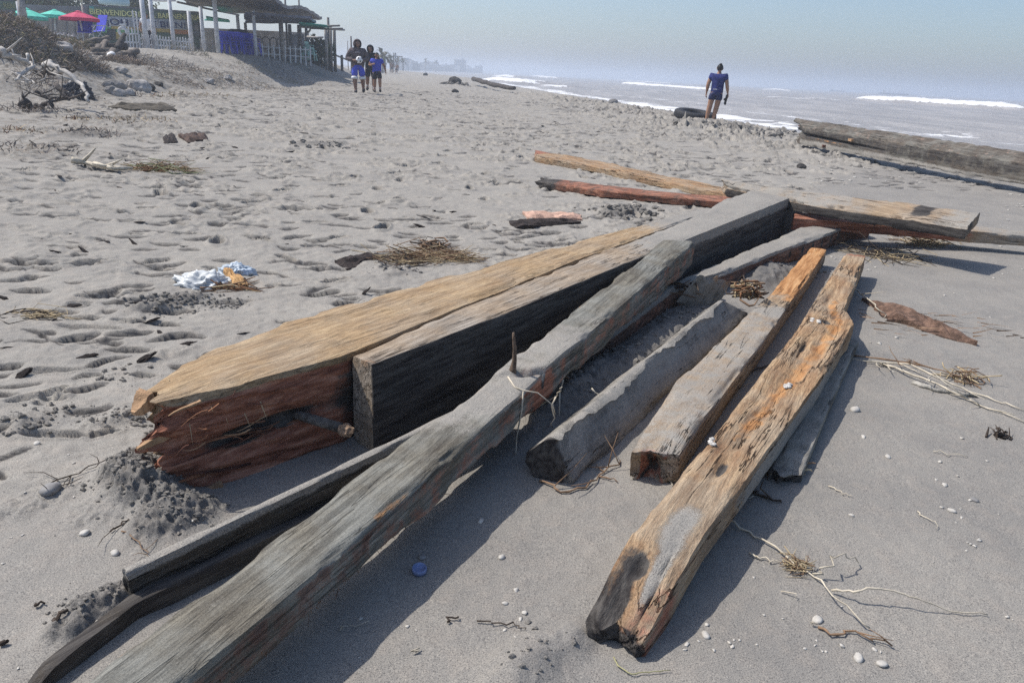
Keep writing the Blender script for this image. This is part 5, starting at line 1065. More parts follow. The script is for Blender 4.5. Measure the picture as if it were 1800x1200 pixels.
p, H = plant(663, 161.5, 92, 1.4); d_ = Vector((p.x, p.y, 0)).normalized(); p = Vector((p.x, p.y, p.z)) - d_ * 1.4; p.z = gz(p.x, p.y); H = ztop(p.x, p.y, 92) - p.z
person('boy in a blue T-shirt, black shorts and white socks running on the beach', p, face_cam(p), H, J3, dict(skin=M_SKIN, top=M_BLUE, bottom=plain('black_cloth', (.018, .018, .022), .85, .3, 12)), hair='short', sleeves='short', shorts=.9, socks=True)
# the one looking out to sea, seen from behind
J4 = dict(base_); J4.update(elL=(.25, .03, 1.13), wrL=(.27, -.02, .88), elR=(-.25, .03, 1.13), wrR=(-.29, -.03, .88), palmL=(1, 0, 0), palmR=(-1, 0, 0), hipL=(.09, 0, .90), knL=(.13, .03, .50), anL=(.17, .05, .09), toeL=(.19, -.12, .03), hipR=(-.09, 0, .90), knR=(-.05, .0, .50), anR=(-.0, .03, .09), toeR=(.02, -.14, .03), yaw=rad(15), hem=-.42, hemw=.185)
p, H = plant(1253, 213, 112, 1.7)
M_NAVY = plain('navy_cloth', (.024, .032, .15), .85, .25, 12)
r4, b4, t4 = person('barefoot person in navy shirt and shorts looking out to sea by the tyre', p, face_cam(p) + math.pi - .15, H, J4, dict(skin=M_SKIN, top=M_NAVY, bottom=plain('dark_navy_cloth', (.02, .026, .085), .85, .25, 12)), hair='bun', sleeves='short', shorts=.62, shoes=False)
MB().box((.03 * H / 1.75, .150 * H / 1.75, 1.00 * H / 1.75), (.10, .012, .018)).build('waist_label', M_WHITE, t4)
fw = Matrix.Rotation(face_cam(p) + math.pi - .15, 3, 'Z'); hp = Vector(p) + fw @ (Vector((-.30, -.03, .79)) * H / 1.75)
for k in (0, 1):
    mb = MB(); c = Vector((.02 * k, .03 * k, -.07 - .02 * k)); mb.box(c, (.03, .10, .27), Matrix.Rotation(.12, 3, 'Y')); o = mb.build('sandal', M_SHOE, None, False, loc=hp); mb = MB(); mb.tube([c + Vector((-.015, -.05, .03)), c + Vector((-.06, 0, .0)), c + Vector((-.015, .05, .03))], .012, 6); mb.build('strap', M_SHOE, o)
    tag(o, ['black sandal dangling from the hand of the barefoot person', 'second black sandal, hanging lower in the barefoot person\'s hand'][k], 'sandal')
# two far walkers
for px, py, hy, lab, mt in [(689, 123.5, 109, 'bare chested far walker at the water\'s edge, the more upright one', M_SKIND), (697, 124.5, 112, 'far walker bending forward at the water\'s edge', M_SKIN)]:
    p = Vector(atd(px, py, 118)); p.z = float(hbase(p.x, p.y)); H = ztop(p.x, p.y, hy) - p.z
    J = dict(J2)
    if 'bending' in lab: J = dict(J2, chest=(.10, -.16, 1.22), neck=(.14, -.28, 1.38), head=(.16, -.38, 1.48), shL=(.29, -.22, 1.32), shR=(-.07, -.24, 1.32), elL=(.35, -.32, 1.05), wrL=(.33, -.42, .85), elR=(-.10, -.34, 1.05), wrR=(-.12, -.45, .86))
    person(lab, p, face_cam(p), max(H, 1.2), J, dict(skin=mt, top=mt, bottom=plain('far_shorts', (.05, .05, .06), .8)), hair='short', sleeves='short', shorts=.8, shoes=False)
# ------------------------------------------------------------------ tyre, logs, rocks, dune plants
M_RUB = plain('black_rubber', (.022, .022, .025), .7, .35, 14, bump=.4)
p = on(1221, 209); mb = MB(); n1, n2_ = 40, 14; R, r0, r1 = .50, .15, .13; vs = []; fs = []
for i in range(n1):
    a = 2 * math.pi * i / n1
    for j in range(n2_):
        b = 2 * math.pi * j / n2_; rr2 = R + r0 * math.copysign(abs(math.cos(b)) ** .7, math.cos(b)); z = r1 * math.copysign(abs(math.sin(b)) ** .7, math.sin(b)) + (.008 if (i % 2 and abs(math.cos(b)) > .8) else 0)
        vs.append((rr2 * math.cos(a), rr2 * math.sin(a), z))
for i in range(n1):
    for j in range(n2_): fs.append((i * n2_ + j, ((i + 1) % n1) * n2_ + j, ((i + 1) % n1) * n2_ + (j + 1) % n2_, i * n2_ + (j + 1) % n2_))
o = mb.add(vs, fs).build('tyre', M_RUB, None, True, loc=(p.x, p.y, p.z + .10)); o.rotation_euler = (rad(6), rad(4), 0); tag(o, 'big black tyre half sunk in the sand by the barefoot person', 'tyre')
def logp(name, pts, r, mat, label, cat='log', seed=0, group=None, n=8):
    P = [Vector(q) for q in pts]; o = P[0].copy(); Q = []
    for a, b in zip(P[:-1], P[1:]): Q += [a.lerp(b, k / 5) for k in range(5)]
    Q.append(P[-1]); mb = MB(); rs = [r * (1 - .3 * i / len(Q)) * (1 + .25 * (random.random() - .5)) for i in range(len(Q))]
    mb.tube([q - o + Vector((RNG.normal(), RNG.normal(), RNG.normal())) * r * .12 for q in Q], rs, n); return tag(mb.build(name, mat, None, True, loc=o), label, cat, group)
M_LOG = plain('weathered_log', (.15, .125, .105), .9, .4, 6, bump=.8); M_LOGD = plain('dark_log', (.065, .055, .05), .9, .4, 6, bump=.8); M_PALE = plain('bleached_wood', (.46, .43, .39), .85, .2, 8, bump=.5)
logp('log', [atd(832, 139, 60), atd(862, 148, 50), atd(905, 156, 44)], .16, M_LOGD, 'dark log slanting out of the sand at the water\'s edge')
def rock(px, py, r, label, seed, mat, name='rock', sq=.7):
    p = on(px, py); return tag(MB().blob((0, 0, r * sq * .4), (r, r * .75, r * sq), seed, 3, .4, freq=1.3).build(name, mat, None, False, loc=p), label, 'rock')
M_ROCK = plain('grey_rock', (.22, .21, .20), .9, .4, 5, bump=1.); M_ROCKP = plain('pale_rock', (.36, .34, .32), .9, .3, 5, bump=1.); M_ROCKD = plain('dark_rock', (.06, .055, .052), .9, .4, 5, bump=1.)
for i, (px, py, r, lab, m_) in enumerate([(243, 160, .42, 'biggest pale boulder in the rock heap at the foot of the dune', M_ROCKP), (262, 158, .22, 'dark round rock tucked against the biggest pale boulder', M_ROCKD), (205, 156, .30, 'grey rock left of the biggest pale boulder', M_ROCK), (190, 154, .22, 'grey rock at the left end of the rock heap', M_ROCK), (208, 168, .22, 'low flat pale slab in front of the rock heap', M_ROCKP), (227, 168, .20, 'block shaped pale rock in front of the biggest pale boulder', M_ROCKP), (195, 164, .24, 'sand covered rock at the front left of the rock heap', M_ROCK), (280, 151, .16, 'small dark rock lying right of the rock heap', M_ROCKD), (213, 129, .22, 'pale squarish block on the dune slope above the rock heap', M_ROCKP), (112, 91, .30, 'pale rough rock beside the scrub mound', M_ROCKP), (1078, 182, .28, 'grey driftwood stump like rock on the berm', M_ROCK), (748, 133.5, .5, 'black block lying far off at the water\'s edge', M_ROCKD), (800, 150, .55, 'dark lump on the far trodden sand', M_ROCKD), (800, 163, .25, 'small dark lump on the sand below the far lump', M_ROCKD), (368, 147, .22, 'pale stone among the debris on the bank, left one', M_ROCKP), (400, 140, .2, 'pale stone among the debris on the bank, right one', M_ROCKP), (1408, 295, .11, 'dark clod lying on open sand before the huge beam', M_ROCKD)]):
    rock(px, py, r * .72, lab, i + 3, m_)
# dry scrub: many thin stems and leaf scraps on a mound
M_SCR = plain('dry_scrub', (.34, .265, .20), .95, .4, 3); M_SCR2 = plain('dead_twigs', (.25, .205, .17), .95, .4, 3); M_SCR3 = plain('olive_scrub', (.22, .20, .11), .95, .45, 3)
def scrub(name, c, r, n_, label, mats, lean=.2, L=.35, w=.010, cat='shrub'):
    mb = MB()
    for k in range(n_):
        a = RNG.uniform(0, 6.3); q = math.sqrt(RNG.random()); x, y = c[0] + r[0] * q * math.cos(a), c[1] + r[1] * q * math.sin(a); z = gz(x, y) - c[2] + r[2] * (1 - q * q) * RNG.uniform(.0, 1.0)
        d = Vector((RNG.normal() * .8 + lean, RNG.normal() * .8, RNG.uniform(-.1, 1.1))).normalized(); l = L * RNG.uniform(.4, 1.3); s = d.cross(Vector((RNG.normal(), RNG.normal(), RNG.normal()))).normalized() * w * RNG.uniform(.5, 1.6)
        b = Vector((x - c[0], y - c[1], z)); m = b + d * l * .5 + Vector((RNG.normal(), RNG.normal(), RNG.normal())) * l * .12; e = b + d * l + Vector((0, 0, -.12 * l)); mb.add([b - s, b + s, m + s, m - s, e], [(0, 1, 2, 3), (3, 2, 4)], int(RNG.integers(0, len(mats))))
    return tag(mb.build(name, mats, None, False, loc=c), label, cat)
scrub('dry_scrub', (-12.3, 18.7, float(hbase(-12.3, 18.7))), (1.75, 1.7, .12), 7000, 'great mound of dry brown scrub at the left edge', [M_SCR, M_SCR2, M_SCR2, M_SCR3], .1, .22, .007)
scrub('dry_scrub', (-11.6, 22.6, float(hbase(-11.6, 22.6))), (.6, .6, .14), 1300, 'rounded grey brown bush before the log pile', [M_SCR2, M_SCR], .1, .15, .006)
p = on(145, 108); scrub('dry_scrub', tuple(p), (.60, .6, .30), 1300, 'low matted bush in front of the rounded bush', [M_SCR, M_SCR2, M_PALE], .1, .20, .007)
p = on(112, 78); scrub('dry_scrub', (p.x, p.y, p.z), (1.0, .8, .20), 1100, 'olive green scrub at the foot of the short white fence', [M_SCR3, M_SCR], .1, .22, .010)
for i, (px, py, r, n_, lab, ms) in enumerate([(282, 118, (1.2, 1.0, .35), 1500, 'spiky grey dead bush on the bank below the white fence', [M_SCR2, M_PALE, M_SCR2]), (310, 140, (.8, .6, .2), 700, 'dark brush at the bottom of the bank right of the rocks', [M_SCR2, M_SCR]), (395, 145, (1.2, .8, .15), 700, 'grey brown debris brush spread along the bank', [M_SCR2, M_SCR, M_PALE]), (470, 132, (1.4, .9, .18), 700, 'dark dead brush on the bank below the slatted terrace', [M_SCR2, M_SCR3]), (350, 128, (1.0, .7, .08), 380, 'thin brown brush on the bank right of the spiky dead bush', [M_SCR2, M_SCR, M_STRAW]), (420, 122, (1.2, .8, .07), 380, 'scattered dry brush below the tall white post', [M_SCR, M_SCR2, M_FIB]), (455, 148, (1.2, .5, .08), 380, 'pale and dark brush mat at the lower rim of the bank', [M_SCR2, M_PALE, M_STRAW]), (240, 100, (.9, .6, .08), 300, 'sparse dead brush at the foot of the tall fence section', [M_SCR, M_STRAW]), (530, 145, (.9, .6, .10), 300, 'thin brush at the foot of the shaded slope', [M_SCR2, M_SCR]), (95, 160, (.9, .7, .25), 700, 'dark brush under the white bent branch', [M_SCR2]), (45, 195, (.7, .4, .12), 400, 'dark weed heap on the sand at the far left', [M_SCR2, M_SCR2]), (30, 262, (.8, .4, .04), 220, 'flat dark litter on the sand at the left edge', [M_SCR2]), (255, 170, (.9, .3, .05), 220, 'reddish litter strip at the foot of the rocks', [M_FIB, M_STRAW]), (350, 168, (1.0, .3, .05), 240, 'straw coloured litter strip right of the rocks', [M_STRAW, M_SCR]), (175, 212, (.7, .25, .04), 180, 'rusty litter strip on the open sand below the lone plank', [M_FIB, M_STRAW, M_SCR2]), (250, 212, (.6, .22, .05), 160, 'tan litter strip right of the rusty one', [M_STRAW, M_SCR]), (160, 240, (.45, .2, .06), 200, 'dark matted weed patch left of the two wood chunks', [M_SCR2]), (20, 232, (.5, .2, .04), 140, 'orange tinted straw patch by the left edge', [M_FIB, M_STRAW]), (330, 88, (1.0, .5, .35), 600, 'grey green plants along the foot of the picket fence', [M_SCR3, M_PALE, M_SCR2])]):
    p = on(px, py); scrub('dry_scrub' if 'bush' in lab or 'brush' in lab else 'beach_litter' if 'plants' not in lab else 'dune_plants', tuple(p), r, int(n_ * .55), lab, ms, .1, .09 + r[2] * .45, .0055, 'shrub' if 'bush' in lab or 'brush' in lab or 'plants' in lab else 'litter')
# bleached branches
def branch(pts, r, label, mat=M_PALE, twigs=0, name='driftwood_branch'):
    P = [Vector(on(*q[:2])) if len(q) == 2 else Vector(atd(q[0], q[1], q[2])) for q in pts]
    for q, s in zip(P, pts):
        if len(s) == 2: q.z += r
    o = P[0].copy(); Q = []
    for a, b in zip(P[:-1], P[1:]): Q += [a.lerp(b, k / 4) + Vector((RNG.normal(), RNG.normal(), RNG.normal())) * r * .5 * (k > 0) for k in range(4)]
    Q.append(P[-1]); mb = MB(); mb.tube([q - o for q in Q], [r * (1 - .6 * i / len(Q)) for i in range(len(Q))], 7)
    for k in range(twigs):
        i = RNG.integers(1, len(Q)); d = Vector((RNG.normal(), RNG.normal() * .6, RNG.random() * 1.2)).normalized(); l = RNG.uniform(.15, .5); mb.tube([Q[i] - o, Q[i] - o + d * l * .5 + Vector((RNG.normal(), RNG.normal(), 0)) * .05, Q[i] - o + d * l], [r * .45, r * .32, r * .15], 5)
    return tag(mb.build(name, mat, None, True, loc=o), label, 'branch')
branch([(0, 86, 16.0), (25, 102, 16.0), (50, 112, 16.1), (58, 117, 16.2)], .055, 'long white branch sloping in from the left edge', twigs=3)
branch([(58, 115, 16.1), (42, 128, 15.8), (27, 141, 15.4)], .04, 'white branch bent back from the end of the long sloping branch', twigs=2)
branch([(78, 115, 16.6), (92, 116, 16.4), (105, 125, 16.2), (130, 137, 15.9), (146, 152, 15.5), (156, 179, 15.0)], .06, 'white branch arching down over the dark bag', twigs=2)
branch([(100, 121, 16.9), (118, 121, 16.9), (145, 123, 17.0)], .045, 'grey branch lying level behind the arching white branch', M_LOG, 3)
branch([(60, 118, 16.6), (75, 135, 16.2), (90, 150, 15.7)], .035, 'grey brown branch in the middle of the branch heap', M_LOG, 6)
branch([(30, 130, 15.9), (48, 140, 15.6), (64, 146, 15.4)], .03, 'thin pale branch at the bottom of the branch heap', twigs=6)
branch([(48, 95, 16.9), (49, 108, 16.8), (52, 118, 16.6)], .03, 'short upright white stub above the branch heap')
branch([(70, 130, 16.5), (95, 132, 16.3), (120, 126, 16.4)], .03, 'dark crossing branch in the branch heap', M_LOGD, 7)
branch([(100, 150, 15.6), (112, 163, 15.3), (122, 174, 15.1)], .045, 'dark leaning stick beside the dark bag', M_LOGD, 2)
branch([(62, 160, 15.3), (80, 168, 15.2), (105, 176, 15.0)], .03, 'dark low branch left of the dark bag', M_LOGD, 6)
p = on(137, 172); crumple('dark_bag', 137, 172, (.30, .25, .30), plain('black_plastic', (.035, .038, .05), .45, .3, 10), 'black plastic sheet bunched under the arching white branch', 5, 'bag')
branch([(40, 195), (65, 192), (95, 196)], .07, 'dark half buried branch in the weed heap at the far left', M_LOGD, 4)
# heap of old timbers on the slope
for i, (x0, y0, D0, x1, y1, D1, r, m_) in enumerate([(160, 75, 30, 192, 67, 30.5, .13, M_LOG), (166, 92, 28, 185, 74, 29.4, .12, M_LOG), (178, 93, 28.2, 187, 73, 29.2, .10, M_LOG), (205, 88, 28.5, 218, 62, 29.2, .11, M_LOGD), (163, 89, 28.2, 208, 91, 28.4, .13, M_LOG), (180, 111, 25.6, 200, 90, 27.2, .13, M_LOG), (183, 110, 25.4, 241, 90, 27.5, .13, M_LOG), (150, 86, 28.6, 180, 84, 28.8, .15, M_LOGD), (185, 82, 29.5, 222, 83, 29.6, .16, M_LOGD), (190, 104, 26.2, 235, 100, 26.8, .22, M_LOGD), (165, 98, 27.4, 200, 97, 27.6, .10, M_LOG), (186, 101, 26.8, 200, 100, 26.9, .09, M_LOGD), (152, 78, 29.6, 170, 72, 30.2, .12, M_LOGD)]):
    names = ['top left timber of the old timber heap on the slope', 'slanting timber leaning up left of the heap\'s middle', 'thin upright slanting timber in the heap\'s middle', 'dark post leaning right against the end of the picket fence', 'level timber across the middle of the old timber heap', 'timber slanting down to the front of the old timber heap', 'long lowest timber of the heap, rising to the right', 'dark butt end at the left of the old timber heap', 'dark timber at the back of the old timber heap', 'thick dark log underneath the heap\'s lowest timber', 'short level timber just below the heap\'s middle one', 'dark stump in the hollow of the old timber heap', 'short dark timber at the heap\'s upper left']
    logp('heap_timber', [atd(x0, y0, D0), atd(x1, y1, D1)], r, m_, names[i], 'timber', i, 'old timbers heaped on the slope', 6)
tag(MB().blob((0, 0, 0), (.14, .12, .13), 4, 2, .4).build('white_can', M_WHITE, None, True, loc=atd(197, 99, 26)), 'crumpled white can caught in the old timber heap', 'can')
# ------------------------------------------------------------------ beach restaurant on the dune
M_WPAINT = plain('chalky_white_paint', (.62, .62, .63), .8, .22, 5); M_GPOST = plain('grey_timber', (0.340, 0.315, 0.289), .9, .35, 5); M_DPOST = plain('dark_timber', (0.189, 0.173, 0.159), .9, .35, 5)
M_MATS = plain('reed_mats', (0.276, 0.255, 0.239), .95, .35, 2.5, bump=.6); M_MATU = plain('dark_awning_cloth', (0.166, 0.177, 0.221), .9, .3, 2); M_TEAL = plain('teal_shade_cloth', (.03, .33, .25), .8, .15, 3)
M_WALL = plain('dusty_brown_boards', (0.420, 0.365, 0.320), .9, .25, 1.5); M_DWALL = plain('dark_grey_boards', (0.221, 0.221, 0.231), .9, .3, 1.2); M_TEALU = plain('turquoise_canvas', (.09, .55, .42), .75, .12, 3); M_REDU = plain('crimson_canvas', (.50, .035, .10), .75, .15, 3); M_PLBLUE = plain('bright_blue_plastic', (0.041, 0.047, 0.567), .45, .2, 6, .5); M_MINT = plain('mint_plastic', (.36, .62, .55), .5, .15, 6, .5)
def bz(px, py, D): p = atd(px, py, D); return Vector((p[0], p[1], gz(p[0], p[1])))
def post(px, py, D, pty, r, mat, label, name='post', cat='post', group=None, lean=0):
    b = Vector(atd(px, py, D)); z1 = ztop(b.x, b.y, pty); mb = MB(); g = float(hbase(b.x, b.y)) - .3; z0 = min(b.z, g) - b.z
    mb.tube([(0, 0, z0), (RNG.normal() * .01, 0, (z1 - b.z) * .5), (lean, 0, z1 - b.z)], [r, r * .97, r * .9], 8); return tag(mb.build(name, mat, None, True, loc=b), label, cat, group)
for i, (px, py, D, pty, r, m_, lab) in enumerate([(258, 84, 36, -6, .10, M_WPAINT, 'white post at the left end of the picket fence'), (273, 85, 36.4, -6, .09, M_WPAINT, 'second white post along the picket fence from its left end'), (306, 87, 37, 1, .085, M_WPAINT, 'white post in the middle of the picket fence, orange scuff below'), (338, 88, 39.5, 20, .10, M_WPAINT, 'thick white post in front of the painted portrait'), (359, 90, 38, 12, .085, M_WPAINT, 'white post right of the painted portrait'), (384, 90, 38.2, -6, .10, M_WPAINT, 'tall white post left of the stacked blue chairs'), (421, 84, 44, 25, .09, M_WPAINT, 'white post standing behind the stacked blue chairs'), (450, 97, 40.5, 19, .085, M_WPAINT, 'white post right of the stacked blue chairs, on a flat base'), (498, 101, 43, 28, .08, M_GPOST, 'grey post in the middle of the low slatted fence'), (434, 84, 48, 40, .09, M_GPOST, 'grey inner post behind the blue chairs'), (511, 88, 49, 43, .11, M_DPOST, 'dark inner post behind the low slatted fence'), (528, 92, 50, 44, .14, M_DPOST, 'thick dark inner post near the terrace\'s right end'), (540, 96, 49, 50, .09, M_DPOST, 'dark post left of the dark green bush'), (574, 104, 47, 50, .09, M_GPOST, 'leftmost of the four poles under the right hand pergola'), (579, 103, 49, 31, .08, M_DPOST, 'tallest of the four poles, rising above the pergola'), (583, 107, 46.5, 47, .07, M_DPOST, 'thin dark pole third from the left under the pergola'), (589, 103, 50, 52, .10, M_DPOST, 'rightmost of the four poles under the right hand pergola'), (491, 40, 47, -8, .05, M_DPOST, 'left of the three thin masts on the big awning'), (503, 40, 47.5, -8, .06, M_DPOST, 'middle of the three thin masts on the big awning'), (527, 40, 48, -8, .05, M_DPOST, 'right of the three thin masts on the big awning'), (44, 48, 33, -6, .13, M_GPOST, 'stout grey post in front of the left turquoise umbrella'), (601, 110, 52, 97, .09, M_DPOST, 'short dark stake on the slope right of the pergola'), (38, 48, 36, 3, .07, M_WPAINT, 'thin pale post left of the stout grey post'), (155, 78, 38, 8, .08, M_GPOST, 'grey post between the board wall and the painted banner'), (618, 116, 62, 64, .07, M_DPOST, 'lone far pole behind the hooded man with the ball'), (612, 116, 63, 72, .035, M_GPOST, 'thin far mast left of the lone far pole'), (643, 118, 90, 102, .10, M_DPOST, 'little far stake behind the man in black')]):
    post(px, py, D, pty, r, m_, lab)
def sheet(name, px, z, t, mat, label, cat, sag=.10, nseg=7):
    P = [np.array(at(x, y, zz)) for (x, y), zz in zip(px, z if hasattr(z, '__len__') else [z] * len(px))]; o = sum(P) / len(P); bm = bmesh.new()
    f = bm.faces.new([bm.verts.new(p - o) for p in P]); bmesh.ops.triangulate(bm, faces=[f]); bmesh.ops.subdivide_edges(bm, edges=bm.edges[:], cuts=nseg, use_grid_fill=True)
    r = bmesh.ops.extrude_face_region(bm, geom=bm.faces[:]); bmesh.ops.translate(bm, verts=[v for v in r['geom'] if isinstance(v, bmesh.types.BMVert)], vec=(0, 0, t))
    for v in bm.verts: v.co.z += sag * 2 * (float(fbm2(v.co.x * .5 + 3, v.co.y * .5, 3, 5)) - .5) + sag * .6 * (float(n2(v.co.x * 2.5, v.co.y * 2.5, 8)) - .5); v.co.x += .25 * (float(n2(v.co.x * 1.3, v.co.y * 1.3, 2)) - .5); v.co.y += .25 * (float(n2(v.co.x * 1.3, v.co.y * 1.3, 12)) - .5)
    bmesh.ops.recalc_face_normals(bm, faces=bm.faces[:]); me = bpy.data.meshes.new(name); bm.to_mesh(me); bm.free(); ob = link(name, me, None, [mat]); ob.location = o; return tag(ob, label, cat)
sheet('awning', [(312, -3), (380, -40), (470, -6), (507, 13), (545, 22), (566, 32), (520, 33), (447, 28), (402, 19), (336, 10)], 3.95, .16, M_MATS, 'big ragged reed mat awning over the restaurant terrace', 'awning', .16)
sheet('awning', [(430, 26), (546, 32), (553, 41), (538, 43), (432, 40)], 3.25, .10, M_MATU, 'lower dark blue cloth ceiling under the big awning', 'awning', .06, 4)
sheet('shade_cloth', [(528, 41), (573, 45), (577, 49), (528, 48)], 3.05, .05, M_TEAL, 'teal shade cloth over the right hand pergola', 'shade cloth', .04, 3)
sheet('shade_cloth', [(361, 30), (402, 35), (402, 40), (361, 37)], 3.3, .05, M_TEAL, 'strip of teal shade cloth behind the tall white post', 'shade cloth', .04, 3)
def pole(a, b, r, mat, label): 
    A_, B_ = Vector(a), Vector(b); return tag(MB().tube([(0, 0, 0), (B_ - A_) * .5 + Vector((0, 0, -.02)), B_ - A_], [r, r, r * .85], 6).build('pole', mat, None, True, loc=A_), label, 'pole')
pole(at(526, 47, 3.0), at(606, 53, 3.0), .06, M_GPOST, 'lower front crossbar of the pergola sticking out to the right'); pole(at(560, 45, 3.1), at(597, 45.5, 3.1), .05, M_DPOST, 'upper back crossbar of the pergola'); pole(at(545, 50, 2.95), at(602, 50.5, 2.95), .045, M_DPOST, 'middle crossbar of the pergola'); pole(at(264, 0, 4.0), at(308, 1, 4.0), .07, M_WPAINT, 'white crossbar joining the tops of the fence posts'); pole(at(312, 4, 3.9), at(420, 27, 3.85), .06, M_DPOST, 'dark rafter along the lower edge of the big awning'); pole(bz(590, 112, 55) + Vector((0, 0, .9)), bz(640, 124, 70) + Vector((0, 0, .7)), .06, M_DPOST, 'wooden handrail on the slope right of the pergola'); pole(at(540, 65, 2.35), at(568, 66, 2.35), .05, M_GPOST, 'short pale crossbar above the dark green bush'); pole(at(545, 53, 2.9), at(541, 57, 2.85), .06, M_GPOST, 'stub of beam at the corner of the terrace roof')
# board walls and the painted banner
def wall_between(name, a, b, zt_a, zt_b, mat, label, t=.12, cat='wall'):
    """vertical wall from a to b (ground points): its frame has X along the wall and -Y facing the beach"""
    a = Vector(a); b = Vector(b); d = Vector((b.x - a.x, b.y - a.y, 0)); L = d.length; rz = math.atan2(d.y, d.x); r = empty(name, (a.x, a.y, min(a.z, b.z)), rz); tag(r, label, cat)
    z0 = r.location.z; n_ = max(2, int(L / .35)); mb = MB(); za, zb = zt_a - z0, zt_b - z0
    for i in range(n_):
        f0, f1 = i / n_, (i + 1) / n_; zz = za + (zb - za) * (f0 + f1) / 2; mb.box(((f0 + f1) / 2 * L, t / 2 + (i % 2) * .006, zz / 2 - .15), (L / n_ - .012, t, zz + .3))
    mb.box((L / 2, t + .02, min(za, zb) / 2 - .15), (L, .03, min(za, zb) + .2)); mb.build('board_wall', mat, r)
    r['_L'] = L; return r
def onwall(r, px, py, off=0.0):                                          # picture point -> wall frame (x, z)
    d = Vector(ray(px, py)); n_ = Matrix.Rotation(r.rotation_euler.z, 3, 'Z') @ Vector((0, -1, 0)); o = Vector(r.location) + n_ * off; t = (o - Vector(CC)).dot(n_) / d.dot(n_); q = Matrix.Rotation(-r.rotation_euler.z, 3, 'Z') @ (Vector(CC) + d * t - Vector(r.location)); return q.x, q.z
def panel(r, name, quad, off, mat, nx=1):
    P = [onwall(r, x, y, off) for x, y in quad]; t = .008; vs = [(x, -off, z) for x, z in P] + [(x, -off + t, z) for x, z in P]; return MB().add(vs, [(0, 1, 2, 3), (7, 6, 5, 4), (0, 4, 5, 1), (1, 5, 6, 2), (2, 6, 7, 3), (3, 7, 4, 0)]).build(name, mat, r)
def lettering(r, txt, pl, pr, hpx, off, mat, bold=.012, sx=1.0):
    """letters standing on the baseline from picture point pl to pr"""
    x0, z0 = onwall(r, *pl, off); x1, z1 = onwall(r, *pr, off); xh, zh = onwall(r, pl[0], pl[1] - hpx, off); c = bpy.data.curves.new('lettering', 'FONT'); c.body = txt; c.extrude = .004; c.offset = bold; c.size = 1.0; o = bpy.data.objects.new('t', c); COL.objects.link(o); bpy.context.view_layer.update()
    me = bpy.data.meshes.new_from_object(o.evaluated_get(bpy.context.evaluated_depsgraph_get())); bpy.data.objects.remove(o); xs = [v.co.x for v in me.vertices]; ys = [v.co.y for v in me.vertices if True]; w_ = max(xs) - min(xs); H_ = .73; mx = min(xs)
    for v in me.vertices:
        u = (v.co.x - mx) / w_; x = x0 + (x1 - x0) * u; z = z0 + (z1 - z0) * u + v.co.y / H_ * (zh - z0); v.co = (x, -off - v.co.z - .004, z)
    me.name = 'lettering'; me.materials.clear(); me.update(); return link('lettering', me, r, [mat])
A_ = bz(155, 74, 42.5); B_ = bz(358, 88, 45.5)
hut = wall_between('restaurant_building', A_, B_, ztop(A_.x, A_.y, 8), ztop(B_.x, B_.y, 21), M_DWALL, 'restaurant building with a painted welcome banner across its front', .14, 'building')
def flatm(n_, c, v=.18, s=2.5): return plain(n_, c, .85, v, s)
M_BG = flatm('banner_dark_green', (0.145, 0.196, 0.145)); M_BG2 = flatm('banner_green', (0.204, 0.459, 0.196), .35); M_BT = flatm('banner_teal', (0.170, 0.476, 0.442)); M_BGR = flatm('banner_grey', (0.442, 0.459, 0.476)); M_BW = flatm('banner_white', (0.675, 0.702, 0.716)); M_BO = flatm('banner_ochre', (0.612, 0.442, 0.145), .25); M_BR2 = flatm('banner_orange', (0.680, 0.289, 0.119), .3); M_BY = flatm('letter_yellow', (0.800, 0.782, 0.340)); M_BN = flatm('letter_navy', (.030, .045, .13)); M_BD = flatm('portrait_dark', (0.093, 0.102, 0.102))
panel(hut, 'banner', [(156, 74), (156, 11), (354, 24), (354, 84)], .04, M_BG); panel(hut, 'banner', [(160, 57), (160, 29), (240, 33), (240, 60)], .055, M_BG2); panel(hut, 'banner', [(187, 46), (187, 29), (330, 36), (330, 53)], .07, M_BGR); panel(hut, 'banner', [(196, 51), (196, 46), (330, 53), (330, 60)], .07, M_BO); panel(hut, 'banner', [(299, 60), (299, 52), (331, 54), (331, 61)], .085, M_BR2); panel(hut, 'banner', [(157, 22), (157, 11), (165, 12), (165, 22)], .055, M_BT)
lettering(hut, 'BIENVENIDOS EN EL BAR NENITRIA', (158, 25), (352, 36), 10.0, .09, M_BY, .016)
lettering(hut, '¡OH QUE BIEN!', (188, 44), (327, 51), 12.5, .09, M_BW, .085); lettering(hut, '¡OH QUE BIEN!', (188.5, 43.6), (326.5, 50.6), 11.8, .12, M_BN, .022)
pp = [onwall(hut, 346 + 8 * math.cos(a), 52 - 13 * math.sin(a) if math.sin(a) > 0 else 64, .09) for a in np.linspace(0, math.pi, 13)]; x_, z_ = onwall(hut, 346, 64, .09)
MB().add([(q[0], -.10, q[1]) for q in pp], [tuple(range(13))]).build('portrait_arch', M_BD, hut); x_, z_ = onwall(hut, 346, 50, .11)
MB().blob((x_, -.125, z_), (.13, .02, .18), 3, 2, .08).build('portrait_face', flatm('portrait_pale', (.28, .27, .25)), hut, True); x_, z_ = onwall(hut, 346, 60, .11); MB().blob((x_, -.125, z_), (.22, .02, .16), 3, 2, .08).build('portrait_robe', flatm('portrait_grey', (.17, .18, .18)), hut, True)
panel(hut, 'opening', [(188, 70), (188, 51), (204, 52), (204, 71)], .06, M_BD); panel(hut, 'poster', [(204, 69), (204, 57), (213, 57), (213, 70)], .07, M_BO); x_, z_ = onwall(hut, 167, 42, .07)
mb = MB()
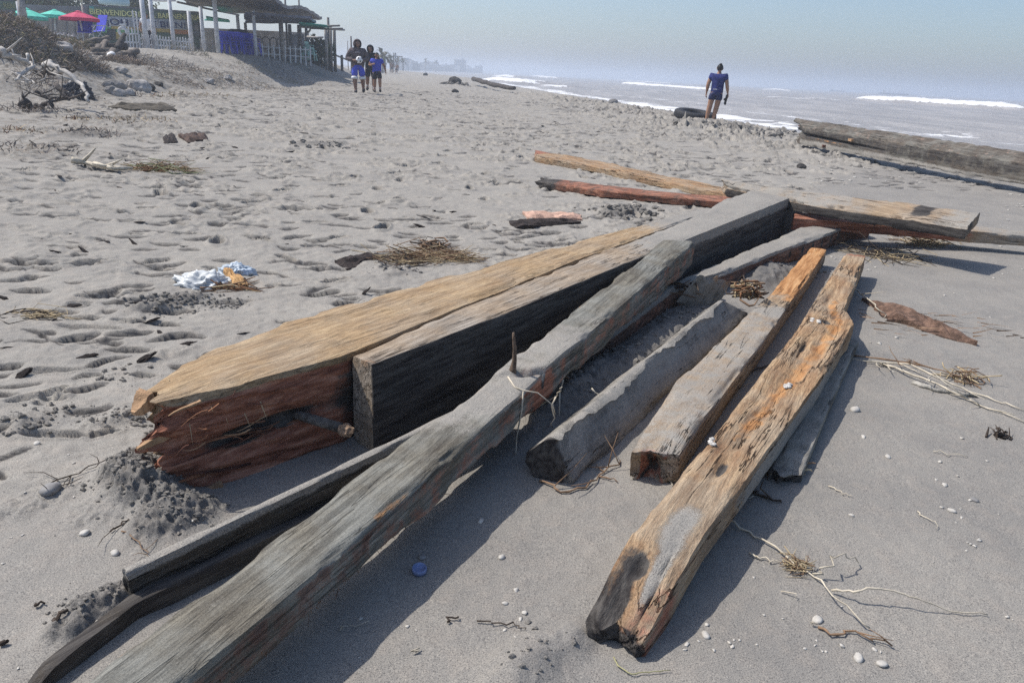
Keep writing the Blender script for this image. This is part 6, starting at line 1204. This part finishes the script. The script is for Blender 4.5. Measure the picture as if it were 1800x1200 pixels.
for k in range(7): a = .5 + k * .35; mb.tube([(x_, -.08, z_ - .35), (x_ + .16 * math.cos(a), -.08, z_ - .05), (x_ + .34 * math.cos(a), -.08, z_ + .30 * math.sin(a))], [.05, .04, .01], 5)
mb.build('painted_leaves', M_BG, hut); mb = MB(); L = hut['_L']
for k in range(26): f = k / 25; mb.tube([(f * L, -.25 - .1 * RNG.random(), 3.3 - .02 * f), (f * L + .1, .3, 3.42 + .1 * RNG.random())], .035, 5)
mb.build('roof_edge', M_GPOST, hut)
a = bz(40, 66, 43); b = bz(152, 74, 43); w2 = wall_between('board_wall', a, b, ztop(a.x, a.y, 10), ztop(b.x, b.y, 12), M_WALL, 'brown board wall behind the turquoise and red umbrellas')
for x_px in (58, 64, 92, 98, 117, 131): panel(w2, 'batten', [(x_px, 62), (x_px, 20), (x_px + 1.6, 20), (x_px + 1.6, 62)], .05, M_DWALL)
panel(w2, 'lintel', [(40, 19), (40, 8), (152, 12), (152, 20)], .06, M_DWALL)
a = bz(-30, 50, 37); b = bz(34, 60, 37.5); w3 = wall_between('board_wall', a, b, ztop(a.x, a.y, -8), ztop(b.x, b.y, -4), M_DWALL, 'dark sign wall at the far left edge with olive letters'); panel(w3, 'sign_board', [(-6, 17), (-6, 2), (31, 3), (31, 18)], .04, M_BG); lettering(w3, 'REN', (7, 14), (26, 15), 9, .07, flatm('letter_olive', (.30, .30, .15)), .02); panel(w3, 'sign_board', [(-6, 44), (-6, 22), (20, 24), (20, 44)], .04, flatm('slate_blue', (.10, .15, .17)))
a = bz(352, 84, 52); b = bz(545, 98, 58); wall_between('board_wall', a, b, ztop(a.x, a.y, 49), ztop(b.x, b.y, 58), M_WALL, 'low brown wall at the back of the terrace')
a = bz(512, 98, 53); b = bz(536, 99, 53.5); wall_between('board_wall', a, b, ztop(a.x, a.y, 61), ztop(b.x, b.y, 60), M_DWALL, 'dark vertical boards at the right end of the terrace')
# white fences
def fence(name, a, b, da, db, top_a, top_b, n_, mat, label, w=.07, rails=(.3, .75), pk=None):
    """pickets from picture point a to b; top rows give the height"""
    A_ = Vector(atd(*a, da)); B_ = Vector(atd(*b, db)); r = empty(name, A_); tag(r, label, 'fence'); pm_ = MB(); d = (B_ - A_); ang = math.atan2(d.y, d.x); R_ = Matrix.Rotation(ang, 3, 'Z')
    for k in range(n_):
        f = k / (n_ - 1); q = A_.lerp(B_, f); tp = (pk[k] if pk else top_a + (top_b - top_a) * f) + RNG.normal() * .6; h_ = ztop(q.x, q.y, tp) - q.z; g = float(hbase(q.x, q.y)) - q.z - .1; lo = min(g, 0); c = q - A_
        tilt = Matrix.Rotation(RNG.normal() * .025, 3, 'Y'); pm_.box(c + Vector((0, 0, (h_ + lo) / 2)), (w, .022, h_ - lo), R_ @ tilt); pm_.add([tuple(c + R_ @ Vector((-w / 2, -.011, h_))), tuple(c + R_ @ Vector((w / 2, -.011, h_))), tuple(c + R_ @ Vector((w / 2, .011, h_))), tuple(c + R_ @ Vector((-w / 2, .011, h_))), tuple(c + Vector((0, 0, h_ + .06)))], [(0, 1, 4), (1, 2, 4), (2, 3, 4), (3, 0, 4)])
    pm_.build('pickets', mat, r); ha = ztop(A_.x, A_.y, top_a) - A_.z; hb = ztop(B_.x, B_.y, top_b) - B_.z
    for f in rails: MB().tube([(0, 0.03, ha * f), tuple(d + Vector((0, .03, hb * f)))], .03, 4).build('rail', mat, r)
    return r
fence('picket_fence', (247, 85), (338, 90), 36, 37.8, 62, 70, 19, M_WPAINT, 'white picket fence along the front of the restaurant'); fence('picket_fence', (219, 84), (246, 85), 35.4, 36, 52, 52, 6, M_WPAINT, 'taller white fence section with a round tyre hung at its left', pk=[62, 38, 50, 50, 22, 22]); fence('picket_fence', (66, 66), (131, 72), 38, 38.5, 54, 61, 9, M_WPAINT, 'short white fence in the scrub below the umbrellas', .09); fence('slat_fence', (452, 97), (546, 105), 41.5, 45, 78, 84, 11, M_WPAINT, 'low slatted white fence on the right of the terrace', .09, (.18, .80)); fence('picket_fence', (354, 90), (394, 94), 39, 40.5, 70, 74, 5, M_GPOST, 'grey broken fence between the portrait and the blue chairs', .08, (.75,))
p = Vector(atd(216, 56, 35.2)); mb = MB()
for k in range(24):
    a0, a1 = 2 * math.pi * k / 24, 2 * math.pi * (k + 1) / 24; mb.tube([(.15 * math.cos(a0), 0, .15 * math.sin(a0)), (.15 * math.cos(a1), 0, .15 * math.sin(a1))], .055, 8, caps=False)
tag(mb.build('painted_tyre', M_WPAINT, None, True, loc=p), 'small white painted tyre hung on the tall fence section', 'tyre'); tag(MB().box((0, 0, .0), (.10, .10, .16)).box((0, 0, .11), (.16, .16, .05)).build('lantern', M_WHITE, None, loc=Vector(atd(216.5, 49, 35.2))), 'small white lantern on the end of the tall fence section', 'lantern')
# umbrellas
def umbrella(px, py_rim, half, D, top_py, bpx, bpy_, mat, label):
    c = Vector(atd(px, py_rim, D)); k = (c - Vector(CC)).dot(Vector(cf)); R_ = half / FPX * k; apex = ztop(c.x, c.y, top_py) - c.z; b = Vector(atd(bpx, bpy_, D)); b.z = min(b.z, float(hbase(b.x, b.y)) + .02); r = empty('parasol', b); tag(r, label, 'parasol'); cc = c - b; n_ = 8; mb = MB(); rings = [(1.0, 0), (.66, .40), (.33, .76), (.10, 1.0)]; vs = []; fs = []
    for f, h_ in rings:
        for i in range(n_): a = 2 * math.pi * (i + .3) / n_; vs.append((cc.x + R_ * f * math.cos(a), cc.y + R_ * f * math.sin(a), cc.z + apex * h_ * .86))
    for j in range(3):
        for i in range(n_): fs.append((j * n_ + i, j * n_ + (i + 1) % n_, (j + 1) * n_ + (i + 1) % n_, (j + 1) * n_ + i))
    fs.append(tuple(3 * n_ + i for i in range(n_))); v2 = [(x, y, z - .02) for x, y, z in vs]; mb.add(vs, fs); mb.add(v2, [f[::-1] for f in fs]); 
    for i in range(n_): a = vs[i]; b2 = vs[(i + 1) % n_]; mb.add([a, b2, (b2[0], b2[1], b2[2] - .12), (a[0], a[1], a[2] - .12)], [(0, 3, 2, 1)])
    can = mb.build('canopy', mat, r); mb = MB(); mb.tube([(cc.x, cc.y, cc.z + apex * .84), (cc.x, cc.y, cc.z + apex)], [R_ * .20, R_ * .04], 8); mb.build('vent_cap', mat, can); MB().tube([(0, 0, -.2), (cc.x, cc.y, cc.z + apex * .8)], .03, 6).build('pole', M_WPAINT, r)
    for i in range(n_): MB().tube([(cc.x, cc.y, cc.z + apex * .75), tuple(Vector(vs[i]) + Vector((0, 0, -.03)))], .012, 4).build('rib', M_GPOST, r)
    return r
umbrella(47, 29, 34, 38, 13.5, 37, 62, M_TEALU, 'big turquoise beach umbrella, the left one of the pair'); umbrella(97, 27, 26, 40.5, 16.5, 95, 62, M_TEALU, 'turquoise beach umbrella partly behind the crimson one'); umbrella(139, 32, 33, 37.5, 19, 150, 78, M_REDU, 'crimson beach umbrella beside the painted banner')
# plastic chairs
def chair_meshes(mat, s=1.0):
    r = empty('plastic_chair'); MB().box((0, 0, .43 * s), (.46 * s, .44 * s, .035)).build('seat', mat, r); mb = MB()
    for k in range(-2, 3): mb.box((k * .095 * s, .22 * s, .64 * s), (.035 * s, .025, .40 * s), Matrix.Rotation(-.15, 3, 'X'))
    mb.box((0, .255 * s, .84 * s), (.48 * s, .03, .07 * s)); mb.build('backrest', mat, r)
    for x in (-1, 1):
        mb = MB(); mb.tube([(x * .25 * s, -.2 * s, .62 * s), (x * .26 * s, .05 * s, .65 * s), (x * .24 * s, .24 * s, .66 * s)], .028, 5); mb.build('armrest', mat, r)
        for y in (-1, 1): MB().tube([(x * .21 * s, y * .19 * s, .43 * s), (x * .26 * s, y * .24 * s, 0)], [.035, .025], 5).build('leg', mat, r)
    return r
ch0 = chair_meshes(M_PLBLUE); k = 0
for i in range(9):
    for j in range(2):
        f = i / 8; D = 40.0 + 1.0 * f + (.6 if i % 2 else 0); c = ch0 if k == 0 else copy_tree(ch0); p = Vector(atd(395 + 52 * f, 94 + 3.2 * f, D)); c.location = (p.x, p.y, p.z + .11 * j); c.rotation_euler = (0, 0, RNG.uniform(-.5, .5) + (math.pi if i % 3 == 1 else .6)); tag(c, 'bright blue plastic chair in the crowded stacks left of the post with the flat base', 'chair', 'stacked blue plastic chairs on the terrace edge'); k += 1
ch1 = chair_meshes(M_MINT, .8)
for i, (px, py, D, dz, lab) in enumerate([(538, 106, 45.3, 0, 'mint plastic chair at the left, beside the slatted fence'), (549, 107, 45.6, 0, 'mint plastic chair at the right, before the dark green bush'), (545, 106, 46.3, .45, 'mint plastic chair raised on top between the other two')]):
    c = ch1 if i == 0 else copy_tree(ch1); p = Vector(atd(px, py, D)); c.location = (p.x, p.y, p.z + dz * .6); c.rotation_euler = (0, 0, .6 * i); tag(c, lab, 'chair')
for i, (px, py, D, lab) in enumerate([(152, 69, 37.5, 'blue folding beach chair under the crimson umbrella'), (172, 68, 38.5, 'blue folding beach chair before the painted leaves of the banner')]):
    p = bz(px, py, D); p.z = max(p.z, atd(px, py, D)[2] - .1); r = empty('beach_chair', p, .4 - .8 * i); tag(r, lab, 'chair'); MB().box((0, -.1, .38), (.55, .5, .02), Matrix.Rotation(.15, 3, 'X')).build('seat', M_PLBLUE, r); MB().box((0, .28, .72), (.55, .02, .70), Matrix.Rotation(-.35, 3, 'X')).build('backrest', M_PLBLUE, r)
    for x in (-.28, .28): MB().tube([(x, -.32, 0), (x, .18, .62)], .016, 5).tube([(x, .32, 0), (x, -.3, .42)], .016, 5).tube([(x, -.3, .60), (x, .25, .62)], .02, 5).build('frame', M_WPAINT, r)
def stool(px, py, D, lab): 
    p = bz(px, py, D); r = empty('arch_backed_chair', p); tag(r, lab, 'chair'); MB().tube([(.24 * math.cos(t_), 0, .75 + .35 * math.sin(t_)) for t_ in np.linspace(0, math.pi, 9)], .03, 6).tube([(.24, 0, .75), (.24, 0, 0)], .03, 6).tube([(-.24, 0, .75), (-.24, 0, 0)], .03, 6).build('arched_back', M_DPOST, r); MB().box((0, -.22, .45), (.46, .44, .05)).build('seat', M_DPOST, r)
    for x in (-.2, .2): MB().tube([(x, -.4, .45), (x, -.42, 0)], .025, 5).build('leg', M_DPOST, r)
for i, px in enumerate((444, 456, 469, 482, 494, 506)): stool(px, 97 + i, 47.5 + i * .5, ['dark arch backed chair just right of the blue chairs', 'dark arch backed chair, second to the right of the blue chairs', 'dark arch backed chair with the clearest round top', 'dark arch backed chair left of the grey post of the slatted fence', 'dark arch backed chair hidden by the grey post', 'dark arch backed chair at the right end of its row'][i])
tag(MB().blob((0, 0, .30), (.75, .5, .42), 6, 3, .3).build('dark_bundle', plain('navy_tarpaulin', (.025, .030, .05), .7, .3, 4), None, True, loc=Vector(atd(419, 78, 41.8))), 'dark bundle of cloth heaped behind the blue chairs', 'bundle')
p = bz(262, 80, 38.5); p.z = max(p.z, atd(262, 78, 38.5)[2] - .3)
JS = dict(J2); H = ztop(p.x, p.y, 43) - p.z; person('person in a white top and dark trousers standing behind the picket fence', p, face_cam(p), max(1.5, min(H, 1.85)), JS, dict(skin=M_SKIN, top=M_WHITE, bottom=plain('dark_denim', (.02, .022, .04), .85, .3)), hair='short', sleeves='short', shorts=1.7)
# bush, trees, tank
def foliage(mb, c, r, n_, leaf, seed=0, mats=3):
    for k in range(n_):
        d = Vector((RNG.normal(), RNG.normal(), RNG.normal())).normalized(); q = RNG.random() ** .4; lump = .75 + .5 * float(n3(d.x * 2 + seed, d.y * 2, d.z * 2, seed)); b = Vector(c) + Vector((d.x * r[0], d.y * r[1], d.z * r[2])) * q * lump; u = Vector((RNG.normal(), RNG.normal(), RNG.normal())).normalized(); v = u.cross(Vector((RNG.normal(), RNG.normal(), RNG.normal()))).normalized(); l = leaf * RNG.uniform(.5, 1.4)
        mb.add([b - u * l, b + v * l * .45, b + u * l, b - v * l * .45], [(0, 1, 2, 3)], int(RNG.integers(0, mats)))
M_LF = [plain('leaf_dark', (.025, .042, .020), .8, .3), plain('leaf_mid', (.055, .080, .030), .8, .3), plain('leaf_olive', (.095, .105, .050), .8, .3)]
mb = MB(); p = bz(558, 106, 49); foliage(mb, (0, 0, .75), (1.0, .8, .85), 1500, .12, 3, 2); o = mb.build('bush', M_LF[:2], None, loc=p); tag(o, 'dense dark green bush at the right end of the terrace', 'bush')
for i, (px, py, D, top, R_, lab) in enumerate([(205, 20, 62, -16, 2.6, 'leafy tree crown showing over the painted banner roof'), (112, 15, 60, -22, 2.4, 'leafy tree behind the board wall'), (10, 12, 55, -25, 2.2, 'leafy tree at the far left behind the dark sign wall')]):
    p = bz(px, py, D); h_ = ztop(p.x, p.y, top) - p.z; r = empty('leafy_tree', p); tag(r, lab, 'tree'); MB().tube([(0, 0, -.3), (.1, 0, h_ * .4), (-.1, .1, h_ * .8)], [.18, .14, .06], 7).tube([(.1, 0, h_ * .4), (.8, .2, h_ * .7)], [.1, .04], 6).tube([(.05, 0, h_ * .45), (-.8, -.2, h_ * .75)], [.1, .04], 6).build('trunk', M_DPOST, r); mb = MB()
    for k in range(5): foliage(mb, (RNG.normal() * R_ * .45, RNG.normal() * R_ * .4, h_ * .82 + RNG.normal() * .5), (R_ * .6, R_ * .55, R_ * .42), 520, .17, k + i * 7)
    mb.build('crown', M_LF, r)
p = Vector(atd(201, 9, 50)); tag(MB().tube([(0, 0, 0), (0, 0, .15), (0, 0, .9), (0, 0, 1.0), (0, 0, 1.08)], [.75, .78, .78, .6, .2], 18).build('water_tank', plain('pale_blue_plastic', (.42, .62, .70), .5, .1, 4), None, True, loc=p), 'pale blue water tank on the restaurant roof', 'water tank')
# ------------------------------------------------------------------ the far coast fading into the haze
mb = MB(); pts = []
for k in range(60):
    f = k / 59; px = 640 + 330 * f; D = 900 + 900 * f; p = atd(px, 120, D); pts.append((p[0], p[1], 5.0 * (1 - f) ** .8 * (.7 + .6 * float(fbm2(f * 14, 2, 3, 4))) + .6))
vs = []; fs = []
for i, (x, y, h_) in enumerate(pts):
    vs += [(x, y - 30, -1), (x, y, h_ * .7), (x - 8, y + 60, h_), (x - 20, y + 200, -1)]
for i in range(len(pts) - 1):
    for j in range(3): fs.append((i * 4 + j, i * 4 + 4 + j, i * 4 + 5 + j, i * 4 + 1 + j))
tag(mb.add(vs, fs).build('far_headland', plain('far_scrub_land', (.12, .115, .10), .95, .4, .05), None, True), 'low far headland running out to sea', kind='structure')
M_FB = [plain('far_render_grey', (.30, .29, .28), .9, .2, .3), plain('far_render_white', (.48, .47, .46), .9, .2, .3), plain('far_render_dark', (.15, .14, .14), .9, .2, .3)]; M_WIN = plain('far_window', (.04, .045, .05), .4, .2)
for k in range(24):
    px = 700 + 145 * (k / 23) + RNG.normal() * 1.5; D = 420 + 14 * k + RNG.uniform(0, 120); b = Vector(atd(px, 120, D)); b.z = float(hbase(b.x, b.y)); b.z = max(b.z, -.2); w_, h_ = RNG.uniform(5, 13), RNG.uniform(2.5, 6.5) * (1.5 if k % 7 == 3 else 1); r = empty('far_building', b); mb = MB(); mb.box((0, 0, h_ / 2), (w_, 8, h_)); mb.build('wall', M_FB[k % 3], r); MB().box((0, 0, h_ + .15), (w_ + .4, 8.4, .3)).box((w_ * .2, 0, h_ + .8), (w_ * .25, 2, 1.0)).build('roof', M_FB[(k + 1) % 3], r)
    for i in range(int(w_ / 2.2)):
        for j in range(max(1, int(h_ / 2.8))): MB().box((-w_ / 2 + 1.2 + i * 2.1, -4.02, 1.5 + j * 2.7), (1.1, .08, 1.2)).build('window', M_WIN, r)
    tag(r, 'hazy flat roofed building in the far row along the coast', 'building', 'hazy far buildings along the coast')
M_PALM = [plain('palm_green', (.06, .075, .04), .8, .3), plain('palm_dry', (.13, .11, .07), .9, .3)]
def palm(px, py, D, top, R_, lab):
    b = bz(px, py, D); h_ = ztop(b.x, b.y, top) - b.z; r = empty('palm_tree', b); tag(r, lab, 'palm'); MB().tube([(0, 0, -.3), (.1, 0, h_ * .4), (.05, 0, h_ * .88)], [.22, .17, .14], 7).build('trunk', M_GPOST, r); mb = MB(); c = Vector((.05, 0, h_ * .88))
    for k in range(22):
        a = k * 2.4; el = RNG.uniform(-.6, 1.1); d = Vector((math.cos(a) * math.cos(el), math.sin(a) * math.cos(el), math.sin(el))); s = d.cross(Vector((0, 0, 1))).normalized() * R_ * .10; m = c + d * R_ * .55; e = c + d * R_ + Vector((0, 0, -R_ * .35)); mb.add([c - s * .3, c + s * .3, m + s, m - s, e + s * .3, e - s * .3], [(0, 1, 2, 3), (3, 2, 4, 5)], k % 2)
    mb.build('crown', M_PALM, r)
for i, (px, py, D, top, R_, lab) in enumerate([(671, 115, 110, 92, 1.7, 'tallest hazy palm just right of the man in black'), (676, 116, 125, 96, 1.5, 'hazy palm second from the left in its row'), (666, 114, 135, 99, 1.4, 'hazy palm almost hidden by the man in black'), (686, 117, 150, 101, 1.5, 'hazy palm left of the far pylon'), (699, 117, 190, 103, 1.6, 'hazy palm right of the far pylon'), (708, 118, 230, 105, 1.8, 'small hazy palm farther along the coast'), (748, 120, 380, 104, 2.2, 'lone faint palm in the middle of the far coast'), (766, 120, 420, 106, 2.2, 'very faint palm toward the end of the far coast')]): palm(px, py, D, top, R_, lab)
b = bz(694, 117, 150); h_ = ztop(b.x, b.y, 93) - b.z; r = empty('pylon', b); tag(r, 'hazy utility pylon with crossarm among the far palms', 'pylon'); mb = MB()
for x in (-.35, .35): mb.tube([(x, 0, -.2), (x * .5, 0, h_)], .09, 5)
for k in range(5): mb.tube([(-.33 + .03 * k, 0, h_ * k / 5), (.3 - .03 * k, 0, h_ * (k + 1) / 5)], .05, 4)
mb.build('mast', M_DPOST, r); MB().tube([(-1.5, 0, h_ * .82), (1.5, 0, h_ * .82)], .08, 5).build('crossarm', M_DPOST, r)
def ship(px0, px1, py, D, lab, hh_):
    a = Vector(at(px0, py, SEA_Z)); a = Vector(atd(px0, py, D)); b = Vector(atd(px1, py, D)); L = (b - a).length; c = (a + b) / 2; c.z = SEA_Z; r = empty('cargo_ship', c, math.atan2(b.y - a.y, b.x - a.x)); tag(r, lab, 'ship'); n_ = 14; vs = []; fs = []
    for i in range(n_ + 1):
        f = i / n_; w_ = L * .07 * math.sin(math.pi * min(1, .12 + f * .95)) ** .5; x = (f - .5) * L; h_ = hh_ * (1 + .25 * (f > .9)); vs += [(x * .97, -w_, -.5), (x * .97, w_, -.5), (x, w_ * 1.1, h_), (x, -w_ * 1.1, h_)]
    for i in range(n_):
        for k in range(4): fs.append((4 * i + k, 4 * i + (k + 1) % 4, 4 * i + 4 + (k + 1) % 4, 4 * i + 4 + k))
    fs += [(3, 2, 1, 0), (4 * n_, 4 * n_ + 1, 4 * n_ + 2, 4 * n_ + 3)]; MB().add(vs, fs).build('hull', M_FB[2], r); MB().box((-L * .34, 0, hh_ * 1.7), (L * .10, L * .10, hh_ * 1.5)).box((-L * .36, 0, hh_ * 2.8), (L * .04, L * .05, hh_ * .8)).build('superstructure', M_FB[1], r); mb = MB()
    for k in range(4): mb.tube([(L * (-.18 + .16 * k), 0, hh_), (L * (-.18 + .16 * k), 0, hh_ * 2.2)], L * .006, 5).tube([(L * (-.18 + .16 * k), 0, hh_ * 1.3), (L * (-.10 + .16 * k), 0, hh_ * 1.9)], L * .004, 4)
    mb.build('derricks', M_FB[2], r)
ship(1545, 1598, 165, 700, 'long faint cargo ship on the horizon at the right', 1.1); ship(1458, 1485, 160, 800, 'faint small ship on the horizon left of the long cargo ship', .8)
